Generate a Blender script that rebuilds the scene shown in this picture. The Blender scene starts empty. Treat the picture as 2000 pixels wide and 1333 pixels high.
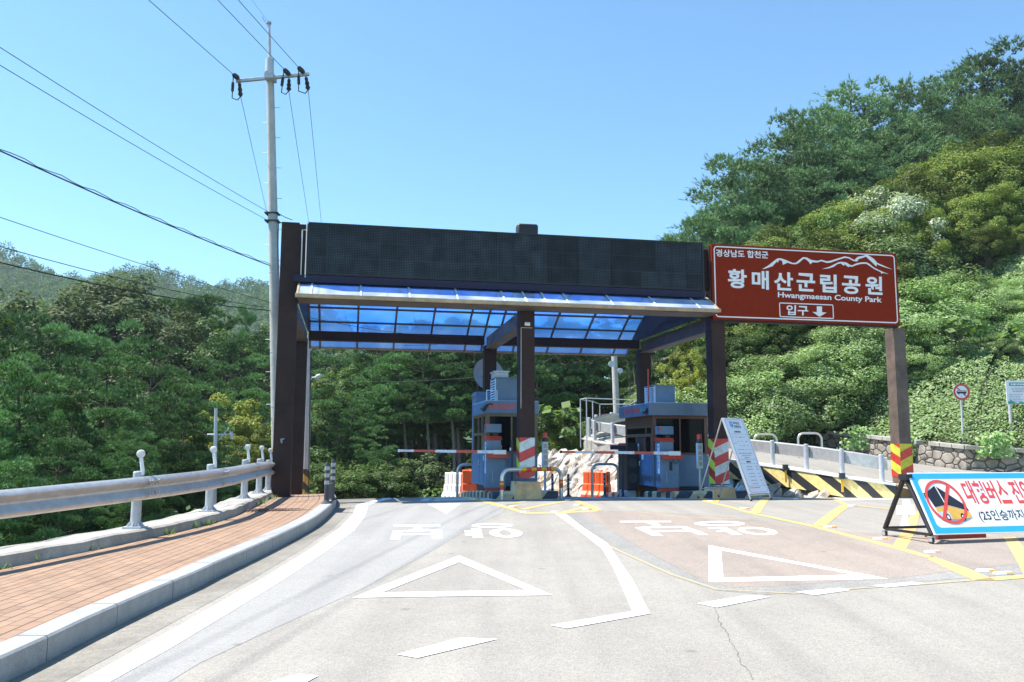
import bpy, bmesh, math, random
import numpy as np
from mathutils import Vector, Matrix
from mathutils.geometry import tessellate_polygon
C = bpy.context.scene
COL = C.collection
rad = math.radians

# ------------------------------------------------------------ camera, sky, sun, exposure
F, CX, CY, EYE, PITCH, ROLL = 1640.0, 1000.0, 666.5, 1.18, 7.25, 0.0034
cam_d = bpy.data.cameras.new("camera")
cam_d.sensor_width = 36.0
cam_d.lens = F / 2000 * 36
cam_d.clip_start = 0.05
cam_d.clip_end = 4000
cam = bpy.data.objects.new("camera", cam_d)
COL.objects.link(cam)
RM = Matrix.Rotation(rad(90 + PITCH), 3, 'X') @ Matrix.Rotation(ROLL, 3, 'Z')
cam.matrix_world = Matrix.Translation((0, 0, EYE)) @ RM.to_4x4()
C.camera = cam

SUN_EL, SUN_AZ = 61.0, -85.0          # azimuth from +Y, clockwise positive (negative: to the left)
w = bpy.data.worlds.new("World")
C.world = w
w.use_nodes = True
nt = w.node_tree
nt.nodes.clear()
sky = nt.nodes.new('ShaderNodeTexSky')
sky.sky_type = 'NISHITA'
sky.sun_disc = False
sky.sun_elevation = rad(SUN_EL)
sky.sun_rotation = rad(SUN_AZ)
sky.altitude = 600
sky.air_density = 1.0
sky.dust_density = 0.3
sky.ozone_density = 6.0
bg = nt.nodes.new('ShaderNodeBackground')
bg.inputs[1].default_value = 0.122
wo = nt.nodes.new('ShaderNodeOutputWorld')
tint = nt.nodes.new('ShaderNodeMix')
tint.data_type = 'RGBA'
tint.blend_type = 'MULTIPLY'
tint.inputs['Factor'].default_value = 1.0
tint.inputs['B'].default_value = (0.86, 1.06, 1.0, 1)
nt.links.new(sky.outputs[0], tint.inputs['A'])
nt.links.new(tint.outputs['Result'], bg.inputs[0])
nt.links.new(bg.outputs[0], wo.inputs[0])

S = Vector((math.sin(rad(SUN_AZ)) * math.cos(rad(SUN_EL)), math.cos(rad(SUN_AZ)) * math.cos(rad(SUN_EL)), math.sin(rad(SUN_EL))))
sl = bpy.data.lights.new("sun", 'SUN')
sl.energy = 4.6
sl.angle = rad(0.5)
sl.color = (1.0, 0.95, 0.88)
so = bpy.data.objects.new("sun", sl)
so.rotation_euler = S.to_track_quat('Z', 'Y').to_euler()
so.location = S * 100
COL.objects.link(so)
C.view_settings.view_transform = 'Standard'
C.view_settings.look = 'None'
C.view_settings.exposure = 1.14
C.view_settings.gamma = 1.0
C.cycles.use_denoising = True
C.cycles.max_bounces = 8
C.cycles.transparent_max_bounces = 12
C.cycles.caustics_reflective = False
C.cycles.caustics_refractive = False

# ------------------------------------------------------------ materials
def newmat(name):
    m = bpy.data.materials.new(name)
    m.use_nodes = True
    n = m.node_tree
    n.nodes.clear()
    return m, n, n.nodes, n.links

def ramp(N, stops):
    r = N.new('ShaderNodeValToRGB')
    e = r.color_ramp.elements
    while len(e) < len(stops):
        e.new(0.5)
    for i, (p, c) in enumerate(stops):
        e[i].position = p
        e[i].color = (c[0], c[1], c[2], 1)
    return r

def mat(name, col, rough=0.6, metal=0.0, var=0.12, scale=6.0, bump=0.0, bscale=40.0, spec=0.5, stain=0.0, fine=0.0):
    m, n, N, L = newmat(name)
    out = N.new('ShaderNodeOutputMaterial')
    p = N.new('ShaderNodeBsdfPrincipled')
    L.new(p.outputs[0], out.inputs[0])
    p.inputs['Roughness'].default_value = rough
    p.inputs['Metallic'].default_value = metal
    p.inputs['Specular IOR Level'].default_value = spec
    tc = N.new('ShaderNodeTexCoord')
    no = N.new('ShaderNodeTexNoise')
    no.inputs['Scale'].default_value = scale
    no.inputs['Detail'].default_value = 6
    no.inputs['Roughness'].default_value = 0.65
    L.new(tc.outputs['Object'], no.inputs['Vector'])
    lo = [max(0, c * (1 - var)) for c in col]
    hi = [min(1, c * (1 + var)) for c in col]
    r = ramp(N, [(0.3, lo), (0.7, hi)])
    L.new(no.outputs['Fac'], r.inputs[0])
    cur = r.outputs[0]
    if fine > 0:
        n2 = N.new('ShaderNodeTexNoise')
        n2.inputs['Scale'].default_value = 160
        n2.inputs['Detail'].default_value = 3
        L.new(tc.outputs['Object'], n2.inputs['Vector'])
        r2 = ramp(N, [(0.35, (1 - fine,) * 3), (0.65, (1 + fine * 0.6,) * 3)])
        L.new(n2.outputs['Fac'], r2.inputs[0])
        mx = N.new('ShaderNodeMix')
        mx.data_type = 'RGBA'
        mx.blend_type = 'MULTIPLY'
        mx.inputs['Factor'].default_value = 1
        L.new(cur, mx.inputs['A'])
        L.new(r2.outputs[0], mx.inputs['B'])
        cur = mx.outputs['Result']
    if stain > 0:
        n3 = N.new('ShaderNodeTexNoise')
        n3.inputs['Scale'].default_value = 0.9
        n3.inputs['Detail'].default_value = 8
        n3.inputs['Roughness'].default_value = 0.7
        L.new(tc.outputs['Object'], n3.inputs['Vector'])
        r3 = ramp(N, [(0.42, (1 - stain,) * 3), (0.6, (1, 1, 1))])
        L.new(n3.outputs['Fac'], r3.inputs[0])
        mx = N.new('ShaderNodeMix')
        mx.data_type = 'RGBA'
        mx.blend_type = 'MULTIPLY'
        mx.inputs['Factor'].default_value = 1
        L.new(cur, mx.inputs['A'])
        L.new(r3.outputs[0], mx.inputs['B'])
        cur = mx.outputs['Result']
    L.new(cur, p.inputs['Base Color'])
    if bump > 0:
        nb = N.new('ShaderNodeTexNoise')
        nb.inputs['Scale'].default_value = bscale
        nb.inputs['Detail'].default_value = 5
        L.new(tc.outputs['Object'], nb.inputs['Vector'])
        b = N.new('ShaderNodeBump')
        b.inputs['Strength'].default_value = bump
        b.inputs['Distance'].default_value = 0.02
        L.new(nb.outputs['Fac'], b.inputs['Height'])
        L.new(b.outputs[0], p.inputs['Normal'])
    return m

def stripe_mat(name, c1, c2, vec, period, rough=0.45, duty=0.5):
    """two colours in slanting bands; vec weighs the object coordinates"""
    m, n, N, L = newmat(name)
    out = N.new('ShaderNodeOutputMaterial')
    p = N.new('ShaderNodeBsdfPrincipled')
    L.new(p.outputs[0], out.inputs[0])
    p.inputs['Roughness'].default_value = rough
    tc = N.new('ShaderNodeTexCoord')
    d = N.new('ShaderNodeVectorMath')
    d.operation = 'DOT_PRODUCT'
    d.inputs[1].default_value = vec
    L.new(tc.outputs['Object'], d.inputs[0])
    a = N.new('ShaderNodeMath')
    a.operation = 'DIVIDE'
    a.inputs[1].default_value = period
    L.new(d.outputs['Value'], a.inputs[0])
    f = N.new('ShaderNodeMath')
    f.operation = 'FRACT'
    L.new(a.outputs[0], f.inputs[0])
    g = N.new('ShaderNodeMath')
    g.operation = 'GREATER_THAN'
    g.inputs[1].default_value = duty
    L.new(f.outputs[0], g.inputs[0])
    no = N.new('ShaderNodeTexNoise')
    no.inputs['Scale'].default_value = 9
    no.inputs['Detail'].default_value = 7
    L.new(tc.outputs['Object'], no.inputs['Vector'])
    mx = N.new('ShaderNodeMix')
    mx.data_type = 'RGBA'
    mx.inputs['A'].default_value = (*c1, 1)
    mx.inputs['B'].default_value = (*c2, 1)
    L.new(g.outputs[0], mx.inputs['Factor'])
    r = ramp(N, [(0.35, (0.78,) * 3), (0.6, (1.0,) * 3)])
    L.new(no.outputs['Fac'], r.inputs[0])
    m2 = N.new('ShaderNodeMix')
    m2.data_type = 'RGBA'
    m2.blend_type = 'MULTIPLY'
    m2.inputs['Factor'].default_value = 1
    L.new(mx.outputs['Result'], m2.inputs['A'])
    L.new(r.outputs[0], m2.inputs['B'])
    L.new(m2.outputs['Result'], p.inputs['Base Color'])
    return m

def leaf_mat(name, cols, trans=0.3, rough=0.5, spec=0.4, tint=(1.25, 1.3, 0.6)):
    m, n, N, L = newmat(name)
    out = N.new('ShaderNodeOutputMaterial')
    g = N.new('ShaderNodeNewGeometry')
    oi = N.new('ShaderNodeObjectInfo')
    tc = N.new('ShaderNodeTexCoord')
    k = len(cols)
    r = ramp(N, [(i / (k - 1), c) for i, c in enumerate(cols)])
    L.new(g.outputs['Random Per Island'], r.inputs[0])
    hv = N.new('ShaderNodeHueSaturation')
    mr = N.new('ShaderNodeMapRange')
    mr.inputs['To Min'].default_value = 0.52
    mr.inputs['To Max'].default_value = 1.42
    L.new(oi.outputs['Random'], mr.inputs['Value'])
    L.new(mr.outputs[0], hv.inputs['Value'])
    L.new(r.outputs[0], hv.inputs['Color'])
    p = N.new('ShaderNodeBsdfPrincipled')
    p.inputs['Roughness'].default_value = rough
    p.inputs['Specular IOR Level'].default_value = spec
    L.new(hv.outputs[0], p.inputs['Base Color'])
    t = N.new('ShaderNodeBsdfTranslucent')
    mm = N.new('ShaderNodeMix')
    mm.data_type = 'RGBA'
    mm.blend_type = 'MULTIPLY'
    mm.inputs['Factor'].default_value = 1
    mm.inputs['B'].default_value = (*tint, 1)
    L.new(hv.outputs[0], mm.inputs['A'])
    L.new(mm.outputs['Result'], t.inputs['Color'])
    s = N.new('ShaderNodeMixShader')
    s.inputs[0].default_value = trans
    L.new(p.outputs[0], s.inputs[1])
    L.new(t.outputs[0], s.inputs[2])
    L.new(s.outputs[0], out.inputs[0])
    return m

def asphalt(name, col, grain=0.35, patch=0.12, track=0.0):
    m, n, N, L = newmat(name)
    out = N.new('ShaderNodeOutputMaterial')
    p = N.new('ShaderNodeBsdfPrincipled')
    L.new(p.outputs[0], out.inputs[0])
    p.inputs['Roughness'].default_value = 0.85
    p.inputs['Specular IOR Level'].default_value = 0.25
    tc = N.new('ShaderNodeTexCoord')
    a = N.new('ShaderNodeTexVoronoi')
    a.inputs['Scale'].default_value = 110
    L.new(tc.outputs['Object'], a.inputs['Vector'])
    r = ramp(N, [(0.0, [c * (1 - grain) for c in col]), (0.35, col), (0.8, [min(1, c * (1 + grain)) for c in col])])
    r.color_ramp.interpolation = 'LINEAR'
    L.new(a.outputs['Color'], r.inputs[0])
    cur = r.outputs[0]
    for sc, lo, hi, amt in ((0.35, 0.35, 0.65, patch), (2.5, 0.3, 0.7, patch * 0.8), (18, 0.35, 0.65, patch * 0.6)):
        no = N.new('ShaderNodeTexNoise')
        no.inputs['Scale'].default_value = sc
        no.inputs['Detail'].default_value = 6
        L.new(tc.outputs['Object'], no.inputs['Vector'])
        r2 = ramp(N, [(lo, (1 - amt,) * 3), (hi, (1 + amt * 0.5,) * 3)])
        L.new(no.outputs['Fac'], r2.inputs[0])
        mx = N.new('ShaderNodeMix')
        mx.data_type = 'RGBA'
        mx.blend_type = 'MULTIPLY'
        mx.inputs['Factor'].default_value = 1
        L.new(cur, mx.inputs['A'])
        L.new(r2.outputs[0], mx.inputs['B'])
        cur = mx.outputs['Result']
    # faint tyre streaks along the lanes
    mp = N.new('ShaderNodeMapping')
    mp.inputs['Scale'].default_value = (2.4, 0.12, 1)
    mp.inputs['Rotation'].default_value = (0, 0, -0.12)
    L.new(tc.outputs['Object'], mp.inputs['Vector'])
    no = N.new('ShaderNodeTexNoise')
    no.inputs['Scale'].default_value = 1.0
    no.inputs['Detail'].default_value = 5
    L.new(mp.outputs[0], no.inputs['Vector'])
    r2 = ramp(N, [(0.38, (0.91, 0.91, 0.92)), (0.56, (1.02,) * 3)])
    L.new(no.outputs['Fac'], r2.inputs[0])
    # scattered dark drips
    vd = N.new('ShaderNodeTexVoronoi')
    vd.inputs['Scale'].default_value = 1.1
    L.new(tc.outputs['Object'], vd.inputs['Vector'])
    r3 = ramp(N, [(0.025, (0.72,) * 3), (0.06, (1,) * 3)])
    L.new(vd.outputs['Distance'], r3.inputs[0])
    for q in (r2, r3):
        mx = N.new('ShaderNodeMix')
        mx.data_type = 'RGBA'
        mx.blend_type = 'MULTIPLY'
        mx.inputs['Factor'].default_value = 1
        L.new(cur, mx.inputs['A'])
        L.new(q.outputs[0], mx.inputs['B'])
        cur = mx.outputs['Result']
    L.new(cur, p.inputs['Base Color'])
    b = N.new('ShaderNodeBump')
    b.inputs['Strength'].default_value = 0.35
    b.inputs['Distance'].default_value = 0.006
    L.new(a.outputs['Distance'], b.inputs['Height'])
    L.new(b.outputs[0], p.inputs['Normal'])
    return m

def paint(name, col, wear=0.5):
    """road paint with worn gaps showing the asphalt colour"""
    m, n, N, L = newmat(name)
    out = N.new('ShaderNodeOutputMaterial')
    p = N.new('ShaderNodeBsdfPrincipled')
    L.new(p.outputs[0], out.inputs[0])
    p.inputs['Roughness'].default_value = 0.7
    tc = N.new('ShaderNodeTexCoord')
    no = N.new('ShaderNodeTexNoise')
    no.inputs['Scale'].default_value = 30
    no.inputs['Detail'].default_value = 8
    no.inputs['Roughness'].default_value = 0.75
    L.new(tc.outputs['Object'], no.inputs['Vector'])
    r = ramp(N, [(0.30, (0.26, 0.24, 0.22)), (0.30 + 0.25 * wear, col)])
    L.new(no.outputs['Fac'], r.inputs[0])
    L.new(r.outputs[0], p.inputs['Base Color'])
    return m

M = {}
M['brown'] = mat('brown steel', (0.040, 0.020, 0.017), 0.6, var=0.3, scale=3, bump=0.05, stain=0.25, spec=0.25)
M['brown_light'] = mat('weathered brown cladding', (0.15, 0.105, 0.08), 0.6, var=0.3, scale=4, bump=0.1, stain=0.35)
M['bronze'] = mat('bronze fascia', (0.50, 0.36, 0.22), 0.45, var=0.22, scale=5, stain=0.25)
M['beamgrey'] = mat('grey beam cladding', (0.115, 0.088, 0.068), 0.6, var=0.25, scale=3, stain=0.3)
M['navy'] = mat('navy sheet', (0.011, 0.019, 0.055), 0.5, var=0.15, spec=0.25)
M['black'] = mat('black plastic', (0.012, 0.012, 0.014), 0.5, var=0.2)
M['rubber'] = mat('dark grey rubber', (0.045, 0.048, 0.055), 0.7, var=0.2)
M['steel'] = mat('galvanised steel', (0.58, 0.565, 0.545), 0.42, metal=0.55, var=0.14, scale=9, stain=0.12)
M['steel_dull'] = mat('dull zinc', (0.52, 0.545, 0.575), 0.55, metal=0.15, var=0.12, scale=9, stain=0.15)
M['chrome'] = mat('polished steel tube', (0.68, 0.64, 0.58), 0.28, metal=0.7, var=0.08)
M['concrete'] = mat('pale concrete', (0.43, 0.405, 0.36), 0.85, var=0.18, scale=5, bump=0.25, stain=0.3, fine=0.12)
M['pole'] = mat('pole concrete', (0.52, 0.49, 0.455), 0.8, var=0.12, scale=4, bump=0.1, stain=0.15)
M['granite'] = mat('granite kerb', (0.35, 0.352, 0.352), 0.75, var=0.12, scale=8, bump=0.1, fine=0.2, stain=0.1)
M['tan'] = mat('tan concrete footing', (0.78, 0.48, 0.23), 0.8, var=0.2, scale=6, bump=0.2, stain=0.3)
M['white'] = mat('white paint', (0.78, 0.78, 0.78), 0.5, var=0.06)
M['signwhite'] = mat('white sheet', (0.72, 0.74, 0.80), 0.45, var=0.03)
M['maroon'] = mat('brown sign sheet', (0.225, 0.022, 0.006), 0.55, var=0.06, spec=0.06)
M['blue_body'] = mat('blue grey panel', (0.122, 0.205, 0.310), 0.42, var=0.12, scale=4, stain=0.15)
M['blue_roof'] = mat('slate blue roof trim', (0.105, 0.155, 0.225), 0.45, var=0.12, scale=4, stain=0.12)
M['acblue'] = mat('blue housing', (0.12, 0.19, 0.27), 0.45, var=0.1)
M['acwhite'] = mat('aged white housing', (0.52, 0.58, 0.60), 0.5, var=0.1)
M['khaki'] = mat('khaki window frame', (0.17, 0.115, 0.06), 0.5, var=0.15)
M['redbrown'] = mat('red brown frame', (0.14, 0.062, 0.042), 0.5, var=0.15)
M['glass'] = mat('dark glass', (0.004, 0.005, 0.006), 0.08, var=0.1, spec=0.08)
M['red'] = mat('red paint', (0.50, 0.045, 0.02), 0.4, var=0.12)
M['darkred'] = mat('dark red rubber', (0.22, 0.025, 0.018), 0.6, var=0.2)
M['redlens'] = mat('red lamp lens', (0.62, 0.06, 0.03), 0.2, var=0.1)
M['orange'] = mat('orange plastic', (0.82, 0.115, 0.02), 0.45, var=0.1, scale=3)
M['whiteplastic'] = mat('white plastic', (0.74, 0.72, 0.69), 0.5, var=0.08, scale=3, stain=0.1)
M['amber'] = mat('amber reflector', (0.80, 0.30, 0.04), 0.35)
M['yellowband'] = mat('yellow tape', (0.75, 0.42, 0.02), 0.4)
M['redband'] = mat('red tape', (0.62, 0.06, 0.03), 0.4)
M['silverband'] = mat('grey reflective band', (0.33, 0.34, 0.36), 0.35)
M['wire'] = mat('cable', (0.02, 0.022, 0.026), 0.6)
M['wiregreen'] = mat('weathered cable', (0.045, 0.06, 0.06), 0.6)
M['insul'] = mat('black insulator', (0.02, 0.02, 0.022), 0.3)
M['bark'] = mat('bark', (0.085, 0.06, 0.045), 0.9, var=0.4, scale=12, bump=0.5, bscale=25)
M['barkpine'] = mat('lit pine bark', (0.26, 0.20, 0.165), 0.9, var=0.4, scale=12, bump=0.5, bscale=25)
M['barkgrey'] = mat('grey bark', (0.17, 0.145, 0.125), 0.9, var=0.35, scale=10, bump=0.5, bscale=25)
M['soil'] = mat('forest soil', (0.055, 0.045, 0.025), 0.95, var=0.4, scale=2, bump=0.4)
M['grassground'] = mat('grassy earth', (0.06, 0.075, 0.025), 0.95, var=0.4, scale=2, bump=0.4)
M['hillgreen'] = mat('forest floor far', (0.04, 0.08, 0.032), 0.95, var=0.3, scale=0.1)
M['cyan'] = mat('cyan print', (0.035, 0.40, 0.78), 0.45, var=0.02)
M['printred'] = mat('red print', (0.72, 0.075, 0.06), 0.45, var=0.03)
M['printblack'] = mat('dark print', (0.02, 0.02, 0.03), 0.5)
M['printgrey'] = mat('grey print', (0.28, 0.28, 0.33), 0.5)
M['printblue'] = mat('blue print', (0.03, 0.22, 0.62), 0.45)
M['printyellow'] = mat('yellow print', (0.72, 0.42, 0.08), 0.45)
M['printgreen'] = mat('green print', (0.02, 0.30, 0.22), 0.45)
M['bannerwhite'] = mat('banner sheet', (0.80, 0.82, 0.83), 0.4, var=0.02)
M['boxbrown'] = mat('brown shutter', (0.065, 0.034, 0.031), 0.5, var=0.15)
M['grate'] = mat('rusty grate', (0.12, 0.06, 0.05), 0.7, var=0.3, scale=14)
M['road'] = asphalt('asphalt', (0.286, 0.266, 0.233), 0.22, 0.07)
M['roadlight'] = asphalt('light concrete overlay', (0.287, 0.280, 0.264), 0.16, 0.05)
M['roadred'] = asphalt('pinkish asphalt', (0.283, 0.238, 0.202), 0.26, 0.07)
M['roadgrey'] = asphalt('grey asphalt seam', (0.250, 0.240, 0.222), 0.35, 0.10)
M['gutter'] = asphalt('gutter concrete', (0.245, 0.228, 0.195), 0.2, 0.2)
M['paintwhite'] = paint('white road paint', (0.74, 0.74, 0.73), 0.62)
M['paintyellow'] = paint('yellow road paint', (0.62, 0.425, 0.135), 0.95)
M['paintfaint'] = paint('faded yellow paint', (0.50, 0.40, 0.20), 1.6)
M['crack'] = mat('road crack', (0.18, 0.167, 0.15), 0.9)
M['stripe_rw'] = stripe_mat('red and white bands', (0.60, 0.05, 0.05), (0.62, 0.68, 0.68), (-0.45, 0, 1), 0.46)
M['stripe_ry'] = stripe_mat('red and lime bands', (0.45, 0.03, 0.02), (0.52, 0.56, 0.05), (0, -0.45, 1), 0.46)
M['stripe_ryf'] = stripe_mat('red and yellow bands', (0.60, 0.05, 0.02), (0.62, 0.53, 0.03), (-0.45, 0, 1), 0.46)
M['stripe_by'] = stripe_mat('black and yellow bands', (0.92, 0.71, 0.28), (0.035, 0.034, 0.033), (1, 0, 0.9), 0.56, duty=0.56)
M['stripe_isle'] = stripe_mat('kerb bands', (0.55, 0.40, 0.20), (0.025, 0.035, 0.06), (0, 1, 0), 0.62)
M['stripe_islef'] = stripe_mat('kerb front bands', (0.50, 0.37, 0.20), (0.018, 0.025, 0.05), (1, 0, -0.9), 0.72)
M['stripe_bar'] = stripe_mat('barrier arm bands', (0.60, 0.09, 0.07), (0.74, 0.76, 0.82), (1, 0, 0), 1.0, 0.4)
M['stripe_pole'] = stripe_mat('pole warning bands', (0.62, 0.36, 0.05), (0.05, 0.045, 0.04), (0.9, 0.4, 1), 0.5)
M['pine'] = leaf_mat('pine needles', [(0.070, 0.145, 0.056), (0.130, 0.235, 0.086), (0.21, 0.335, 0.125)], 0.10, 0.6, 0.12, tint=(1.1, 1.3, 0.6))
M['pineblue'] = leaf_mat('blue green pine needles', [(0.080, 0.150, 0.072), (0.140, 0.230, 0.104), (0.22, 0.315, 0.145)], 0.12, 0.6, 0.12, tint=(1.1, 1.3, 0.6))
M['vinepale'] = leaf_mat('pale silvery vine leaves', [(0.16, 0.24, 0.11), (0.36, 0.43, 0.30), (0.55, 0.58, 0.50)], 0.3, 0.45, 0.35)
M['leaf'] = leaf_mat('broad leaves', [(0.055, 0.110, 0.032), (0.095, 0.162, 0.046), (0.15, 0.22, 0.064)], 0.32, 0.55, 0.2)
M['leafoak'] = leaf_mat('greyish oak leaves', [(0.062, 0.100, 0.042), (0.095, 0.138, 0.056), (0.14, 0.175, 0.078)], 0.28, 0.6, 0.12)
M['leafolive'] = leaf_mat('yellow green maple leaves', [(0.072, 0.122, 0.028), (0.125, 0.19, 0.042), (0.19, 0.25, 0.056), (0.235, 0.23, 0.060)], 0.32, 0.55, 0.2)
M['leafyellow'] = leaf_mat('yellowing leaves', [(0.12, 0.17, 0.03), (0.19, 0.235, 0.05), (0.28, 0.25, 0.06)], 0.38, 0.5, 0.2)
M['vine'] = leaf_mat('vine leaves', [(0.125, 0.235, 0.060), (0.19, 0.31, 0.088), (0.26, 0.38, 0.125), (0.34, 0.45, 0.20), (0.43, 0.50, 0.31)], 0.32, 0.5, 0.3, tint=(1.15, 1.25, 0.7))
M['grass'] = leaf_mat('grass blades', [(0.15, 0.23, 0.05), (0.23, 0.31, 0.07), (0.33, 0.35, 0.12)], 0.4, 0.6, 0.2)
M['bigleaf'] = leaf_mat('large soft leaves', [(0.15, 0.27, 0.07), (0.21, 0.34, 0.10), (0.30, 0.42, 0.17)], 0.38, 0.5, 0.2)
M['farleaf'] = leaf_mat('far forest leaves', [(0.040, 0.098, 0.042), (0.060, 0.125, 0.046), (0.085, 0.15, 0.050), (0.11, 0.165, 0.052)], 0.2, 0.7, 0.05)

def canopy_mat():
    m, n, N, L = newmat('blue translucent sheet')
    out = N.new('ShaderNodeOutputMaterial')
    tc = N.new('ShaderNodeTexCoord')
    no = N.new('ShaderNodeTexNoise')
    no.inputs['Scale'].default_value = 0.9
    no.inputs['Detail'].default_value = 4
    L.new(tc.outputs['Object'], no.inputs['Vector'])
    r = ramp(N, [(0.35, (0.05, 0.23, 0.72)), (0.52, (0.075, 0.29, 0.80)), (0.7, (0.12, 0.36, 0.86))])  # mottled blues imitate soft cloud reflections in the sheet colour
    L.new(no.outputs['Fac'], r.inputs[0])
    tp = N.new('ShaderNodeBsdfTransparent')
    L.new(r.outputs[0], tp.inputs[0])
    tl = N.new('ShaderNodeBsdfTranslucent')
    L.new(r.outputs[0], tl.inputs[0])
    df = N.new('ShaderNodeBsdfDiffuse')
    df.inputs[0].default_value = (0.40, 0.52, 0.86, 1)
    s = N.new('ShaderNodeMixShader')
    s.inputs[0].default_value = 0.26
    L.new(tp.outputs[0], s.inputs[1])
    L.new(tl.outputs[0], s.inputs[2])
    s1 = N.new('ShaderNodeMixShader')
    s1.inputs[0].default_value = 0.12
    L.new(s.outputs[0], s1.inputs[1])
    L.new(df.outputs[0], s1.inputs[2])
    gl = N.new('ShaderNodeBsdfGlossy')
    gl.inputs['Roughness'].default_value = 0.12
    gl.inputs[0].default_value = (0.85, 0.9, 1.0, 1)
    lw = N.new('ShaderNodeLayerWeight')
    lw.inputs[0].default_value = 0.5
    pw = N.new('ShaderNodeMath'); pw.operation = 'POWER'; pw.inputs[1].default_value = 4.0
    L.new(lw.outputs['Facing'], pw.inputs[0])
    fr = N.new('ShaderNodeMath'); fr.operation = 'MULTIPLY_ADD'; fr.inputs[1].default_value = 0.22; fr.inputs[2].default_value = 0.04
    L.new(pw.outputs[0], fr.inputs[0])
    s2 = N.new('ShaderNodeMixShader')
    L.new(fr.outputs[0], s2.inputs[0])
    L.new(s1.outputs[0], s2.inputs[1])
    L.new(gl.outputs[0], s2.inputs[2])
    L.new(s2.outputs[0], out.inputs[0])
    return m
M['canopy'] = canopy_mat()

def frosted_mat():
    m, n, N, L = newmat('frosted sheet with painted sky sheen')
    out = N.new('ShaderNodeOutputMaterial')
    tc = N.new('ShaderNodeTexCoord')
    no = N.new('ShaderNodeTexNoise')
    no.inputs['Scale'].default_value = 1.6
    no.inputs['Detail'].default_value = 5
    L.new(tc.outputs['Object'], no.inputs['Vector'])
    r = ramp(N, [(0.36, (0.30, 0.44, 0.80)), (0.6, (0.68, 0.77, 0.93))])  # pale tones stand in for sky reflected on the eave, put into the colour
    L.new(no.outputs['Fac'], r.inputs[0])
    df = N.new('ShaderNodeBsdfPrincipled')
    df.inputs['Roughness'].default_value = 0.3
    L.new(r.outputs[0], df.inputs['Base Color'])
    tp = N.new('ShaderNodeBsdfTransparent')
    tp.inputs[0].default_value = (0.25, 0.45, 0.9, 1)
    s = N.new('ShaderNodeMixShader')
    s.inputs[0].default_value = 0.36
    L.new(df.outputs[0], s.inputs[1])
    L.new(tp.outputs[0], s.inputs[2])
    L.new(s.outputs[0], out.inputs[0])
    return m
M['frosted'] = frosted_mat()

def led_mat(name='unlit display modules', k_=1.0):
    m, n, N, L = newmat(name)
    out = N.new('ShaderNodeOutputMaterial')
    p = N.new('ShaderNodeBsdfPrincipled')
    L.new(p.outputs[0], out.inputs[0])
    p.inputs['Roughness'].default_value = 0.6
    p.inputs['Specular IOR Level'].default_value = 0.2
    tc = N.new('ShaderNodeTexCoord')
    g = N.new('ShaderNodeNewGeometry')
    r = ramp(N, [(0, (0.023 * k_, 0.030 * k_, 0.036 * k_)), (1, (0.029 * k_, 0.040 * k_, 0.048 * k_))])
    L.new(g.outputs['Random Per Island'], r.inputs[0])
    ch = N.new('ShaderNodeTexVoronoi')
    ch.distance = 'CHEBYCHEV'
    ch.inputs['Scale'].default_value = 26
    ch.inputs['Randomness'].default_value = 0.0
    ch.voronoi_dimensions = '2D'
    sx = N.new('ShaderNodeSeparateXYZ')
    cx_ = N.new('ShaderNodeCombineXYZ')
    L.new(tc.outputs['Object'], sx.inputs[0])
    L.new(sx.outputs['X'], cx_.inputs['X'])
    L.new(sx.outputs['Z'], cx_.inputs['Y'])
    L.new(cx_.outputs[0], ch.inputs['Vector'])
    r2 = ramp(N, [(0.2, (1.9, 1.95, 2.0)), (0.42, (0.25,) * 3)])
    L.new(ch.outputs['Distance'], r2.inputs[0])
    no = N.new('ShaderNodeTexNoise')
    no.inputs['Scale'].default_value = 3
    no.inputs['Detail'].default_value = 8
    L.new(tc.outputs['Object'], no.inputs['Vector'])
    r3 = ramp(N, [(0.35, (0.6,) * 3), (0.65, (1.25,) * 3)])
    L.new(no.outputs['Fac'], r3.inputs[0])
    cur = r.outputs[0]
    for q in (r2, r3):
        mx = N.new('ShaderNodeMix')
        mx.data_type = 'RGBA'
        mx.blend_type = 'MULTIPLY'
        mx.inputs['Factor'].default_value = 1
        L.new(cur, mx.inputs['A'])
        L.new(q.outputs[0], mx.inputs['B'])
        cur = mx.outputs['Result']
    L.new(cur, p.inputs['Base Color'])
    return m
M['led'] = led_mat()
M['led_old'] = led_mat('replaced display modules', 0.55)

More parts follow.
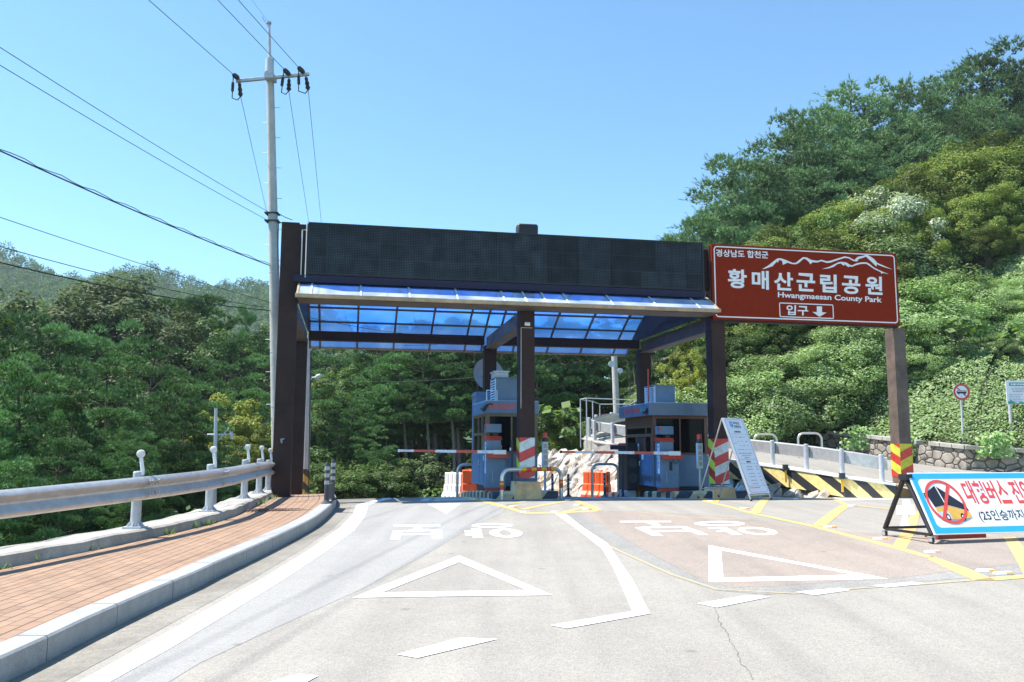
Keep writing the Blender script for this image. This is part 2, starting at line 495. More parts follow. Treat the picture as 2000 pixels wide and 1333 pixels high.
def brick_mat():
    m, n, N, L = newmat('clay paving bricks')
    out = N.new('ShaderNodeOutputMaterial')
    p = N.new('ShaderNodeBsdfPrincipled')
    L.new(p.outputs[0], out.inputs[0])
    p.inputs['Roughness'].default_value = 0.85
    uv = N.new('ShaderNodeUVMap')
    b = N.new('ShaderNodeTexBrick')
    b.inputs['Scale'].default_value = 1.0
    b.inputs['Brick Width'].default_value = 0.23
    b.inputs['Row Height'].default_value = 0.115
    b.inputs['Mortar Size'].default_value = 0.006
    b.inputs['Mortar Smooth'].default_value = 0.2
    b.inputs['Color1'].default_value = (0.315, 0.205, 0.132, 1)
    b.inputs['Color2'].default_value = (0.285, 0.178, 0.112, 1)
    b.inputs['Mortar'].default_value = (0.13, 0.085, 0.065, 1)
    L.new(uv.outputs[0], b.inputs['Vector'])
    no = N.new('ShaderNodeTexNoise')
    no.inputs['Scale'].default_value = 3
    no.inputs['Detail'].default_value = 8
    L.new(uv.outputs[0], no.inputs['Vector'])
    r = ramp(N, [(0.3, (0.85,) * 3), (0.7, (1.12, 1.1, 1.08))])
    L.new(no.outputs['Fac'], r.inputs[0])
    # every seventh course has a wider dark joint
    sx = N.new('ShaderNodeSeparateXYZ')
    L.new(uv.outputs[0], sx.inputs[0])
    dv = N.new('ShaderNodeMath'); dv.operation = 'DIVIDE'; dv.inputs[1].default_value = 0.23
    L.new(sx.outputs['Y'], dv.inputs[0])
    fr = N.new('ShaderNodeMath'); fr.operation = 'FRACT'
    L.new(dv.outputs[0], fr.inputs[0])
    lt = N.new('ShaderNodeMath'); lt.operation = 'LESS_THAN'; lt.inputs[1].default_value = 0.07
    L.new(fr.outputs[0], lt.inputs[0])
    mj = N.new('ShaderNodeMix'); mj.data_type = 'RGBA'
    mj.inputs['B'].default_value = (0.125, 0.075, 0.055, 1)
    L.new(lt.outputs[0], mj.inputs['Factor'])
    L.new(b.outputs['Color'], mj.inputs['A'])
    mx = N.new('ShaderNodeMix')
    mx.data_type = 'RGBA'
    mx.blend_type = 'MULTIPLY'
    mx.inputs['Factor'].default_value = 1
    L.new(mj.outputs['Result'], mx.inputs['A'])
    L.new(r.outputs[0], mx.inputs['B'])
    L.new(mx.outputs['Result'], p.inputs['Base Color'])
    bp = N.new('ShaderNodeBump')
    bp.inputs['Strength'].default_value = 0.4
    bp.inputs['Distance'].default_value = 0.004
    bp.invert = True
    L.new(b.outputs['Fac'], bp.inputs['Height'])
    L.new(bp.outputs[0], p.inputs['Normal'])
    return m
M['brick'] = brick_mat()

def rock_mat():
    m, n, N, L = newmat('pale rubble stone')
    out = N.new('ShaderNodeOutputMaterial')
    p = N.new('ShaderNodeBsdfPrincipled')
    L.new(p.outputs[0], out.inputs[0])
    p.inputs['Roughness'].default_value = 0.85
    g = N.new('ShaderNodeNewGeometry')
    tc = N.new('ShaderNodeTexCoord')
    r = ramp(N, [(0, (0.36, 0.345, 0.32)), (0.55, (0.52, 0.50, 0.46)), (0.82, (0.50, 0.43, 0.35)), (1, (0.46, 0.34, 0.23))])
    L.new(g.outputs['Random Per Island'], r.inputs[0])
    no = N.new('ShaderNodeTexNoise')
    no.inputs['Scale'].default_value = 5
    no.inputs['Detail'].default_value = 8
    L.new(tc.outputs['Object'], no.inputs['Vector'])
    r2 = ramp(N, [(0.35, (0.50, 0.46, 0.42)), (0.58, (1.05,) * 3)])
    L.new(no.outputs['Fac'], r2.inputs[0])
    mx = N.new('ShaderNodeMix')
    mx.data_type = 'RGBA'
    mx.blend_type = 'MULTIPLY'
    mx.inputs['Factor'].default_value = 1
    L.new(r.outputs[0], mx.inputs['A'])
    L.new(r2.outputs[0], mx.inputs['B'])
    L.new(mx.outputs['Result'], p.inputs['Base Color'])
    b = N.new('ShaderNodeBump')
    b.inputs['Strength'].default_value = 0.8
    b.inputs['Distance'].default_value = 0.04
    L.new(no.outputs['Fac'], b.inputs['Height'])
    L.new(b.outputs[0], p.inputs['Normal'])
    return m
M['rock'] = rock_mat()

def blockwall_mat():
    m, n, N, L = newmat('carved concrete blocks')
    out = N.new('ShaderNodeOutputMaterial')
    p = N.new('ShaderNodeBsdfPrincipled')
    L.new(p.outputs[0], out.inputs[0])
    p.inputs['Roughness'].default_value = 0.9
    uv = N.new('ShaderNodeUVMap')
    v = N.new('ShaderNodeTexVoronoi')
    v.feature = 'DISTANCE_TO_EDGE'
    v.inputs['Scale'].default_value = 3.1
    L.new(uv.outputs[0], v.inputs['Vector'])
    no = N.new('ShaderNodeTexNoise')
    no.inputs['Scale'].default_value = 4
    no.inputs['Detail'].default_value = 8
    L.new(uv.outputs[0], no.inputs['Vector'])
    r = ramp(N, [(0.02, (0.075, 0.065, 0.055)), (0.08, (0.30, 0.265, 0.225))])
    L.new(v.outputs[0], r.inputs[0])
    r2 = ramp(N, [(0.35, (0.7,) * 3), (0.65, (1.2,) * 3)])
    L.new(no.outputs['Fac'], r2.inputs[0])
    mx = N.new('ShaderNodeMix')
    mx.data_type = 'RGBA'
    mx.blend_type = 'MULTIPLY'
    mx.inputs['Factor'].default_value = 1
    L.new(r.outputs[0], mx.inputs['A'])
    L.new(r2.outputs[0], mx.inputs['B'])
    L.new(mx.outputs['Result'], p.inputs['Base Color'])
    b = N.new('ShaderNodeBump')
    b.inputs['Strength'].default_value = 0.9
    b.inputs['Distance'].default_value = 0.03
    r3 = ramp(N, [(0.0, (0, 0, 0)), (0.12, (1, 1, 1))])
    L.new(v.outputs[0], r3.inputs[0])
    L.new(r3.outputs[0], b.inputs['Height'])
    L.new(b.outputs[0], p.inputs['Normal'])
    return m
M['blockwall'] = blockwall_mat()

# ------------------------------------------------------------ mesh helpers
class MB:
    def __init__(s):
        s.v, s.f, s.m = [], [], []

    def add(s, vs, fs, mi=0):
        o = len(s.v)
        s.v += [tuple(p) for p in vs]
        for f in fs:
            s.f.append(tuple(i + o for i in f))
            s.m.append(mi)
        return s

    def box(s, x0, x1, y0, y1, z0, z1, mi=0, T=None):
        P = [Vector((x, y, z)) for z in (z0, z1) for y in (y0, y1) for x in (x0, x1)]
        if T:
            P = [T @ p for p in P]
        s.add(P, [(0, 2, 3, 1), (4, 5, 7, 6), (0, 1, 5, 4), (1, 3, 7, 5), (3, 2, 6, 7), (2, 0, 4, 6)], mi)
        return s

    def tube(s, pts, r, n=10, mi=0, cap=True, closed=False):
        pts = [Vector(p) for p in pts]
        rs = r if isinstance(r, (list, tuple)) else [r] * len(pts)
        rings = []
        prev = None
        for i, p in enumerate(pts):
            a = pts[max(0, i - 1)]
            b = pts[min(len(pts) - 1, i + 1)]
            d = (b - a)
            if d.length < 1e-9:
                d = Vector((0, 0, 1))
            d.normalize()
            if prev is None:
                up = Vector((0, 0, 1)) if abs(d.z) < 0.9 else Vector((1, 0, 0))
                x = d.cross(up).normalized()
            else:
                x = (prev - d * prev.dot(d))
                x = x.normalized() if x.length > 1e-6 else d.orthogonal().normalized()
            prev = x
            y = d.cross(x)
            rings.append([p + (x * math.cos(2 * math.pi * k / n) + y * math.sin(2 * math.pi * k / n)) * rs[i] for k in range(n)])
        vs = [q for rg in rings for q in rg]
        fs = []
        for i in range(len(pts) - 1):
            for k in range(n):
                k2 = (k + 1) % n
                fs.append((i * n + k, i * n + k2, (i + 1) * n + k2, (i + 1) * n + k))
        if cap:
            fs.append(tuple(range(n))[::-1])
            fs.append(tuple((len(pts) - 1) * n + k for k in range(n)))
        s.add(vs, fs, mi)
        return s

    def prism(s, poly, a, b, mi=0):
        """poly: list of 3D points (one face), extruded from +a to +b (vectors)"""
        poly = [Vector(p) for p in poly]
        n = len(poly)
        a, b = Vector(a), Vector(b)
        vs = [p + a for p in poly] + [p + b for p in poly]
        fs = [tuple(range(n))[::-1], tuple(range(n, 2 * n))]
        fs += [(i, (i + 1) % n, n + (i + 1) % n, n + i) for i in range(n)]
        s.add(vs, fs, mi)
        return s

    def flat(s, poly, mi=0):
        """a concave planar polygon, tessellated"""
        P = [Vector(p) for p in poly]
        tr = tessellate_polygon([P])
        s.add(P, tr, mi)
        return s

    def lathe(s, prof, n=20, mi=0, T=None):
        vs, fs = [], []
        for (r, z) in prof:
            for k in range(n):
                a = 2 * math.pi * k / n
                p = Vector((r * math.cos(a), r * math.sin(a), z))
                vs.append(T @ p if T else p)
        for i in range(len(prof) - 1):
            for k in range(n):
                k2 = (k + 1) % n
                fs.append((i * n + k, i * n + k2, (i + 1) * n + k2, (i + 1) * n + k))
        s.add(vs, fs, mi)
        return s

    def loft(s, rows, mi=0, close=False):
        n = len(rows[0])
        vs = [p for r in rows for p in r]
        fs = []
        for i in range(len(rows) - 1):
            for k in range(n - (0 if close else 1)):
                k2 = (k + 1) % n
                fs.append((i * n + k, i * n + k2, (i + 1) * n + k2, (i + 1) * n + k))
        s.add(vs, fs, mi)
        return s

    def build(s, name, mats, parent=None, smooth=False, bevel=0.0):
        me = bpy.data.meshes.new(name)
        me.from_pydata([tuple(p) for p in s.v], [], s.f)
        if not isinstance(mats, (list, tuple)):
            mats = [mats]
        for m in mats:
            me.materials.append(M[m] if isinstance(m, str) else m)
        for i, p in enumerate(me.polygons):
            p.material_index = s.m[i]
            p.use_smooth = smooth
        bm = bmesh.new()
        bm.from_mesh(me)
        bmesh.ops.recalc_face_normals(bm, faces=bm.faces)
        bm.to_mesh(me)
        bm.free()
        if smooth:
            try:
                me.set_sharp_from_angle(angle=rad(40))
            except Exception:
                pass
        o = bpy.data.objects.new(name, me)
        COL.objects.link(o)
        if parent:
            o.parent = parent
        if bevel > 0:
            b = o.modifiers.new('bevel', 'BEVEL')
            b.width = bevel
            b.segments = 2
            b.limit_method = 'ANGLE'
        return o

def np_mesh(name, V, n_per, mats, parent=None):
    """many separate faces of n_per corners each, from a (k*n_per,3) array"""
    V = np.asarray(V, dtype=np.float32).reshape(-1, 3)
    k = len(V) // n_per
    me = bpy.data.meshes.new(name)
    me.vertices.add(len(V))
    me.vertices.foreach_set('co', V.ravel())
    me.loops.add(len(V))
    me.loops.foreach_set('vertex_index', np.arange(len(V), dtype=np.int32))
    me.polygons.add(k)
    me.polygons.foreach_set('loop_start', np.arange(0, len(V), n_per, dtype=np.int32))
    me.polygons.foreach_set('loop_total', np.full(k, n_per, dtype=np.int32))
    me.update(calc_edges=True)
    me.materials.append(M[mats])
    o = bpy.data.objects.new(name, me)
    COL.objects.link(o)
    if parent:
        o.parent = parent
    return o

def tag(o, label=None, cat=None, group=None, kind=None):
    if label: o['label'] = label
    if cat: o['category'] = cat
    if group: o['group'] = group
    if kind: o['kind'] = kind
    return o

def thing(name, label, cat, loc=(0, 0, 0), rotz=0.0, group=None):
    o = bpy.data.objects.new(name, None)
    o.empty_display_size = 0.2
    COL.objects.link(o)
    o.location = loc
    o.rotation_euler = (0, 0, rotz)
    return tag(o, label, cat, group)

def dup(root, loc, rotz=0.0, scale=1.0, label=None, group=None):
    r = root.copy()
    COL.objects.link(r)
    r.location = loc
    r.rotation_euler = (0, 0, rotz)
    r.scale = (scale,) * 3 if not isinstance(scale, tuple) else scale
    if label: r['label'] = label
    if group: r['group'] = group
    for ch in list(root.children):
        c = ch.copy()
        COL.objects.link(c)
        c.parent = r
        for g in list(ch.children):
            d = g.copy()
            COL.objects.link(d)
            d.parent = c
    return r

# text as mesh outlines, scaled so that its ink fills the unit square
_tc = {}
def glyphs(txt, bold=0.0, align='LEFT'):
    key = (txt, bold)
    if key in _tc:
        return _tc[key]
    cu = bpy.data.curves.new('lettering', 'FONT')
    cu.body = txt
    cu.size = 1.0
    cu.offset = bold
    cu.align_x = 'CENTER' if '\n' in txt else 'LEFT'
    cu.resolution_u = 3
    ob = bpy.data.objects.new('lettering', cu)
    COL.objects.link(ob)
    dg = bpy.context.evaluated_depsgraph_get()
    dg.update()
    me = ob.evaluated_get(dg).to_mesh()
    V = [(v.co.x, v.co.y) for v in me.vertices]
    Fs = [tuple(p.vertices) for p in me.polygons]
    ob.evaluated_get(dg).to_mesh_clear()
    bpy.data.objects.remove(ob)
    bpy.data.curves.remove(cu)
    if not V:
        _tc[key] = ([], [])
        return _tc[key]
    xs = [v[0] for v in V]; ys = [v[1] for v in V]
    x0, x1, y0, y1 = min(xs), max(xs), min(ys), max(ys)
    V = [((x - x0) / max(1e-6, x1 - x0), (y - y0) / max(1e-6, y1 - y0)) for x, y in V]
    _tc[key] = (V, Fs)
    return _tc[key]

def put_text(mb, txt, P0, U, W, mi=0, bold=0.0):
    V, Fs = glyphs(txt, bold)
    P0, U, W = Vector(P0), Vector(U), Vector(W)
    mb.add([P0 + U * x + W * y for x, y in V], Fs, mi)

# ------------------------------------------------------------ rays of the photograph -> places in the world
EYEV = Vector((0, 0, EYE))
def ray(u, v):
    return (RM @ Vector(((u - CX) / F, -(v - CY) / F, -1.0)))

def prof(y):
    if y < 14: return -0.28 + 0.0215 * y
    d = min(y, 25.0) - 14
    z = 0.021 + 0.0215 * d - 0.00415 * d * d
    if y > 25: z -= 0.07 * (min(y, 60) - 25)
    return z

def zg(x, y):
    q = max(0.0, 1.0 - max(x, -7.0))
    return prof(y) - 0.003 * q * q

def GR(u, v, dz=0.0):
    d = ray(u, v)
    t, best = 2.0, None
    prev = None
    while t < 120:
        p = EYEV + d * t
        h = p.z - zg(p.x, p.y) - dz
        if h <= 0:
            lo, hi = t - 0.1, t
            for _ in range(30):
                md = (lo + hi) / 2
                q = EYEV + d * md
                if q.z - zg(q.x, q.y) - dz > 0: lo = md
                else: hi = md
            q = EYEV + d * hi
            return Vector((q.x, q.y, zg(q.x, q.y) + dz))
        t += 0.1
    y = 21.0
    q = EYEV + d * (y / d.y)
    return Vector((q.x, q.y, zg(q.x, q.y) + dz))

def AT(u, v, Y):
    d = ray(u, v)
    return EYEV + d * (Y / d.y)

GA = rad(11.0)
GO = Vector((0.33, 20.0, 0.0))
ES = Vector((math.cos(GA), math.sin(GA), 0))
ET = Vector((-math.sin(GA), math.cos(GA), 0))
def GP(u, v, t):
    """ray meets the plane t behind the gate line: (along, up)"""
    d = ray(u, v)
    n = ET
    k = ((GO + ET * t - EYEV).dot(n)) / d.dot(n)
    p = EYEV + d * k
    return ((p - GO).dot(ES), p.z)
def GW(s, t, z=0.0):
    return GO + ES * s + ET * t + Vector((0, 0, z))
# ------------------------------------------------------------ terrain
TOE = [(60, 17.0, .2), (30, 22.0, .3), (17, 25.2, .38), (13.9, 26.0, .56), (12.1, 30.3, 1.0), (9, 33.9, 1.5), (7, 36.4, 2.0), (5, 40, 2.4), (4, 50, 2.0), (6, 80, 1.0), (20, 140, 1.0)]
NEAR = [(40, 15.0, .05), (22, 17.5, .0), (13, 19.3, -.01), (10.4, 21.1, .08), (9.6, 21.25, .27), (8.6, 21.6, .42), (7.6, 23, .62), (6, 25, .85), (4.5, 27, 1.1), (2.9, 29, 1.36), (2.45, 30.3, 1.52), (3.2, 32, 1.75), (6, 34, 2.1), (7.5, 37.5, 2.4)]
FAR = [(45, 19.3, .22), (24, 23.4, .33), (17, 25.0, .36), (13.8, 25.8, .56), (13.0, 28, .76), (12.0, 30.1, 1.0), (10.8, 32, 1.22), (9.5, 33.3, 1.42), (8.9, 33.8, 1.5), (8.4, 34.5, 1.6), (8.2, 35, 1.7), (8.1, 35.6, 1.85), (8.0, 36.3, 2.1), (8.4, 37.5, 2.4)]
GLINE = [(-12, -4), (-9.0, 3), (-6.9, 8), (-5.62, 11.2), (-5.5, 14.5), (-5.85, 17.4), (-6.3, 19.9), (-6.9, 22.5), (-8, 27), (-10, 34), (-14, 45), (-22, 60)]

def sdist(poly, X, Y):
    """signed distance to a polyline (positive to the right of travel) and the third coordinate there"""
    P = np.array(poly, float)
    best = np.full(X.shape, 1e9); sg = np.ones(X.shape); zz = np.zeros(X.shape)
    for i in range(len(P) - 1):
        a, b = P[i], P[i + 1]
        dx, dy = b[0] - a[0], b[1] - a[1]
        t = np.clip(((X - a[0]) * dx + (Y - a[1]) * dy) / (dx * dx + dy * dy), 0, 1)
        d = np.hypot(X - a[0] - t * dx, Y - a[1] - t * dy)
        c = dx * (Y - a[1]) - dy * (X - a[0])
        m = d < best - 1e-9
        best = np.where(m, d, best)
        sg = np.where(m, np.where(c > 0, -1.0, 1.0), sg)
        if P.shape[1] > 2:
            zz = np.where(m, a[2] + t * (b[2] - a[2]), zz)
    return best * sg, zz

def vnoise(X, Y, s, seed=0):
    """smooth value noise"""
    x, y = X / s, Y / s
    xi, yi = np.floor(x), np.floor(y)
    fx, fy = x - xi, y - yi
    fx, fy = fx * fx * (3 - 2 * fx), fy * fy * (3 - 2 * fy)
    def h(a, b):
        q = np.sin(a * 127.1 + b * 311.7 + seed * 74.7) * 43758.5453
        return q - np.floor(q)
    return (h(xi, yi) * (1 - fx) + h(xi + 1, yi) * fx) * (1 - fy) + (h(xi, yi + 1) * (1 - fx) + h(xi + 1, yi + 1) * fx) * fy

def zg_np(X, Y):
    d = np.clip(Y, None, 25.0) - 14
    z = np.where(Y < 14, -0.28 + 0.0215 * Y, 0.021 + 0.0215 * d - 0.00415 * d * d)
    z = z - 0.07 * (np.clip(Y, 25, 60) - 25)
    q = np.maximum(0, 1 - np.maximum(X, -7))
    return z - 0.003 * q * q

def terrain(X, Y):
    X = np.asarray(X, float); Y = np.asarray(Y, float)
    z = zg_np(X, Y) - 0.12
    dg, _ = sdist(GLINE, X, Y)          # travel is away from the camera: negative = left of the rail
    left = np.clip(-dg - 0.35, 0, None)
    fall = np.where(left < 12, left * 0.62, 7.4 + (left - 12) * 0.03)
    z = z - np.minimum(fall, 8.5) + np.where(left > 0, 0.25 * np.minimum(left, 1) * (vnoise(X, Y, 2.0) - .5), 0)
    far = np.clip((Y - 38) / 120, 0, 1)
    z = np.where(left > 0, z + far * 6 * np.clip(left / 10, 0, 1), z)
    dn, zn = sdist(NEAR, X, Y)
    dt, zt = sdist(TOE, X, Y)
    onramp = (dn > 0.75) & (dt < 0.6)
    z = np.where(onramp, np.minimum(zn, zt) - 0.3, z)
    e = np.clip(dt - 0.3, 0, None)
    rise = np.where(e < 12, e * 0.6, 7.2 + (e - 12) * 0.36)
    rise = np.minimum(rise, 26)
    bump = (vnoise(X, Y, 3.5, 3) - .5) * 1.1 * np.clip(e / 3, 0, 1)
    hill = zt + 0.65 * np.clip((dt - 0.1) / .3, 0, 1) + rise + bump
    z = np.where(dt > 0.1, hill, z)
    mound = 3.1 * np.exp(-(((X - 1.9) / 2.3) ** 2 + ((Y - 33.2) / 2.3) ** 2))
    z = np.where((dn <= 0) & (dt <= 0.1), z + mound, z)
    back = np.clip((Y - 60) / 60, 0, 1) * 3
    return z + np.where(dt > 0.1, 0, back)

def T1(x, y):
    return float(terrain(np.array([x]), np.array([y]))[0])

def axis(a, b, fine0, fine1, fs, grow=1.25):
    v = list(np.arange(fine0, fine1 + 1e-6, fs))
    s, q = fs, fine1
    while q < b:
        s *= grow; q += s; v.append(q)
    s, q = fs, fine0
    while q > a:
        s *= grow; q -= s; v.insert(0, q)
    return np.array(v)
gx = axis(-1500, 1500, -16, 34, 0.5)
gy = axis(-300, 2200, 0, 50, 0.5)
XX, YY = np.meshgrid(gx, gy)
ZZ = terrain(XX, YY)
mb = MB()
ny, nx = XX.shape
mb.v = list(map(tuple, np.stack([XX, YY, ZZ], -1).reshape(-1, 3)))
mb.f = [(j * nx + i, j * nx + i + 1, (j + 1) * nx + i + 1, (j + 1) * nx + i) for j in range(ny - 1) for i in range(nx - 1)]
mb.m = [0] * len(mb.f)
tag(mb.build('ground', 'grassground', smooth=True), kind='structure')

# far wooded hills
def ridge(x):
    U = [-600, -200, 0, 38, 69, 114, 183, 241, 304, 359, 414, 480, 524, 600, 700, 1200]
    V = [380, 420, 474, 500, 512, 524, 534, 528, 528, 546, 541, 531, 536, 560, 640, 760]
    u = CX + F * x / 350.0
    return EYE + (875 - np.interp(u, U, V)) / F * 350.0
def hillz(X, Y):
    q = np.clip((Y - 110) / 240, 0, 1)
    q2 = np.clip((Y - 350) / 200, 0, 1)
    s = q ** 1.15
    dip = 1 - 0.16 * np.exp(-((Y - 250) / 45.0) ** 2) * np.clip((X + 190) / 60, 0, 1)
    return -9 + (ridge(X) + 3) * s * dip - 40 * q2 + (vnoise(X, Y, 38, 5) - .5) * 9 * q * (1 - q2)
hx = np.arange(-520, 120, 10.0); hy = np.arange(100, 560, 10.0)
XX, YY = np.meshgrid(hx, hy)
ZZ = hillz(XX, YY)
mb = MB(); ny, nx = XX.shape
mb.v = list(map(tuple, np.stack([XX, YY, ZZ], -1).reshape(-1, 3)))
mb.f = [(j * nx + i, j * nx + i + 1, (j + 1) * nx + i + 1, (j + 1) * nx + i) for j in range(ny - 1) for i in range(nx - 1)]
mb.m = [0] * len(mb.f)
tag(mb.build('hills', 'hillgreen', smooth=True), kind='structure')

# ------------------------------------------------------------ kerb line, road sheet
def resample(P, step):
    P = [Vector(p) for p in P]
    out = [P[0]]
    for a, b in zip(P, P[1:]):
        n = max(1, int(math.ceil((b - a).length / step)))
        out += [a.lerp(b, i / n) for i in range(1, n + 1)]
    return out

def smooth_line(P, it=2):
    for _ in range(it):
        Q = [P[0]]
        for a, b in zip(P, P[1:]):
            Q += [a.lerp(b, .25), a.lerp(b, .75)]
        Q.append(P[-1])
        P = Q
    return P

KH = 0.17
kpx = [(30, 1273), (145, 1216), (238, 1176), (312, 1144), (372, 1121), (420, 1098), (463, 1080), (530, 1051), (582, 1027), (621, 1007), (642, 990)]
kerb = [GR(u, v, KH) for u, v in kpx]
k0, k1 = kerb[0], kerb[2]
dk = (k0 - k1).normalized()
kerb = [k0 + dk * 6.5 + Vector((-1.2, 0, 0)), k0 + dk * 3.2 + Vector((-.3, 0, 0))] + kerb
kl = kerb[-1]
kerb += [Vector((AT(653, 974, kl.y + 1.3).x, kl.y + 1.3, 0)), Vector((AT(658, 966, kl.y + 2.8).x, kl.y + 2.8, 0)), Vector((AT(655, 964, kl.y + 5).x, kl.y + 5, 0)), Vector((-6.4, 30, 0)), Vector((-8.5, 40, 0)), Vector((-14, 55, 0)), Vector((-20, 62, 0))]
kerb = smooth_line(kerb, 2)
kerb = [Vector((p.x, p.y, zg(p.x, p.y) + KH)) for p in resample(kerb, .4)]
KY = np.array([p.y for p in kerb]); KX = np.array([p.x for p in kerb])
def XL(y): return float(np.interp(y, KY, KX))
XRP = [(-10, 60), (17.0, 45), (18.0, 24), (19.0, 15), (20.2, 11.6), (21.2, 10.2), (22.0, 8.6), (23.4, 7.35), (25.4, 4.5), (26.8, 2.6), (27.6, 1.4), (28.6, .8), (32, -.5), (40, -2.5), (62, -12)]
def XR(y): return float(np.interp(y, [p[0] for p in XRP], [p[1] for p in XRP]))
rows = []
for y in np.arange(-5, 61, .3):
    xl, xr = XL(y) - .05, XR(y)
    xs = list(np.linspace(xl, min(xr, 12), 56)) + list(np.linspace(12.2, max(xr, 12.4), 12))
    rows.append([(x, y, zg(x, y)) for x in xs])
mb = MB().loft(rows)
road = tag(mb.build('road', 'road'), kind='structure')

def inpoly(x, y, P):
    c = False
    n = len(P)
    for i in range(n):
        a, b = P[i], P[(i + 1) % n]
        if (a[1] > y) != (b[1] > y) and x < (b[0] - a[0]) * (y - a[1]) / (b[1] - a[1]) + a[0]:
            c = not c
    return c

def drape(polys, off, name, m, parent):
    """flat sheets lying on the road: polygons given as lists of world points"""
    bm = bmesh.new()
    for P in polys:
        P = [Vector((p[0], p[1], 0)) for p in P]
        tr = tessellate_polygon([P])
        vs = [bm.verts.new(p) for p in P]
        for t in tr:
            try:
                bm.faces.new([vs[i] for i in t])
            except Exception:
                pass
    for _ in range(6):
        es = [e for e in bm.edges if e.calc_length() > .45]
        if not es: break
        bmesh.ops.subdivide_edges(bm, edges=es, cuts=1)
        bmesh.ops.triangulate(bm, faces=[f for f in bm.faces if len(f.verts) > 3])
    for v in bm.verts:
        v.co.z = zg(v.co.x, v.co.y) + off
    bmesh.ops.recalc_face_normals(bm, faces=bm.faces)
    for f in bm.faces:
        if f.normal.z < 0: f.normal_flip()
    me = bpy.data.meshes.new(name)
    bm.to_mesh(me); bm.free()
    me.materials.append(M[m])
    o = bpy.data.objects.new(name, me)
    COL.objects.link(o)
    o.parent = parent
    return o

def px(poly): return [GR(u, v) for u, v in poly]
def line(pts, wd):
    """strip of a width along px points"""
    P = [GR(u, v) for u, v in pts]
    L, R = [], []
    for i, p in enumerate(P):
        d = (P[min(i + 1, len(P) - 1)] - P[max(0, i - 1)])
        d.z = 0
        d.normalize()
        n = Vector((-d.y, d.x, 0)) * wd / 2
        L.append(p + n); R.append(p - n)
    return L + R[::-1]

# concrete gutter between kerb and white line, light overlay on the near half of the left lane
edgeL = [(155, 1333), (300, 1252), (430, 1178), (520, 1127), (610, 1071), (665, 1031), (690, 1005), (696, 988)]
edgeR = [(216, 1333), (337, 1265), (466, 1187), (553, 1134), (635, 1079), (692, 1037), (714, 1008), (719, 988)]
EL = [GR(*p) for p in edgeL]; ER = [GR(*p) for p in edgeR]
EL = [EL[0] + (EL[0] - EL[1]) * 1.2] + EL; ER = [ER[0] + (ER[0] - ER[1]) * 1.2] + ER
yb = EL[-1].y
EL += [Vector((EL[-1].x - .0, yb + 3.5, 0)), Vector((EL[-1].x - .9, yb + 9, 0))]
ER += [Vector((ER[-1].x - .0, yb + 3.5, 0)), Vector((ER[-1].x - .9, yb + 9, 0))]
gut = [p + Vector((-.1, 0, 0)) for p in EL] + [Vector((XL(p.y) - .04, p.y, 0)) for p in EL[::-1]]
drape([gut], .002, 'gutter', 'gutter', road)
ov = [(990, 985), (983, 1002), (930, 1025), (850, 1072), (780, 1111), (710, 1150), (640, 1181), (510, 1240), (390, 1296), (330, 1333)]
OV = [GR(*p) for p in ov]
OV += [OV[-1] + (OV[-1] - OV[-2]) * 2.0]
drape([[p + Vector((-.06, 0, 0)) for p in ER[:-2]] + [ER[-3] + Vector((3.6, .6, 0))] + OV], .002, 'light_overlay', 'roadlight', road)
drape([px([(1085, 1005), (1160, 1042), (1240, 1092), (1320, 1128), (1400, 1154), (1500, 1162), (1640, 1152), (1800, 1137), (2000, 1120), (2250, 1098), (2250, 1070), (2000, 1085), (1760, 1120), (1640, 1126), (1440, 1135), (1300, 1080), (1200, 1025), (1130, 1000)])], .002, 'seam_patch', 'roadgrey', road)
drape([px([(1130, 999), (1190, 1035), (1290, 1092), (1380, 1138), (1430, 1148), (1510, 1146), (1640, 1136), (1760, 1129), (1900, 1112), (2010, 1100), (2250, 1080), (2250, 1050), (1950, 1050), (1700, 1042), (1560, 1030), (1420, 1010), (1250, 998)])], .0032, 'pink_patch', 'roadred', road)

W, Y = [], []
W.append(EL + ER[::-1])
W.append(px([(1084, 1004), (1130, 1037), (1175, 1072), (1197, 1108), (1214, 1146), (1235, 1195), (1075, 1223), (1108, 1229), (1270, 1200), (1235, 1132), (1203, 1086), (1186, 1062), (1140, 1032), (1103, 1004)]))
W += [px(p) for p in ([(775, 1280), (900, 1247), (972, 1250), (815, 1287)], [(1362, 1180), (1460, 1164), (1505, 1167), (1400, 1188)], [(1555, 1157), (1640, 1150), (1662, 1154), (1590, 1164)], [(1705, 1145), (1780, 1138), (1808, 1141), (1730, 1149)], [(515, 1337), (585, 1318), (622, 1322), (565, 1352)])]
W += [px(p) for p in ([(897, 1086), (1080, 1164), (1028, 1154), (897, 1099), (745, 1159), (688, 1169)], [(688, 1169), (745, 1159), (1028, 1154), (1080, 1164)],
                      [(1384, 1066), (1736, 1132), (1671, 1124), (1408, 1076), (1413, 1130), (1384, 1138)], [(1384, 1138), (1413, 1130), (1671, 1124), (1736, 1132)])]
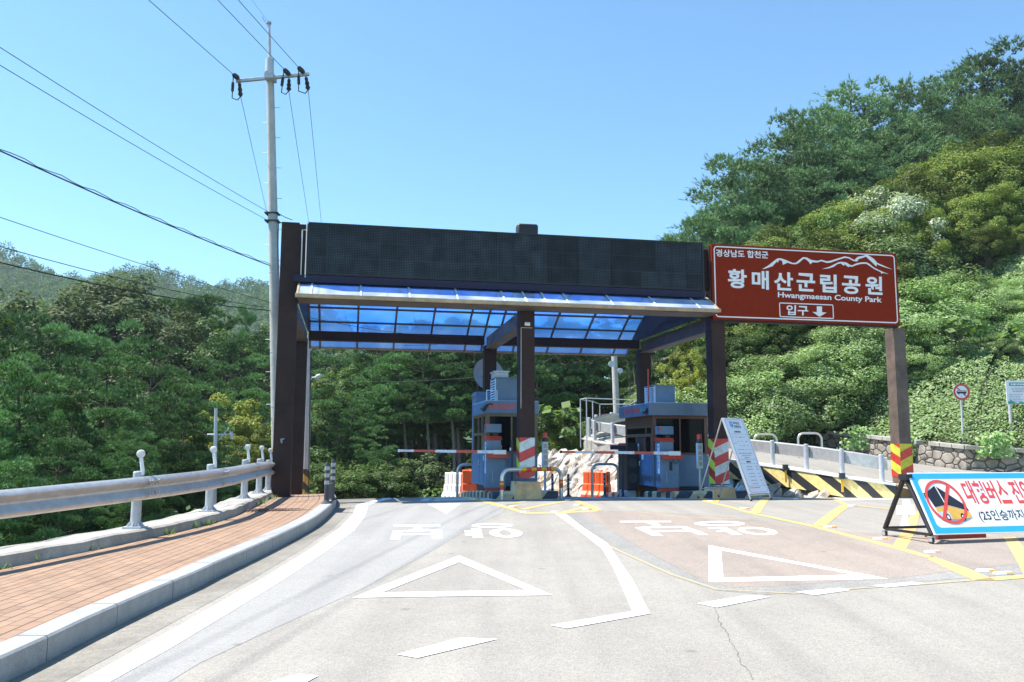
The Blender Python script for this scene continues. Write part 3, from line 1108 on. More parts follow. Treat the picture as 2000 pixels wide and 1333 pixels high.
# lettering painted on the two lanes, read from the other side
def q1(x, y): return (740 + x / 6.667, 1010 + y / 6.667)
def q2(x, y): return (1190 + x / 5.714, 1005 + y / 5.714)
def ell(q, cx, cy, rx, ry, kx, ky, ix, iy, sh=0.0):
    A = []
    out = [(cx + rx * math.cos(a) + sh * ry * math.sin(a), cy + ry * math.sin(a)) for a in np.linspace(0, 2 * math.pi, 25)]
    inn = [(kx + ix * math.cos(a) + sh * iy * math.sin(a), ky + iy * math.sin(a)) for a in np.linspace(0, 2 * math.pi, 25)]
    for i in range(24):
        A.append([q(*p) for p in (out[i], out[i + 1], inn[i + 1], inn[i])])
    return A
G1 = [[(190, 106), (800, 104), (800, 126), (190, 128)], [(455, 127), (560, 127), (560, 164), (455, 164)], [(300, 178), (820, 172), (820, 190), (300, 196)], [(300, 222), (700, 218), (700, 238), (300, 242)],
      [(185, 182), (312, 180), (270, 302), (148, 302)], [(688, 172), (820, 170), (826, 285), (694, 287)], [(1205, 154), (1325, 154), (1360, 280), (1226, 282)], [(1110, 184), (1210, 186), (1214, 206), (1120, 206)], [(1120, 222), (1218, 222), (1222, 246), (1128, 246)]]
W += [px([q1(*p) for p in g]) for g in G1]
G2 = [[(120, 78), (690, 78), (690, 90), (120, 92)], [(390, 90), (500, 90), (580, 127), (492, 128)], [(390, 142), (830, 136), (850, 150), (405, 157)], [(500, 186), (882, 180), (905, 193), (520, 202)],
      [(285, 150), (390, 144), (605, 242), (485, 244)], [(770, 140), (850, 137), (1110, 232), (1000, 233)], [(1190, 150), (1300, 149), (1490, 232), (1380, 233)], [(1095, 150), (1190, 150), (1225, 163), (1120, 164)], [(1185, 186), (1275, 186), (1300, 198), (1210, 200)]]
W += [px([q2(*p) for p in g]) for g in G2]
for g in ell(q1, 1475, 117, 268, 31, 1462, 116, 165, 15) + ell(q1, 1655, 216, 215, 58, 1647, 215, 78, 40, .4) + ell(q2, 1230, 107, 285, 28, 1235, 106, 178, 14) + ell(q2, 1655, 190, 205, 44, 1640, 190, 120, 29, 2.0):
    W.append(px(g))
W.append(px([(835, 985.5), (900, 985), (872, 1005)]))
W.append(px([(1545, 966), (1765, 964), (1790, 976), (1640, 978)]))
W += [px(p) for p in ([(1752, 988), (1785, 987), (1788, 1006), (1750, 1006)], [(1760, 970), (1775, 970), (1778, 988), (1764, 988)], [(1764, 1006), (1772, 1006), (1776, 1032), (1757, 1032)])]
drape(W, .0052, 'white_marking', 'paintwhite', road)
Y += [px(p) for p in ([(905, 971), (960, 981), (985, 988), (1030, 1003), (1018, 1003), (950, 984), (900, 973)], [(1020, 1001.5), (1090, 1001.5), (1168, 997), (1168, 999), (1090, 1004), (1026, 1004.5)], [(1110, 976), (1122, 976), (1177, 997), (1160, 998.5)])]
Y.append(line([(994, 985), (1049, 977)], .12)); Y.append(line([(1020, 996), (1118, 978)], .14)); Y.append(line([(1098, 1002), (1146, 991)], .14))
Y.append(line([(1335, 970), (1380, 981), (1471, 1004), (1593, 1030), (1640, 1042), (1744, 1069), (1820, 1090)], .135))
Y.append(px([(1818, 1086), (1892, 1112), (1945, 1134), (1900, 1134), (1870, 1121), (1812, 1093)]))
Y.append(px([(1900, 1134), (1945, 1128), (2080, 1119), (2080, 1124), (1945, 1135)]))
Y.append(line([(1528, 971), (1652, 987), (1750, 996), (1900, 1008)], .12))
Y.append(line([(1393, 984), (1443, 971)], .17)); Y.append(line([(1475, 1003), (1541, 971)], .18)); Y.append(line([(1598, 1029), (1652, 988)], .2))
Y.append(px([(1744, 1066), (1764, 1035), (1783, 1000), (1797, 1000), (1790, 1035), (1770, 1072)])); Y.append(px([(1960, 1050), (1984, 1050), (2012, 1085), (2045, 1122), (2000, 1124), (1985, 1095)]))
Y.append(line([(1540, 968), (1640, 972), (1770, 972)], .3))
drape(Y, .0045, 'yellow_marking', 'paintyellow', road)
drape([line([(1190, 1068), (1310, 1122), (1400, 1152), (1550, 1160), (1660, 1151), (1800, 1142), (1905, 1134)], .05), line([(1245, 1000), (1330, 1010), (1480, 1016)], .05)], .0038, 'faded_marking', 'paintfaint', road)
rng = random.Random(3)
cr = []
pts = [(1395, 1186), (1403, 1205), (1408, 1222), (1420, 1238), (1428, 1258), (1441, 1276), (1446, 1295), (1462, 1312), (1470, 1333)]
pp = []
for a, b in zip(pts, pts[1:]):
    for i in range(4):
        pp.append((a[0] + (b[0] - a[0]) * i / 4 + rng.uniform(-3, 3), a[1] + (b[1] - a[1]) * i / 4))
drape([line(pp[:14], .007), line(pp[13:24], .005), line(pp[23:], .006)], .003, 'crack', 'crack', road)

# ------------------------------------------------------------ kerb, sidewalk, plinth
n = len(kerb)
nrm = []
for i, p in enumerate(kerb):
    d = kerb[min(i + 1, n - 1)] - kerb[max(0, i - 1)]
    d.z = 0
    d.normalize()
    nrm.append(Vector((-d.y, d.x, 0)))       # to the left
def ksec(i):
    p, a = kerb[i], nrm[i]
    b = Vector((0, 0, -KH - .1))
    return [p + b + a * 0, p + Vector((0, 0, -.02)), p + a * .02, p + a * .2, p + a * .2 + Vector((0, 0, -.1))]
mb = MB()
# stones one metre long with open joints
seg = []
acc = 0
start = 0
L = [0]
for i in range(1, n):
    L.append(L[-1] + (kerb[i] - kerb[i - 1]).length)
LA = np.array(L)
def kat(s):
    i = int(np.clip(np.searchsorted(LA, s) - 1, 0, n - 2))
    f = (s - LA[i]) / max(1e-6, LA[i + 1] - LA[i])
    return kerb[i].lerp(kerb[i + 1], f), nrm[i].lerp(nrm[i + 1], f).normalized()
s = 0.0
while s < L[-1] - 1.2 and kat(s)[0].y < 50:
    rows = []
    for f in (0, .5, 1):
        p, a = kat(s + .006 + f * .988)
        rows.append([p + Vector((0, 0, -KH - .12)), p + Vector((0, 0, -.015)), p + a * .015, p + a * .2, p + a * .2 + Vector((0, 0, -.12))])
    mb.loft(rows)
    mb.add(rows[0], [(0, 1, 2, 3, 4)]); mb.add(rows[-1], [(4, 3, 2, 1, 0)])
    s += 1.0
tag(mb.build('kerb', 'granite'), kind='structure')
# mortar under the joints
mb = MB().loft([[kerb[i] + Vector((0, 0, -KH - .12)) + nrm[i] * .012, kerb[i] + Vector((0, 0, -.012)) + nrm[i] * .012, kerb[i] + Vector((0, 0, -.012)) + nrm[i] * .19] for i in range(n)])
tag(mb.build('kerb_bedding', 'roadgrey'), kind='structure')

GL = smooth_line([Vector((x, y, 0)) for x, y in GLINE], 2)
GLY = np.array([p.y for p in GL]); GLX = np.array([p.x for p in GL])
def gx_at(y): return float(np.interp(y, GLY, GLX))
# the plinth's front foot, seen against the bricks
GPOST = [GR(266, 1031, KH + .13), GR(414, 999, KH + .13), GR(477, 975, KH + .13)]
for (u_, dy_) in ((504, 2.3), (522, 4.4), (533, 6.4)):
    q_ = AT(u_, 960, GPOST[2].y + dy_); GPOST.append(Vector((q_.x, q_.y, 0)))
d0_ = GPOST[0] - GPOST[1]
GPOST = [GPOST[0] + d0_ * 2.6 + Vector((-1.1, 0, 0)), GPOST[0] + d0_ * 1.45 + Vector((-.45, 0, 0))] + GPOST
ppx = [(0, 1097), (95, 1080), (185, 1057), (290, 1032), (410, 1003), (480, 985), (520, 972)]
PF = [p + Vector((.24, 0, 0)) for p in GPOST]
PF = [PF[0] + (PF[0] - PF[1]) * 2.0] + PF + [Vector((-8.6, 28, 0)), Vector((-10.5, 35, 0))]
PF = smooth_line(PF, 1)
PFY = np.array([p.y for p in PF]); PFX = np.array([p.x for p in PF])
def pf_x(y): return float(np.interp(y, PFY, PFX))
mb = MB()
rows, uvs = [], []
for y in np.arange(1.0, 34, .4):
    a = pf_x(y) - .05
    i = int(np.argmin(abs(KY - y)))
    b = XL(y) - .19 / max(.4, abs(nrm[i].x))
    rows.append([(a + (b - a) * k / 8, y, zg(a + (b - a) * k / 8, y) + KH - .006) for k in range(9)])
mb.loft(rows)
sw = mb.build('sidewalk', 'brick')
tag(sw, kind='structure')
uvl = sw.data.uv_layers.new(name='UVMap')
for lp in sw.data.loops:
    co = sw.data.vertices[lp.vertex_index].co
    uvl.data[lp.index].uv = (co.y * .97 + co.x * .22, (co.x - XL(co.y)) + .02 * co.y)
# plinth carrying the guardrail
mb = MB()
rows = []
rr = random.Random(7)
for y in np.arange(1.0, 25.5, .25):
    x = pf_x(y)
    z = zg(x, y) + KH
    h = .13 + rr.uniform(-.012, .012)
    rows.append([(x + rr.uniform(-.015, .015), y, z - .05), (x - .02, y, z + h - .02), (x - .06, y, z + h), (x - .5, y, z + h - .01), (x - .52, y, z - .9)])
mb.loft(rows)
mb.add(rows[-1], [(0, 1, 2, 3, 4)])
tag(mb.build('plinth', 'concrete', smooth=False, bevel=0), kind='structure')
# weeds along the foot of the plinth
g = np.random.default_rng(5)
V = []
for _ in range(24):
    y = g.uniform(6, 21); x = pf_x(y) + g.uniform(-.02, .05)
    z = zg(x, y) + KH
    for k in range(g.integers(4, 22)):
        a = g.uniform(0, 6.28); l = g.uniform(.03, .11)
        b = np.array([x, y, z]) + g.normal(0, .03, 3) * [1, 2.5, 0]
        d = np.array([math.cos(a) * .7, math.sin(a) * .7, 1]) * l
        wv = np.array([-math.sin(a), math.cos(a), 0]) * .012
        V += [b - wv, b + wv, b + d]
o = np_mesh('weeds', V, 3, 'vine')
tag(o, 'small green weeds sprouting along the joint of brick sidewalk and plinth', 'weeds', kind='stuff')
# drain grate in the bricks
c = GR(549, 996, KH)
mb = MB()
mb.box(-.55, .55, -.2, -.17, .0, .012); mb.box(-.55, .55, .17, .2, .0, .012)
for i in range(19):
    mb.box(-.55 + i * .0595, -.525 + i * .0595, -.17, .17, .0, .010)
dg_ = mb.build('drain_grate', 'grate')
dg_.location = (c.x, c.y, c.z - .004); dg_.rotation_euler = (0, 0, rad(8))
tag(dg_, 'rusty rectangular drain grate set in the brick sidewalk', 'drain grate')

# ------------------------------------------------------------ ramp road behind the gate
rows = []
NR, FR_ = NEAR[:13], FAR[:13]
for a, b in zip(NR, FR_):
    rows.append([(a[0] + (b[0] - a[0]) * k / 8, a[1] + (b[1] - a[1]) * k / 8, a[2] + (b[2] - a[2]) * k / 8 - .01) for k in range(9)])
R2 = []
for i in range(len(rows) - 1):
    for f in (0, .25, .5, .75):
        R2.append([tuple(Vector(p).lerp(Vector(q), f)) for p, q in zip(rows[i], rows[i + 1])])
R2.append(rows[-1])
ramp_o = tag(MB().loft(R2).build('ramp_road', 'road'), kind='structure')
rl = []
for r in R2[14:-6]:
    p, q = Vector(r[0]), Vector(r[-1])
    d = (q - p).normalized()
    rl.append([p + d * .75 + Vector((0, 0, .012)), p + d * .88 + Vector((0, 0, .012))])
MB().loft(rl).build('edge_line', 'paintwhite', ramp_o)
# ------------------------------------------------------------ the gate
gate = thing('toll_gate', 'brown steel toll gate spanning both lanes under a long unlit display and blue canopy', 'toll gate', GO, GA)
SPL, SPM, SPR = -5.55, 0.0, 4.87
TB = 5.25
ZB0, ZB1 = 4.22, 4.62
def post(s, t, z0, z1, w=.34, d=.36, name='post'):
    mb = MB().box(s - w / 2, s + w / 2, t - d / 2, t + d / 2, z0, z1)
    for z in (1.9, 3.3):
        mb.box(s - w / 2 - .002, s + w / 2 + .002, t - d / 2 - .002, t + d / 2 + .002, z, z + .008)
    return mb.build(name, 'brown', gate, bevel=.006)
lp = post(SPL, 0, -.06, 6.3, .40)
mp = post(SPM, 0, .5, 5.0, .36)
rp = post(SPR, 0, .3, 6.25, .36)
post(SPL + .06, 4.6, -.25, ZB0, .34)
post(SPM, TB, .1, ZB0, .36)
post(SPR, TB, .1, ZB0, .36)
# marks on the left post
mb = MB()
mb.flat([(SPL - .05, -.186, 1.36), (SPL + .03, -.186, 1.38), (SPL + .045, -.186, 1.35), (SPL - .0, -.186, 1.34), (SPL + .0, -.186, 1.27), (SPL - .03, -.186, 1.26), (SPL - .045, -.186, 1.31)])
mb.build('painted_mark', 'printgrey', lp)
# footings and hazard wraps
for s, h, wdt in ((SPM, .40, .66), (SPR, .24, .62)):
    MB().prism([(s - wdt / 2, -.30, -.03), (s + wdt / 2, -.30, -.03), (s + wdt / 2 - .03, -.27, h), (s - wdt / 2 + .03, -.27, h)], (0, 0, 0), (0, .56, 0)).build('footing', 'tan', gate, bevel=.02)
def wrap(s, t, w, d, z0, z1, front, side, parent):
    mb = MB()
    e = .004
    x0, x1, y0, y1 = s - w / 2 - e, s + w / 2 + e, t - d / 2 - e, t + d / 2 + e
    mb.add([(x0, y0, z0), (x1, y0, z0), (x1, y0, z1), (x0, y0, z1)], [(0, 1, 2, 3)], 0)
    mb.add([(x0, y1, z0), (x0, y0, z0), (x0, y0, z1), (x0, y1, z1)], [(0, 1, 2, 3)], 1)
    mb.add([(x1, y0, z0), (x1, y1, z0), (x1, y1, z1), (x1, y0, z1)], [(0, 1, 2, 3)], 1)
    return mb.build('hazard_wrap', [front, side], parent)
wrap(SPM, 0, .36, .36, .48, 1.42, 'stripe_rw', 'stripe_ry', mp)
wrap(SPR, 0, .36, .36, .32, 1.42, 'stripe_rw', 'stripe_ry', rp)
# beams
FB0, FB1 = 4.46, 4.74
KB0, KB1 = 4.25, 4.52
for s0, s1, off, t, z0, z1 in ((SPL, SPM, .2, 0, FB0, FB1), (SPM, SPR, .18, 0, FB0, FB1), (SPL, SPM, .23, TB, KB0, KB1), (SPM, SPR, .18, TB, KB0, KB1)):
    MB().box(s0 + off, s1 - .18, t - .12, t + .12, z0, z1).build('beam', 'brown', gate, bevel=.006)
ZB0, ZB1 = 4.16, 4.46
for s in (SPL + .06, SPM, SPR):
    MB().box(s - .13, s + .13, .18, TB - .18, ZB0 - .02, ZB1).box(s - .16, s + .16, .18, TB - .18, ZB0 - .05, ZB0 - .022).build('cross_beam', 'beamgrey', gate, bevel=.005)
# curved canopy
def zc(t):
    q = (t - 2.62) / 3.45
    return 5.56 - 1.22 * q * q - .05 * (t - 2.62)
T0, T1_ = -.82, 6.08
ts = np.linspace(T0, T1_, 29)
S0, S1 = SPL + .22, GP(1405, 602, -.82)[0]
mb = MB()
for s0, s1 in ((S0, SPM - .12), (SPM - .12, SPM + .30), (SPM + .30, S1)):
    mb.loft([[(s0 + .006, t, zc(t)), (s1 - .006, t, zc(t))] for t in np.linspace(-.30, T1_, 27)])
mb.build('canopy_sheet', 'canopy', gate, smooth=True)
mb = MB()
for s0, s1 in ((S0, SPM - .12), (SPM - .12, SPM + .30), (SPM + .30, S1)):
    mb.loft([[(s0 + .006, t, zc(t)), (s1 - .006, t, zc(t))] for t in np.linspace(T0, -.305, 6)])
mb.build('eave_sheet', 'frosted', gate, smooth=True)
ribs = [S0 + .02, -5.02, -3.93, -2.84, -1.75, -.66, -.14, .32, .86, 1.95, 3.04, 4.13, S1 - .02]
for s in ribs:
    mb = MB()
    mb.loft([[(s - .022, t, zc(t) + .006), (s + .022, t, zc(t) + .006), (s + .022, t, zc(t) + .022), (s - .022, t, zc(t) + .022)] for t in ts], close=True)
    mb.loft([[(s - .028, t, zc(t) - .06), (s + .028, t, zc(t) - .06), (s + .028, t, zc(t) - .006), (s - .028, t, zc(t) - .006)] for t in ts], 1, close=True)
    mb.build('rib', ['bronze' if s not in ribs[1:-1] else 'acwhite', 'beamgrey'], gate)
for t in (.15, 1.1, 1.95, 2.8, 3.6, 4.35, 5.0):
    MB().box(S0 + .05, S1 - .05, t - .028, t + .028, zc(t) - .115, zc(t) - .062).build('purlin', 'beamgrey', gate)
MB().box(S0 - .02, S1 + .02, T0 - .06, T0 + .03, zc(T0) - .075, zc(T0) + .012).build('fascia', 'bronze', gate, bevel=.008)
MB().box(S0 - .02, S1 + .02, T1_ - .02, T1_ + .03, zc(T1_) - .05, zc(T1_) + .02).build('fascia', 'bronze', gate, bevel=.006)
MB().box(S0 + .02, S1 - .02, T0 + .032, -.13, zc(T0) - .09, zc(T0) - .065).build('soffit', 'beamgrey', gate)
for s in (S0 + .02, S1 - .02):
    MB().loft([[(s - .025, t, ZB1 + .01 if 0.2 < t < 5.1 else zc(t) - .08), (s - .025, t, zc(t) - .062)] for t in ts]).build('gable_panel', 'brown', gate)
# display
LS0, LS1 = GP(601, 486, -.34)[0], GP(1373, 520, -.34)[0]
LZ1 = GP(986, 454.5, -.34)[1]
LZ0 = GP(986, 552, -.34)[1]
NZ0 = GP(986, 566, -.34)[1]
led = MB().box(LS0, LS1, -.33, -.19, NZ0 + .17, LZ1).build('display', 'black', gate, bevel=.01)
mb = MB()
nc, nr_ = 24, 3
cw, chh = (LS1 - LS0 - .08) / nc, (LZ1 - LZ0 - .07) / nr_
lr = random.Random(11)
for i in range(nc):
    for j in range(nr_):
        x = LS0 + .04 + i * cw; z = LZ0 + .03 + j * chh
        yy = -.336 - lr.uniform(0, .006)
        old = i in (15, 14) or i in (18, 19) or (i, j) in ((20, 2), (23, 0), (20, 1))
        mb.add([(x + .007, yy, z + .007), (x + cw - .007, yy, z + .007), (x + cw - .007, yy, z + chh - .007), (x + .007, yy, z + chh - .007)], [(0, 1, 2, 3)], 1 if old else 0)
mb.build('module_face', ['led', 'led_old'], led)
MB().box(LS0, LS1, -.352, -.334, LZ1 - .03, LZ1 + .003).box(LS0 - .02, LS0 + .018, -.352, -.334, LZ0 - .02, LZ1 - .032).box(LS1 - .018, LS1 + .02, -.352, -.334, LZ0 - .02, LZ1 - .032).build('display_frame', 'black', led)
MB().prism([(LS0 - .3, -.36, LZ0 - .02), (LS0 - .3, -.12, LZ0 - .02), (LS0 - .3, -.12, NZ0), (LS0 - .3, -.30, NZ0)], (0, 0, 0), (LS1 - LS0 + .34, 0, 0)).build('display_sill', 'navy', led, bevel=.004)
MB().box(SPL + .2, LS0 - .03, -.2, .1, NZ0 + .1, LZ1 - .02).build('side_panel', 'brown', gate, bevel=.005)
MB().tube([(SPL + .27, -.23, NZ0 + .1), (SPL + .27, -.23, LZ1 - .16), (LS0 - .02, -.23, LZ1 - .16)], .013, 8).tube([(LS0 - .035, -.345, NZ0 + .1), (LS0 - .035, -.345, LZ1 + .02)], .011, 8).build('conduit', 'white', gate)
MB().box(LS1 + .03, SPR - .19, -.1, .1, NZ0 + .25, LZ1 - .1).build('side_panel', 'brown', gate)
# a narrow bracket line under the canopy: slack cables
for (a, b, sg) in (((SPL + .3, .3, 4.2), (-.3, 4.9, 4.45), .15), ((-2.6, 5.0, 4.15), (-.2, 4.9, 4.5), .1)):
    pts = [Vector(a).lerp(Vector(b), k / 10) - Vector((0, 0, sg * math.sin(math.pi * k / 10))) for k in range(11)]
    MB().tube(pts, .006, 5).build('slack_cable', 'wire', gate)

# loudspeaker box on the display
sp = thing('siren_box', 'black rounded speaker box standing on top of the display', 'speaker', GW(GP(1029, 445, -.2)[0], -.2, LZ1 + .003), GA)
MB().loft([[(x * k, y * k2, z) for x, y in ((-.25, -.12), (-.22, -.15), (.22, -.15), (.25, -.12), (.25, .12), (.22, .15), (-.22, .15), (-.25, .12))] for z, k, k2 in ((0, 1, 1), (.2, 1.0, 1), (.235, .96, .9), (.245, .9, .8))], close=True).add([(-.2, -.1, .244), (.2, -.1, .244), (.2, .1, .244), (-.2, .1, .244)], [(0, 1, 2, 3)]).build('housing', 'black', sp, smooth=True)
mb = MB()
for x in (-.1, .1):
    mb.lathe([(.075, -.155), (.07, -.162), (.03, -.152), (0.0, -.152)], 16, T=Matrix.Translation((x, 0, .11)) @ Matrix.Rotation(rad(-90), 4, 'X') @ Matrix.Scale(-1, 4, (0, 0, 1)))
mb.build('speaker_grille', 'rubber', sp, smooth=True)
# camera on the middle post
pz = GP(1030, 634, -.2)
cc = thing('cctv_camera', 'small white surveillance camera on the middle gate post', 'camera', GW(pz[0], -.185, pz[1]), GA)
MB().tube([(0, -.02, 0), (0, -.10, .02), (0, -.12, .0)], .02, 8).build('bracket', 'white', cc)
MB().tube([(-.075, -.10, .0), (.045, -.16, -.015)], .045, 14).build('housing', 'white', cc, bevel=.008)
MB().tube([(.045, -.16, -.015), (.075, -.175, -.02)], .038, 14).build('lens', 'black', cc)
MB().tube([(-.15, -.006, -.08), (-.15, -.006, -2.0)], .008, 6).tube([(-.15, -.006, -.08), (0.12, -.006, -.08)], .008, 6).build('cable', 'steel_dull', cc)

# ------------------------------------------------------------ brown park sign with its own post
tS = -.34
c_tl = GP(1389, 476.5, tS); c_tr = GP(1752, 495.5, tS); c_br = GP(1757, 636, tS)
GS0, GS1, GZ1, GZ0 = c_tl[0], (c_tr[0] + c_br[0]) / 2, (c_tl[1] + c_tr[1]) / 2, c_br[1]
sg = thing('park_sign', 'large brown sign board with white Korean lettering, mountain outline and arrow beside the gate', 'sign', GW((GS0 + GS1) / 2, tS, GZ0), GA)
bx, bz = (GS0 + GS1) / 2, GZ0
board = MB().box(GS0 - bx, GS1 - bx, 0, .06, 0, GZ1 - bz).build('board', 'maroon', sg, bevel=.008)
MB().box(GS0 - bx + .05, GS1 - bx - .05, .061, .14, .08, GZ1 - bz - .08).box(GS0 - bx + .02, GS1 - bx - .02, .0612, .17, -.05, .06).build('backing_frame', 'brown', sg)
def zs(x, y):
    s, z = GP(1360 + x / 4.443, 460 + y / 4.443, tS)
    return Vector((s - bx, -.004, z - bz))
def par(mb, txt, bl, br, tl, bold=0.0, cond=1):
    a, b, c = zs(*bl), zs(*br), zs(*tl)
    put_text(mb, txt, a, b - a, c - a, 0, bold)
mb = MB()
for ch, (x0, x1, y0, y1) in zip('\ud669\ub9e4\uc0b0\uad70\ub9bd\uacf5\uc6d0', ((272, 437, 290, 460), (480, 628, 303, 470), (672, 838, 315, 478), (868, 1030, 325, 487), (1072, 1217, 335, 497), (1262, 1422, 348, 510), (1465, 1613, 352, 515))):
    k = (x1 - x0) * .05
    par(mb, ch, (x0 + 2, y1 - k * .5), (x1 + 2, y1 + k * .5), (x0, y0), .028)
par(mb, '\uacbd\uc0c1\ub0a8\ub3c4 \ud569\ucc9c\uad70', (170, 184), (625, 203), (168, 120), .022)
par(mb, 'Hwangmaesan County Park', (707, 553), (1610, 598), (707, 490), .022)
par(mb, '\uc785\uad6c', (780, 691), (970, 698), (782, 603), .022)
mb.build('lettering', 'white', board)
mb = MB()
mb.flat([zs(*p) for p in [(1045, 616), (1090, 618), (1090, 668), (1130, 671), (1068, 708), (1007, 665), (1045, 667)]])
mb.build('arrow', 'white', board)
mb = MB()
def rrect(x0, x1, z0, z1, r, wd, y, mb, mi=0, T=None):
    def ring(i):
        P = []
        for cx, cz, a0 in ((x1 - r, z1 - r, 0), (x0 + r, z1 - r, 90), (x0 + r, z0 + r, 180), (x1 - r, z0 + r, 270)):
            for k in range(6):
                a = rad(a0 + k * 18)
                P.append(Vector((cx + (r - i) * math.cos(a), y, cz + (r - i) * math.sin(a))))
        return [T(p) for p in P] if T else P
    A, B = ring(0), ring(wd)
    mb.loft([A, B], mi, close=True)
rrect(GS0 - bx + .06, GS1 - bx - .06, .05, GZ1 - bz - .05, .09, .03, -.004, mb)
a_, b_ = zs(722, 712), zs(1188, 580 + 20)
rrect(a_.x, b_.x, zs(955, 718).z, zs(955, 592).z, .04, .025, -.004, mb)
mb.build('border', 'white', board)
mb = MB()
mt1 = [(570, 293), (620, 265), (645, 245), (690, 210), (705, 200), (735, 200), (770, 212), (835, 240), (865, 238), (890, 215), (925, 190), (955, 192), (1000, 215), (1050, 222), (1085, 213), (1130, 225), (1160, 222), (1230, 200), (1285, 183), (1325, 190), (1370, 215), (1400, 187), (1440, 180), (1470, 170), (1490, 172), (1540, 205), (1570, 240), (1620, 262), (1703, 298), (1640, 280), (1590, 262), (1566, 250), (1562, 272), (1530, 240), (1495, 208), (1470, 185), (1440, 198), (1410, 205), (1395, 228), (1365, 225), (1320, 200), (1285, 197), (1230, 215), (1165, 237), (1130, 240), (1085, 225), (1050, 237), (1005, 235), (990, 252), (970, 225), (945, 205), (925, 207), (890, 240), (865, 252), (830, 250), (790, 238), (750, 257), (745, 225), (720, 212), (705, 240), (700, 225), (660, 270), (640, 275), (600, 290)]
mt2 = [(1090, 293), (1150, 275), (1200, 250), (1225, 237), (1250, 230), (1300, 235), (1330, 255), (1350, 262), (1385, 245), (1430, 235), (1475, 235), (1500, 247), (1540, 280), (1590, 305), (1620, 318), (1672, 338), (1620, 327), (1605, 335), (1600, 320), (1540, 292), (1500, 264), (1475, 248), (1430, 248), (1385, 260), (1350, 274), (1328, 270), (1320, 278), (1287, 252), (1280, 265), (1252, 245), (1225, 250), (1190, 275), (1150, 287)]
mb.flat([zs(*p) for p in mt1])
mb.flat([zs(*p) for p in mt2])
mb.build('mountain_outline', 'white', board)
SPS = GP(1750, 760, 0)[0] + .04
psx = SPS - bx
spost = MB().box(psx - .17, psx + .17, -tS - .20, -tS + .16, .28 - bz, -.052).box(psx - .175, psx - .055, -tS - .215, -tS - .198, .3 - bz, -.06).build('sign_post', 'brown_light', sg, bevel=.006)
wp = MB()
z0_, z1_ = GP(1760, 932, -.2)[1], GP(1757, 867, -.2)[1]
x0, x1, y0, y1 = psx - .181, psx + .176, -tS - .22, -tS + .164
wp.add([(x0, y0, z0_ - bz), (x1, y0, z0_ - bz), (x1, y0, z1_ - bz), (x0, y0, z1_ - bz)], [(0, 1, 2, 3)], 0)
wp.add([(x0, y1, z0_ - bz), (x0, y0, z0_ - bz), (x0, y0, z1_ - bz), (x0, y1, z1_ - bz)], [(0, 1, 2, 3)], 1)
wp.add([(x1, y0, z0_ - bz), (x1, y1, z0_ - bz), (x1, y1, z1_ - bz), (x1, y0, z1_ - bz)], [(0, 1, 2, 3)], 1)
wp.build('hazard_wrap', ['stripe_ryf', 'stripe_ry'], spost)
MB().box(psx - .28, psx + .28, -tS - .3, -tS + .28, -.1 - bz, .3 - bz).build('footing', 'tan', sg, bevel=.02)

# ------------------------------------------------------------ traffic islands
def island(s0, s1, t0, t1, label):
    o = thing('traffic_island', label, 'traffic island', GW((s0 + s1) / 2, t0, 0), GA, 'kerbed islands under the toll gate')
    hw = (s1 - s0) / 2
    rows = []
    for k in range(13):
        t = (t1 - t0) * k / 12
        q = GW((s0 + s1) / 2, t0 + t)
        z = zg(q.x, q.y)
        rows.append((t, z))
    mb = MB()
    mb.loft([[(-hw + .08, t + .0, z + .17), (hw - .08, t, z + .17)] for t, z in rows])
    mb.build('slab', 'concrete', o)
    side = [[(x * hw, t, z - .1), (x * hw, t, z + .13), (x * (hw - .03), t, z + .165), (x * (hw - .2), t, z + .168)] for x in (-1,) for t, z in rows]
    mb = MB().loft(side)
    mb.loft([[(hw, t, z - .1), (hw, t, z + .13), (hw - .03, t, z + .165), (hw - .2, t, z + .168)] for t, z in rows])
    z = rows[-1][1]
    mb.add([(-hw, rows[-1][0], z - .1), (hw, rows[-1][0], z - .1), (hw, rows[-1][0], z + .165), (-hw, rows[-1][0], z + .165)], [(0, 1, 2, 3)])
    mb.build('side_kerb', 'stripe_isle', o)
    z = rows[0][1]
    MB().loft([[(x, -.05, z - .1), (x, -.04, z + .11), (x, .0, z + .171), (x, .2, z + .172)] for x in np.linspace(-hw - .01, hw + .01, 6)]).add([(-hw - .01, -.05, z - .1), (-hw - .01, -.04, z + .11), (-hw - .01, 0, z + .171), (-hw - .01, .2, z + .172), (-hw - .01, .2, z - .1)], [(0, 1, 2, 3, 4)]).add([(hw + .01, -.05, z - .1), (hw + .01, -.04, z + .11), (hw + .01, 0, z + .171), (hw + .01, .2, z + .172), (hw + .01, .2, z - .1)], [(4, 3, 2, 1, 0)]).build('front_kerb', 'stripe_islef', o)
    return o
island(-.80, .72, -.22, 5.6, 'striped kerb island carrying the middle gate post and left booth')
island(3.62, 5.75, -.22, 5.6, 'striped kerb island carrying the right gate post and right booth')
def iz(s, t):
    q = GW(s, t)
    return zg(q.x, q.y) + .17

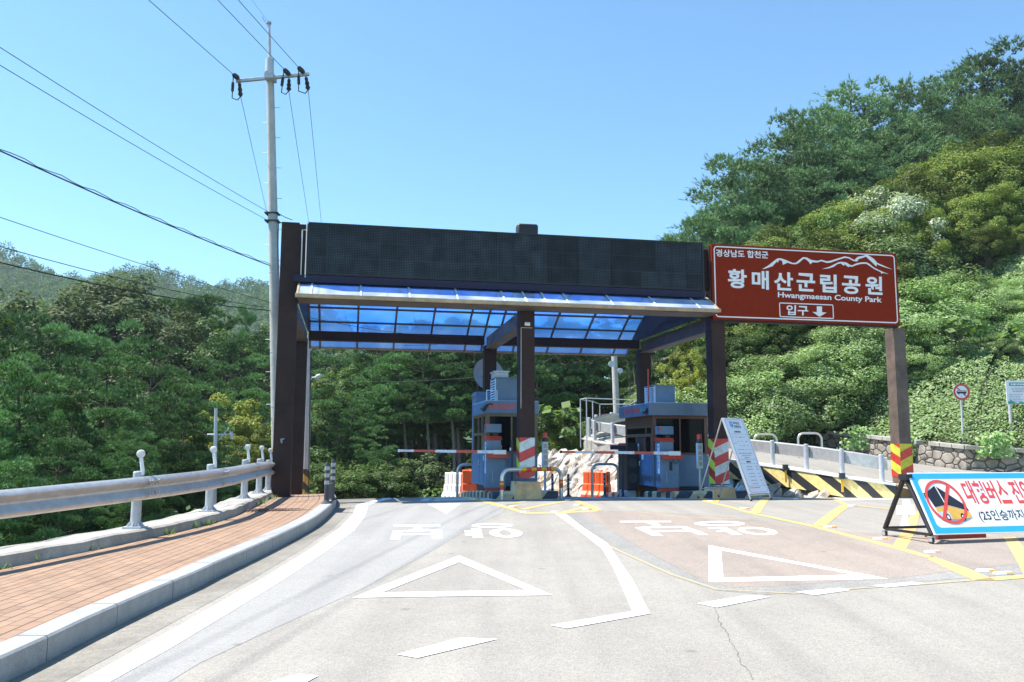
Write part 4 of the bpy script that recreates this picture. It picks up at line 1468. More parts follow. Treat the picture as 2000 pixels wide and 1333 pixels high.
# ------------------------------------------------------------ booths
def ac_box(o, x0, x1, y0, y1, z0, z1, cap):
    ob = MB().box(x0 + .03, x1, y0, y1, z0, z1).box(x0 - .01, x1 + .02, y0 - .02, y1 + .02, z1, z1 + .025).build('roof_unit', 'acblue', o, bevel=.006)
    mb = MB().box(x0 + .0, x0 + .029, y0, y0 + .04, z0, z1).box(x0 + .0, x0 + .029, y1 - .04, y1, z0, z1)
    n_ = 9
    for i in range(n_):
        z = z0 + (z1 - z0) * i / n_
        mb.prism([(x0 - .015, y0 + .04, z), (x0 + .02, y0 + .04, z + .045), (x0 + .025, y0 + .04, z + .04), (x0 - .01, y0 + .04, z - .006)], (0, 0, 0), (0, y1 - y0 - .08, 0))
    mb.build('louvre', 'acwhite', ob)
    MB().add([(x0 + .026, y0 + .04, z0), (x0 + .026, y1 - .04, z0), (x0 + .026, y1 - .04, z1), (x0 + .026, y0 + .04, z1)], [(0, 1, 2, 3)]).build('louvre_back', 'black', ob)
    if cap:
        MB().box(x0 + .0, x1 - .25, y0 + .08, y1 - .1, z1 + .026, z1 + .16).box(x0 - .03, x1 - .22, y0 + .05, y1 - .07, z1 + .16, z1 + .2).build('vent_cap', 'acwhite', ob, bevel=.015)

def lamp(o, x, y, z):
    l = MB().tube([(x + .22, y + .02, z + .05), (x + .15, y, z + .08), (x + .06, y, z + .04)], .014, 8).tube([(x + .08, y, z + .05), (x - .0, y - .02, z - .02)], [.035, .05], 12).tube([(x - .0, y - .02, z - .02), (x - .07, y - .035, z - .10)], .065, 14).build('floodlight', 'black', o)
    return l

def booth(s0, s1, t0, t1, frame, label, left):
    w_, l_ = s1 - s0, t1 - t0
    q = GW((s0 + s1) / 2, t0)
    base = iz((s0 + s1) / 2, t0)
    o = thing('toll_booth', label, 'toll booth', (q.x, q.y, base), GA, 'toll booths on the islands')
    h = w_ / 2
    MB().box(-h + .1, h - .1, .08, l_ - .08, -.03 - .25, .1).build('skid', 'black', o)
    zb = .10; zw = .92; zt = 1.92; zr = 2.24
    MB().box(-h, h, 0, l_, zb, zw).build('lower_wall', 'blue_body', o, bevel=.02)
    # framed upper half
    fr = MB()
    for x in (-h, h - .1):
        for y in (0, l_ - .1):
            fr.box(x, x + .1, y, y + .1, zw + .002, zt)
    fr.box(-h + .1, h - .1, .002, .09, zt - .07, zt).box(-h + .1, h - .1, .002, .09, zw + .002, zw + .05)
    if left:
        fr.box(-h + .002, -h + .09, .1, l_ - .1, zt - .06, zt).box(-h + .002, -h + .09, .1, l_ - .1, zw + .002, zw + .05)
        fr.box(-h + .003, -h + .08, .1, .62, zw + .05, 1.38).box(-h + .001, -h + .085, .62, .70, zw + .05, zt - .06).box(-h + .003, -h + .08, 1.3, 1.36, zw + .05, zt - .06).box(-h + .004, -h + .08, .1, l_ - .1, 1.38, 1.45)
    else:
        fr.box(-h + .002, -h + .09, .1, l_ - .1, 1.62, zt).box(-h + .002, -h + .09, .1, l_ - .1, 1.38, 1.46).box(-h + .002, -h + .09, .1, l_ - .1, zw + .002, zw + .04)
        fr.box(-h + .003, -h + .08, .1, .2, zw + .04, 1.38).box(-h + .003, -h + .08, .62, .69, zw + .04, 1.38).box(-h + .003, -h + .08, 1.25, 1.33, zw + .04, 1.38).box(-h + .003, -h + .08, .55, .575, 1.46, 1.62)
    fr.box(h - .09, h - .002, .1, l_ - .1, zt - .06, zt).box(-h + .1, h - .1, l_ - .09, l_ - .002, zt - .06, zt)
    fr.build('window_frame', frame, o, bevel=.004)
    MB().box(-h + .1, h - .1, .045, .055, zw + .05, zt - .07).build('front_window', 'glass', o)
    MB().box(-h + .045, -h + .055, .1, l_ - .1, zw + .03, zt - .05).build('side_window', 'glass', o)
    MB().box(h - .055, h - .045, .1, l_ - .1, zw + .03, zt - .05).build('side_window', 'glass', o)
    MB().box(-h + .1, h - .1, l_ - .055, l_ - .045, zw + .03, zt - .05).build('rear_window', 'glass', o)
    if not left:
        MB().box(-h + .02, -h + .04, .7, 1.25, zw + .05, 1.37).build('shutter', 'boxbrown', o)
    MB().box(-h + .16, -h + .30, .041, .0445, 1.0, 1.18).box(-h + .34, -h + .42, .041, .0445, 1.02, 1.12, 1).build('window_notice', ['white', 'printyellow'], o)
    MB().box(-.02, .02, .03, .06, zw + .05, zt - .07).build('mullion', frame, o)
    MB().box(-h - .004, -h + .004, .30, .306, .14, .88).build('door_gap', 'black', o)
    MB().box(-h - .004, -h + .004, 1.02, 1.026, .14, .88).build('door_gap', 'black', o)
    MB().tube([(-h - .004, .94, .62), (-h - .04, .94, .62), (-h - .04, .94, .74), (-h - .004, .94, .74)], .008, 6).build('door_handle', 'chrome', o)
    MB().box(-h + .25, h - .25, .6, 1.1, zb, 1.02).build('desk', 'boxbrown', o)
    # roof trim, bowed forward at the front
    ov = .03 if left else .14
    n_ = 9
    arc = [(-h - ov + (w_ + 2 * ov) * k / (n_ - 1), -ov - (.0 if left else .16) * math.sin(math.pi * k / (n_ - 1))) for k in range(n_)]
    poly = arc + [(h + ov, l_ + ov), (-h - ov, l_ + ov)]
    roof = MB().prism([(x, y, zt + .001) for x, y in poly], (0, 0, 0), (0, 0, zr - zt)).build('roof_trim', 'blue_body' if left else 'blue_roof', o, bevel=.01)
    MB().prism([(x * .985, y * .985 + .02, zr) for x, y in poly], (0, 0, 0), (0, 0, .012)).build('roof_cap', 'acwhite', roof)
    mb = MB()
    if left:
        put_text(mb, '\ud669\ub9e4\uc0b0\uad70\ub9bd\uacf5\uc6d0', (-h + .06, -ov - .004, zt + .12), (.66, 0, 0), (0, 0, .14), 0, .02)
        mb.build('lettering', 'printred', roof)
        MB().lathe([(.06, 0), (.055, .004), (0, .005)], 14, T=Matrix.Translation((h - .42, -ov - .001, zt + .19)) @ Matrix.Rotation(rad(90), 4, 'X')).build('emblem', 'printyellow', roof)
    else:
        put_text(mb, '\ud669\ub9e4\uc0b0\uad70\ub9bd\uacf5\uc6d0', (-h - ov - .004, 1.85, zt + .10), (0, -1.25, 0), (0, 0, .15), 0, .02)
        mb.build('lettering', 'printred', roof)
        MB().lathe([(.075, 0), (.07, .004), (0, .005)], 14, T=Matrix.Translation((-h - ov - .001, .42, zt + .17)) @ Matrix.Rotation(rad(-90), 4, 'Y')).build('emblem', 'printgreen', roof)
    lamp(o, -h - ov - .02, -ov - .05 if left else .02, zt + .17)
    if left:
        ac_box(o, -.40, .22, .25, .95, zr + .013, zr + .60, True)
        MB().box(-h + .08, -h + .55, l_ + .05, l_ + .75, .05, 2.62).box(-h + .06, -h + .57, l_ + .03, l_ + .77, 2.5, 2.53).build('rear_cabinet', 'acblue', o, bevel=.01)
        MB().box(-h - .008, -h - .001, .25, .34, .74, .86).build('notice', 'white', o)
        MB().tube([(-.62, .2, zr), (-.62, .2, zr + .28), (-.35, .2, zr + .28), (-.35, .2, zr)], .018, 8).build('roof_rail', 'acwhite', o)
    else:
        ac_box(o, -.62, -.05, .2, .95, zr + .013, zr + .47, False)
        MB().box(-h - .007, -h - .001, .72, .86, .78, .93).build('notice', 'white', o)
        MB().box(-h - .007, -h - .001, 1.05, 1.22, .98, 1.2).build('notice', 'white', o)
        MB().tube([(-.64, .6, zr), (-.64, .6, zr + .95)], .018, 8).build('antenna', 'redband', o)
    return o
booth(-.72, .62, 1.45, 3.65, 'khaki', 'blue grey toll booth with khaki window frame behind the middle gate post', True)
booth(3.60, 5.12, 1.15, 3.35, 'redbrown', 'slate blue toll booth with red brown frame and bowed roof trim by the right post', False)

# black ventilator cabinet at the left of the right booth, card reader beside it
b = iz(3.3, 3.4)
q = GW(3.42, 2.6)
o = thing('equipment_rack', 'black equipment rack with fans against the left side of the right booth', 'equipment rack', (q.x, q.y, iz(3.42, 2.6)), GA)
MB().box(-.16, .14, -.4, .4, .02, 1.28).build('cabinet', 'black', o, bevel=.02)
for z in (.35, .75):
    MB().lathe([(.13, 0), (.13, .012), (.10, .014), (.04, .006), (0, .006)], 18, T=Matrix.Translation((0, -.402, z)) @ Matrix.Rotation(rad(90), 4, 'X')).build('fan', 'rubber', o, smooth=True)
MB().box(-.16, .1, -.3, .3, -.2, .019).build('plinth', 'steel_dull', o)
q = GW(3.12, 2.2)
o = thing('card_reader', 'thin grey post with navy reader head and red rim left of the right booth', 'card reader', (q.x, q.y, zg(q.x, q.y)), GA)
MB().box(-.03, .03, -.03, .03, 0, 1.25).box(-.1, .1, -.1, .1, 0, .012).build('post', 'rubber', o)
MB().box(-.3, .05, -.14, .14, 1.25, 1.36).build('head', 'navy', o, bevel=.01)
MB().box(-.31, .06, -.15, .15, 1.362, 1.39).build('rim', 'redband', o)

# ------------------------------------------------------------ barrier machines
def barrier(s0, t0, arm, label, cable):
    q = GW(s0, t0)
    o = thing('barrier_gate', label, 'barrier gate', (q.x, q.y, iz(s0, t0)), GA, 'lowered barrier gates in the two lanes')
    MB().box(-.23, .23, .02, .32, -.03, .06).build('foot', 'red', o, bevel=.006)
    cab = MB().box(-.25, .24, 0, .36, .062, .86).build('cabinet', 'blue_body', o, bevel=.02)
    MB().box(-.25, .12, .05, .36, .861, 1.21).box(-.02, .08, .044, .049, .92, 1.12).build('pillar', 'blue_body', o, bevel=.01)
    MB().prism([(-.27, .03, 1.212), (-.27, .38, 1.212), (-.27, .38, 1.31), (-.27, .10, 1.31)], (0, 0, 0), (.41, 0, 0)).build('red_collar', 'red', o, bevel=.008)
    MB().box(-.06, .06, .1, .3, 1.312, 1.39).build('neck', 'black', o)
    head = MB().box(-.25, .13, .04, .36, 1.392, 1.60).build('lamp_head', 'blue_body', o, bevel=.015)
    MB().box(-.252, -.2, .034, .12, 1.5, 1.58).build('red_lens', 'redlens', head)
    st = MB().box(-.253, -.251, .06, .2, .42, 1.16).build('warning_strip', 'white', cab)
    mb = MB()
    for i in range(6):
        z = 1.05 - i * .10
        for dz in (0, .03, .055):
            mb.add([(-.2555, .165, z + dz), (-.2555, .10 + (i % 2) * .02, z + dz), (-.2555, .10 + (i % 2) * .02, z + dz + .016), (-.2555, .165, z + dz + .016)], [(0, 1, 2, 3)])
        mb.add([(-.2557, .14, z), (-.2557, .125, z), (-.2557, .125, z + .07), (-.2557, .14, z + .07)], [(0, 1, 2, 3)])
    mb.build('lettering', 'printblack', st)
    # rotor and arm
    n_ = 13
    prof = [(.02 + .27 * math.cos(a), .90 + .13 * math.sin(a)) for a in np.linspace(0, math.pi, n_)]
    rot = MB().prism([(x, -.15, z - .05) for x, z in prof + [(-.24, .83), (.28, .83)]], (0, 0, 0), (0, .148, 0)).build('rotor_cover', 'red', o, bevel=.01)
    ar = MB().prism([(-arm, -.20, .93), (-arm, -.20, .98), (.18, -.20, .965), (.18, -.20, .885)], (0, 0, 0), (0, .045, 0)).build('arm', 'stripe_bar', o, bevel=.006)
    MB().box(-.1, .2, -.215, -.152, .872, .975).build('arm_clamp', 'white', ar, bevel=.006)
    MB().prism([(-arm - .012, -.207, .922), (-arm - .012, -.207, .988), (-arm + .03, -.207, .988), (-arm + .03, -.207, .922)], (0, 0, 0), (0, .058, 0)).build('end_cap', 'white' if not cable else 'black', ar)
    MB().box(-.1, -.095, -.004, -.001, .2, .5).build('door_gap', 'acwhite', cab)
    if cable:
        MB().tube([(.1, -.02, .83), (.05, -.06, .72), (.12, -.06, .66), (.2, -.05, .72), (.22, -.02, .82)], .008, 6).build('cable', 'black', o)
        MB().box(-.02, .05, -.02, -.001, .5, .72).build('latch', 'black', cab)
    return o
barrier(-.60, .55, 2.36, 'blue barrier gate with red top, its arm lowered across the left lane', False)
barrier(3.78, .45, 2.86, 'blue barrier gate with red top, its arm lowered across the right lane', True)
# arm rest post and lamp posts
q = GW(-.28, .25)
o = thing('arm_rest_post', 'slim grey post standing between the left barrier cabinet and the middle post', 'post', (q.x, q.y, iz(-.28, .25)), GA)
MB().box(-.025, .025, -.025, .025, 0, 1.2).box(-.06, .06, -.06, .06, 0, .01).build('shaft', 'rubber', o)
MB().box(-.05, -.026, -.03, .03, .95, 1.02).build('lug', 'white', o)
def lamp_post(s, t, label, z):
    q = GW(s, t)
    o = thing('signal_post', label, 'signal post', (q.x, q.y, z), GA, 'red signal posts beside the booths')
    MB().tube([(0, 0, 0), (0, 0, .72)], .032, 12).lathe([(.09, 0), (.09, .012), (.033, .014)], 16).build('pole', 'steel_dull', o)
    p = MB().box(-.075, .075, -.04, .04, .55, 1.18).build('panel', 'acwhite', o, bevel=.008)
    mb = MB()
    for i in range(4):
        mb.box(-.045, .045, -.043, -.041, .62 + i * .135, .72 + i * .135)
    mb.build('panel_text', 'silverband', p)
    MB().lathe([(.0, 1.181), (.065, 1.182), (.065, 1.27), (.06, 1.28)], 18).build('lamp_base', 'rubber', o, smooth=True)
    MB().lathe([(.06, 1.28), (.06, 1.38), (.05, 1.40), (0, 1.405)], 18).build('lamp_lens', 'redlens', o, smooth=True)
lamp_post(.60, .55, 'grey signal post with red lamp just right of the middle gate post', iz(.5, .5))
lamp_post(4.50, .30, 'grey signal post with red lamp just left of the right gate post', iz(4.5, .3))

# satellite dish on a mast behind the left booth
q = GW(.02, 6.0)
gz = zg(q.x, q.y)
pz = GP(954, 731, 5.9)
o = thing('satellite_dish', 'large grey satellite dish on a mast behind the left booth', 'satellite dish', (q.x, q.y, gz), GA)
MB().tube([(0, .1, -.1), (0, .1, pz[1] - gz)], .045, 10).build('mast', 'steel_dull', o)
T = Matrix.Translation((pz[0] - .02, -.0, pz[1] - gz)) @ Matrix.Rotation(rad(14), 4, 'Z') @ Matrix.Rotation(rad(82), 4, 'X')
MB().lathe([(0, -.12), (.2, -.10), (.36, -.04), (.50, .04), (.505, .05), (.48, .04), (.34, -.02), (.18, -.08), (0, -.1)], 28, T=T).build('reflector', 'acwhite', o, smooth=True)
MB().tube([T @ Vector((0, .45, .05)), T @ Vector((0, .05, .42))], .012, 6).tube([T @ Vector((0, .05, .36)), T @ Vector((0, .05, .5))], .035, 10).build('feed_arm', 'steel', o)

# ------------------------------------------------------------ U shaped guard bars
def ubar(p, rz, wd, h, r, label, banded=True, m='chrome', z=None):
    o = thing('guard_bar', label, 'guard bar', p, rz, 'U shaped steel guard bars')
    c_ = .2
    pts = [(0, 0, -.05), (0, 0, h - c_)] + [(c_ - c_ * math.cos(a), 0, h - c_ + c_ * math.sin(a)) for a in np.linspace(.2, math.pi / 2, 6)]
    pts += [(wd - x, 0, zz) for x, _, zz in pts[::-1]]
    MB().tube(pts, r, 14, cap=False).build('tube', m, o, smooth=True)
    if banded:
        mb = MB()
        nb = 7
        for i in range(nb):
            x0_ = wd * .30 + i * wd * .085
            mb.tube([(x0_, 0, h), (x0_ + wd * .085, 0, h)], r + .004, 14, i % 2)
        for x in (0, wd):
            for k, (z0_, z1_) in enumerate(((.22, .33), (.33, .38), (.38, .42))):
                mb.tube([(x, 0, z0_), (x, 0, z1_)], r + .004, 14, (k + 1) % 2)
        mb.build('reflective_tape', ['yellowband', 'redband'], o, smooth=True)
    return o
p0, p1 = GR(980, 976.5), GR(1096, 973.5)
d = p1 - p0
ubar(p0, math.atan2(d.y, d.x), d.length, .67, .046, 'steel guard bar with yellow and red tape in front of the middle post footing')
q = GW(-1.02, 4.6); ubar((q.x, q.y, zg(q.x, q.y)), GA, 1.0, .92, .04, 'bare steel guard bar beside the orange barrier at the left booth', False)
q = GW(2.92, 4.4); ubar((q.x, q.y, zg(q.x, q.y)), GA, .8, .95, .04, 'bare steel guard bar beside the orange barrier between the booths', False)

# ------------------------------------------------------------ water filled barriers
def wbarrier(p, rz, m, label, L=1.0, h=.85):
    o = thing('water_barrier', label, 'road barrier', p, rz, 'plastic water barriers behind the gate')
    prof = [(-.26, 0), (-.26, .10), (-.17, .22), (-.15, .42), (-.11, .44), (-.11, h - .03), (-.08, h), (.08, h), (.11, h - .03), (.11, .44), (.15, .42), (.17, .22), (.26, .10), (.26, 0)]
    rows = []
    for k in range(21):
        x = L * k / 20
        g_ = .86 if (k % 5) in (0,) and 0 < k < 20 else 1.0
        rows.append([(x, y * g_, z) for y, z in prof])
    body = MB().loft(rows, close=True).add(rows[0], [tuple(range(len(prof)))]).add(rows[-1], [tuple(range(len(prof)))[::-1]]).build('body', m, o, smooth=False, bevel=.008)
    mb = MB()
    for x in (.3, .7):
        mb.tube([(L * x, 0, h - .01), (L * x, 0, h + .025)], .05, 12)
    mb.build('filler_cap', m, o)
    MB().box(L, L + .04, -.06, .06, .15, .35).box(L, L + .04, -.06, .06, .5, .7).build('link_lug', m, o)
    return o
q = AT(873, 960, 27.4); wbarrier((q.x, q.y, zg(q.x, q.y) + .01), rad(-40), 'whiteplastic', 'white plastic road barrier at the left of the left booth', .72, .82)
q = AT(903, 960, 26.4); wbarrier((q.x, q.y, zg(q.x, q.y) + .01), rad(8), 'orange', 'orange plastic road barrier standing against the white one by the left booth', .8, .85)
q = AT(1143, 960, 26.75); wbarrier((q.x, q.y, zg(q.x, q.y) + .01), rad(-38), 'orange', 'orange plastic road barrier standing before the rubble wall between the booths', .85, .82)

# ------------------------------------------------------------ flexible bollards
def bollard(p, h, label, group, r=.042):
    o = thing('lane_bollard', label, 'bollard', p, 0, group)
    MB().lathe([(.10, 0), (.10, .015), (.055, .05), (r + .004, .07), (r, .09), (r, h - .02), (r - .008, h), (0, h)], 16).build('shaft', 'rubber', o, smooth=True)
    for k in range(3):
        z = h - .10 - k * .13
        MB().lathe([(r + .003, z - .035), (r + .003, z + .035)], 16).build('reflective_band', 'silverband', o, smooth=True)
    return o
b1 = GR(637, 984, KH); b2 = AT(649, 972, b1.y + 1.15); b2 = Vector((b2.x, b2.y, zg(b2.x, b2.y) + KH))
bollard(b1, .74, 'dark grey bollard with pale bands on the kerb end, nearer of the two', 'bollards on the kerb end')
bollard(b2, .78, 'dark grey bollard with pale bands on the kerb end, farther of the two', 'bollards on the kerb end')
o = thing('bollard_panel', 'low dark rubber panel joining the two bollards on the kerb end', 'panel', b1)
d = (b2 - b1); d.z = 0; dn = d.normalized(); sd_ = Vector((-dn.y, dn.x, 0)) * .025
MB().prism([dn * .06 - sd_ + Vector((0, 0, .06)), dn * .06 + sd_ + Vector((0, 0, .06)), dn * (d.length - .06) + sd_ + Vector((0, 0, .05)), dn * (d.length - .06) - sd_ + Vector((0, 0, .05))], (0, 0, 0), (0, 0, .28)).build('sheet', 'rubber', o, bevel=.008)
for (u, yv, tx) in ((1079, 24.6, 'just right of the left booth'), (1110, 24.8, 'in front of the rubble wall, second from the left'), (1181, 24.0, 'in front of the orange barrier between the booths'), (1211, 24.2, 'nearest the right booth')):
    q = AT(u, 960, yv)
    bollard((q.x, q.y, zg(q.x, q.y)), .66, 'thin dark bollard with pale bands ' + tx, 'bollards of the right lane', .036)

# ------------------------------------------------------------ road studs
st0 = thing('road_stud', 'white road stud with orange reflector', 'road stud', (0, 0, 0), 0, 'road studs along the yellow lines')
MB().prism([(-.09, -.05, 0), (-.09, .05, 0), (-.05, .04, .022), (-.05, -.04, .022)], (0, 0, 0), (0, 0, 0)) if False else None
MB().loft([[(-.09, -.05, 0), (.09, -.05, 0), (.09, .05, 0), (-.09, .05, 0)], [(-.08, -.035, .02), (.08, -.035, .02), (.08, .035, .02), (-.08, .035, .02)]], close=True).add([(-.08, -.035, .02), (.08, -.035, .02), (.08, .035, .02), (-.08, .035, .02)], [(0, 1, 2, 3)]).build('body', 'white', st0)
MB().add([(-.0, -.0488, .005), (.085, -.0488, .005), (.078, -.037, .021), (-.0, -.037, .021)], [(0, 1, 2, 3)]).build('reflector', 'amber', st0)
studs = [(1003, 990.5, 'beside the left foot of the taped guard bar'), (1026, 1001, 'at the lower left corner of the small yellow hatching'), (1086, 1001, 'at the top of the white lane line'), (1111, 978, 'at the right foot of the taped guard bar'), (1130, 987, 'on the right edge of the small hatching'), (1148, 995, 'at the right corner of the small hatching'),
         (1390, 979.5, 'in front of the price board, between its feet'), (1455, 994, 'below the front foot of the price board'), (1557, 975, 'in front of the striped wall'), (1665, 989, 'on the rear yellow line left of the banner'), (1622, 1030, 'above the long yellow line, mid way to the banner'), (1720, 1053, 'just below the rear caster of the banner'), (1822, 1079, 'just below the front caster of the banner'), (1926, 1116, 'at the corner where the yellow lines meet'), (1960, 1121, 'rightmost of all along the yellow lines')]
for i, (u, v, tx) in enumerate(studs):
    p = GR(u, v, .004)
    k = 1.12
    lab = 'white road stud with orange reflector ' + tx
    if i == 0:
        st0.location = p; st0.rotation_euler = (0, 0, rad(6)); st0['label'] = lab
    else:
        dup(st0, p, rad(6), 1.0, lab)
# ------------------------------------------------------------ left guardrail
GRD = thing('guardrail', 'long galvanised guardrail with white reflector heads along the brick sidewalk', 'guardrail', (-5.6, 11, 0))
gro = Vector((-5.6, 11, 0))
def rail_pt(y):
    x = pf_x(y) - .10
    return Vector((x, y, zg(x, y) + KH + .13))
# distances of the posts, from their feet in the photograph
PY = [p.y for p in GPOST[:-1]]
prof_w = [(0, .0), (.055, .03), (.075, .065), (.055, .10), (.0, .145), (-.005, .165), (.0, .185), (.055, .23), (.075, .265), (.055, .30), (0, .33)]
prof_w = [(a, b * .89) for a, b in prof_w]
ys = np.linspace(PY[0] - 2, PY[-1] + .3, 90)
rows = []
for y in ys:
    p, q = rail_pt(y), rail_pt(y + .2)
    d = (q - p); d.z = 0; d.normalize()
    n_ = Vector((d.y, -d.x, 0))
    rows.append([p - gro + n_ * (a + .05) + Vector((0, 0, .355 + b)) for a, b in prof_w])
MB().loft(rows).build('rail', 'steel', GRD, smooth=True)
for i, y in enumerate(PY):
    p = rail_pt(y)
    d = (rail_pt(y + .2) - p); d.z = 0; d.normalize()
    n_ = Vector((d.y, -d.x, 0))
    c = p - n_ * .12 - gro
    po = MB().tube([c + Vector((0, 0, -.02)), c + Vector((0, 0, .69))], .062, 16).lathe([(.062, .69), (.056, .705), (0, .71)], 16, T=Matrix.Translation(c)).build('post', 'steel_dull', GRD, smooth=True)
    mb = MB().box(-.115, .115, -.115, .115, -.04, .012, T=Matrix.Translation(c))
    for a in range(8):
        an = a * math.pi / 4
        mb.prism([c + Vector((math.cos(an) * .07, math.sin(an) * .07, .012)), c + Vector((math.cos(an) * .125, math.sin(an) * .095, .012)), c + Vector((math.cos(an) * .064, math.sin(an) * .064, .08))], (-math.sin(an) * .004, math.cos(an) * .004, 0), (math.sin(an) * .004, -math.cos(an) * .004, 0))
    mb.build('base_plate', 'steel_dull', po)
    # overlap joint with bolts on the rail face
    mb = MB()
    rws = []
    for dy in (-.13, .16):
        pp = rail_pt(y + dy)
        rws.append([pp - gro + n_ * (a + .055) + Vector((0, 0, .355 + b)) for a, b in prof_w])
    mb.loft(rws)
    for dy in (-.09, -.04, .04, .09):
        for zz in (.06, .10, .22, .27):
            pp = rail_pt(y + dy) - gro + n_ * .125 + Vector((0, 0, .355 + zz * .89))
            mb.tube([pp - n_ * .03, pp + n_ * .008], .012, 6)
    mb.build('rail_joint', 'steel', GRD, smooth=True)
    # reflector head on a white bracket
    h0 = c + Vector((0, 0, .66)) + n_ * .06
    b_ = MB().tube([h0, h0 + Vector((.0, 0, .06)), h0 + Vector((-.03, 0, .22))], .024, 10).build('bracket', 'white', po, smooth=True)
    T = Matrix.Translation(h0 + Vector((-.035, 0, .27))) @ Matrix.Rotation(rad(90), 4, 'X')
    MB().lathe([(0, -.022), (.044, -.022), (.052, -.014), (.052, .014), (.044, .02), (0, .02)], 20, T=T).build('reflector_head', 'whiteplastic', po, smooth=True)

# ------------------------------------------------------------ ramp guardrail, striped wall, rubble wall
NRV = smooth_line([Vector(p) for p in NEAR[4:13]], 2)
def ncum(P):
    L_ = [0]
    for a, b in zip(P, P[1:]): L_.append(L_[-1] + (b - a).length)
    return L_
NL = ncum(NRV)
def nat(s):
    i = int(np.clip(np.searchsorted(NL, s) - 1, 0, len(NRV) - 2))
    f = (s - NL[i]) / max(1e-6, NL[i + 1] - NL[i])
    p = NRV[i].lerp(NRV[i + 1], f)
    d = (NRV[min(i + 2, len(NRV) - 1)] - NRV[max(0, i - 1)]); d.z = 0; d.normalize()
    return p, Vector((d.y, -d.x, 0))       # to the right = onto the ramp
RG = thing('guardrail', 'galvanised guardrail climbing along the ramp above the rubble and striped wall', 'guardrail', NRV[0])
r0 = NRV[0]
rows = []
for s in np.linspace(.15, NL[-1] - .2, 80):
    p, n_ = nat(s)
    q_ = p - r0 + n_ * .26
    ring = [(0, .37), (0, .66), (.06, .69), (.09, .62), (.06, .56), (.06, .47), (.09, .41), (.06, .35)]
    rows.append([q_ + n_ * aa + Vector((0, 0, bb)) for aa, bb in ring])
MB().loft(rows, close=True).add(rows[0], [tuple(range(8))]).add(rows[-1], [tuple(range(8))[::-1]]).build('rail', 'steel', RG, smooth=True)
s = .3
while s < NL[-1] - .2:
    p, n_ = nat(s)
    c = p - r0 + n_ * .18
    po = MB().tube([c + Vector((0, 0, -.05)), c + Vector((0, 0, .72))], .062, 14).lathe([(.062, .72), (.055, .73), (0, .735)], 14, T=Matrix.Translation(c)).build('post', 'steel_dull', RG, smooth=True)
    MB().lathe([(.12, -.03), (.12, .01), (.07, .014)], 12, T=Matrix.Translation(c)).build('base_plate', 'steel_dull', po)
    s += 1.06
# cap wall: striped near the gate, plain concrete further up
SW = thing('ramp_wall', 'ramp edge wall, black and yellow stripes near the gate and plain concrete farther up', 'wall', r0)
def capwall(sa, sb, drop, m, name, uvstripe=False):
    mb = MB()
    rows = []
    for s in np.linspace(sa, sb, 30):
        p, n_ = nat(s)
        gz = zg(p.x, p.y)
        low = max(p.z - drop, gz - .1) - .02
        rows.append([Vector((p.x, p.y, low)) - r0 - n_ * .02, p - r0 - n_ * .02 + Vector((0, 0, .02)), p - r0 + n_ * .0 + Vector((0, 0, .04)), p - r0 + n_ * .36 + Vector((0, 0, .04)), p - r0 + n_ * .38 - Vector((0, 0, .1))])
    mb.loft(rows)
    mb.add(rows[0], [(0, 1, 2, 3, 4)]); mb.add(rows[-1], [(4, 3, 2, 1, 0)])
    return mb.build(name, m, SW)
s_split = min(range(len(NL) // 2), key=lambda i: abs(NRV[i].x - 5.6))
capwall(.0, NL[s_split], .46, 'stripe_by', 'striped_panel')
capwall(NL[s_split] + .02, NL[-1] - 2.6, .5, 'concrete', 'concrete_cap')
mb = MB()
rows = []
for s in np.linspace(0, NL[s_split], 30):
    p, n_ = nat(s)
    rows.append([p - r0 - n_ * .045 + Vector((0, 0, .0)), p - r0 - n_ * .045 + Vector((0, 0, .052)), p - r0 + n_ * .37 + Vector((0, 0, .052))])
mb.loft(rows).build('coping', 'white', SW)
for sx in (1.25, 2.9):
    p, n_ = nat(sx)
    c = p - r0 - n_ * .09
    MB().box(c.x - .07, c.x + .07, c.y - .05, c.y + .05, c.z - .02, c.z + .13).box(c.x - .025, c.x + .025, c.y - .02, c.y + .02, c.z - .35, c.z - .021, 1).build('marker_lamp', ['rubber', 'yellowband'], SW, bevel=.005)
# rubble
RW = thing('rubble_wall', 'wall of pale tumbled rubble stones under the ramp', 'stone wall', (2.6, 28, 0))
ro = Vector((2.6, 28, 0))
base = [(8.6, 21.35, 0), (7.25, 22.9, 0), (5.7, 24.55, 0), (4.1, 26.2, 0), (2.5, 27.6, 0), (1.5, 28.4, 0), (.6, 29.0, 0)]
base = [Vector((x, y, zg(x, y) - .1)) for x, y, _ in base]
top = [Vector(p) for p in ((8.6, 21.55, -.02), (7.6, 22.95, .08), (6.0, 24.95, .33), (4.5, 26.95, .68), (2.9, 28.95, .92), (1.9, 29.9, 1.0), (.75, 30.4, .66))]
R_ = random.Random(21)
mb = MB()
def rpt(a, b):
    k = min(int(a), len(base) - 2); f = a - k
    return base[k].lerp(base[k + 1], f).lerp(top[k].lerp(top[k + 1], f), b)
MB().loft([[rpt(a, b) - ro + Vector((.12, .14, 0)) for b in np.linspace(0, 1, 6)] for a in np.linspace(0, 5.999, 40)]).build('backing', 'concrete', RW)
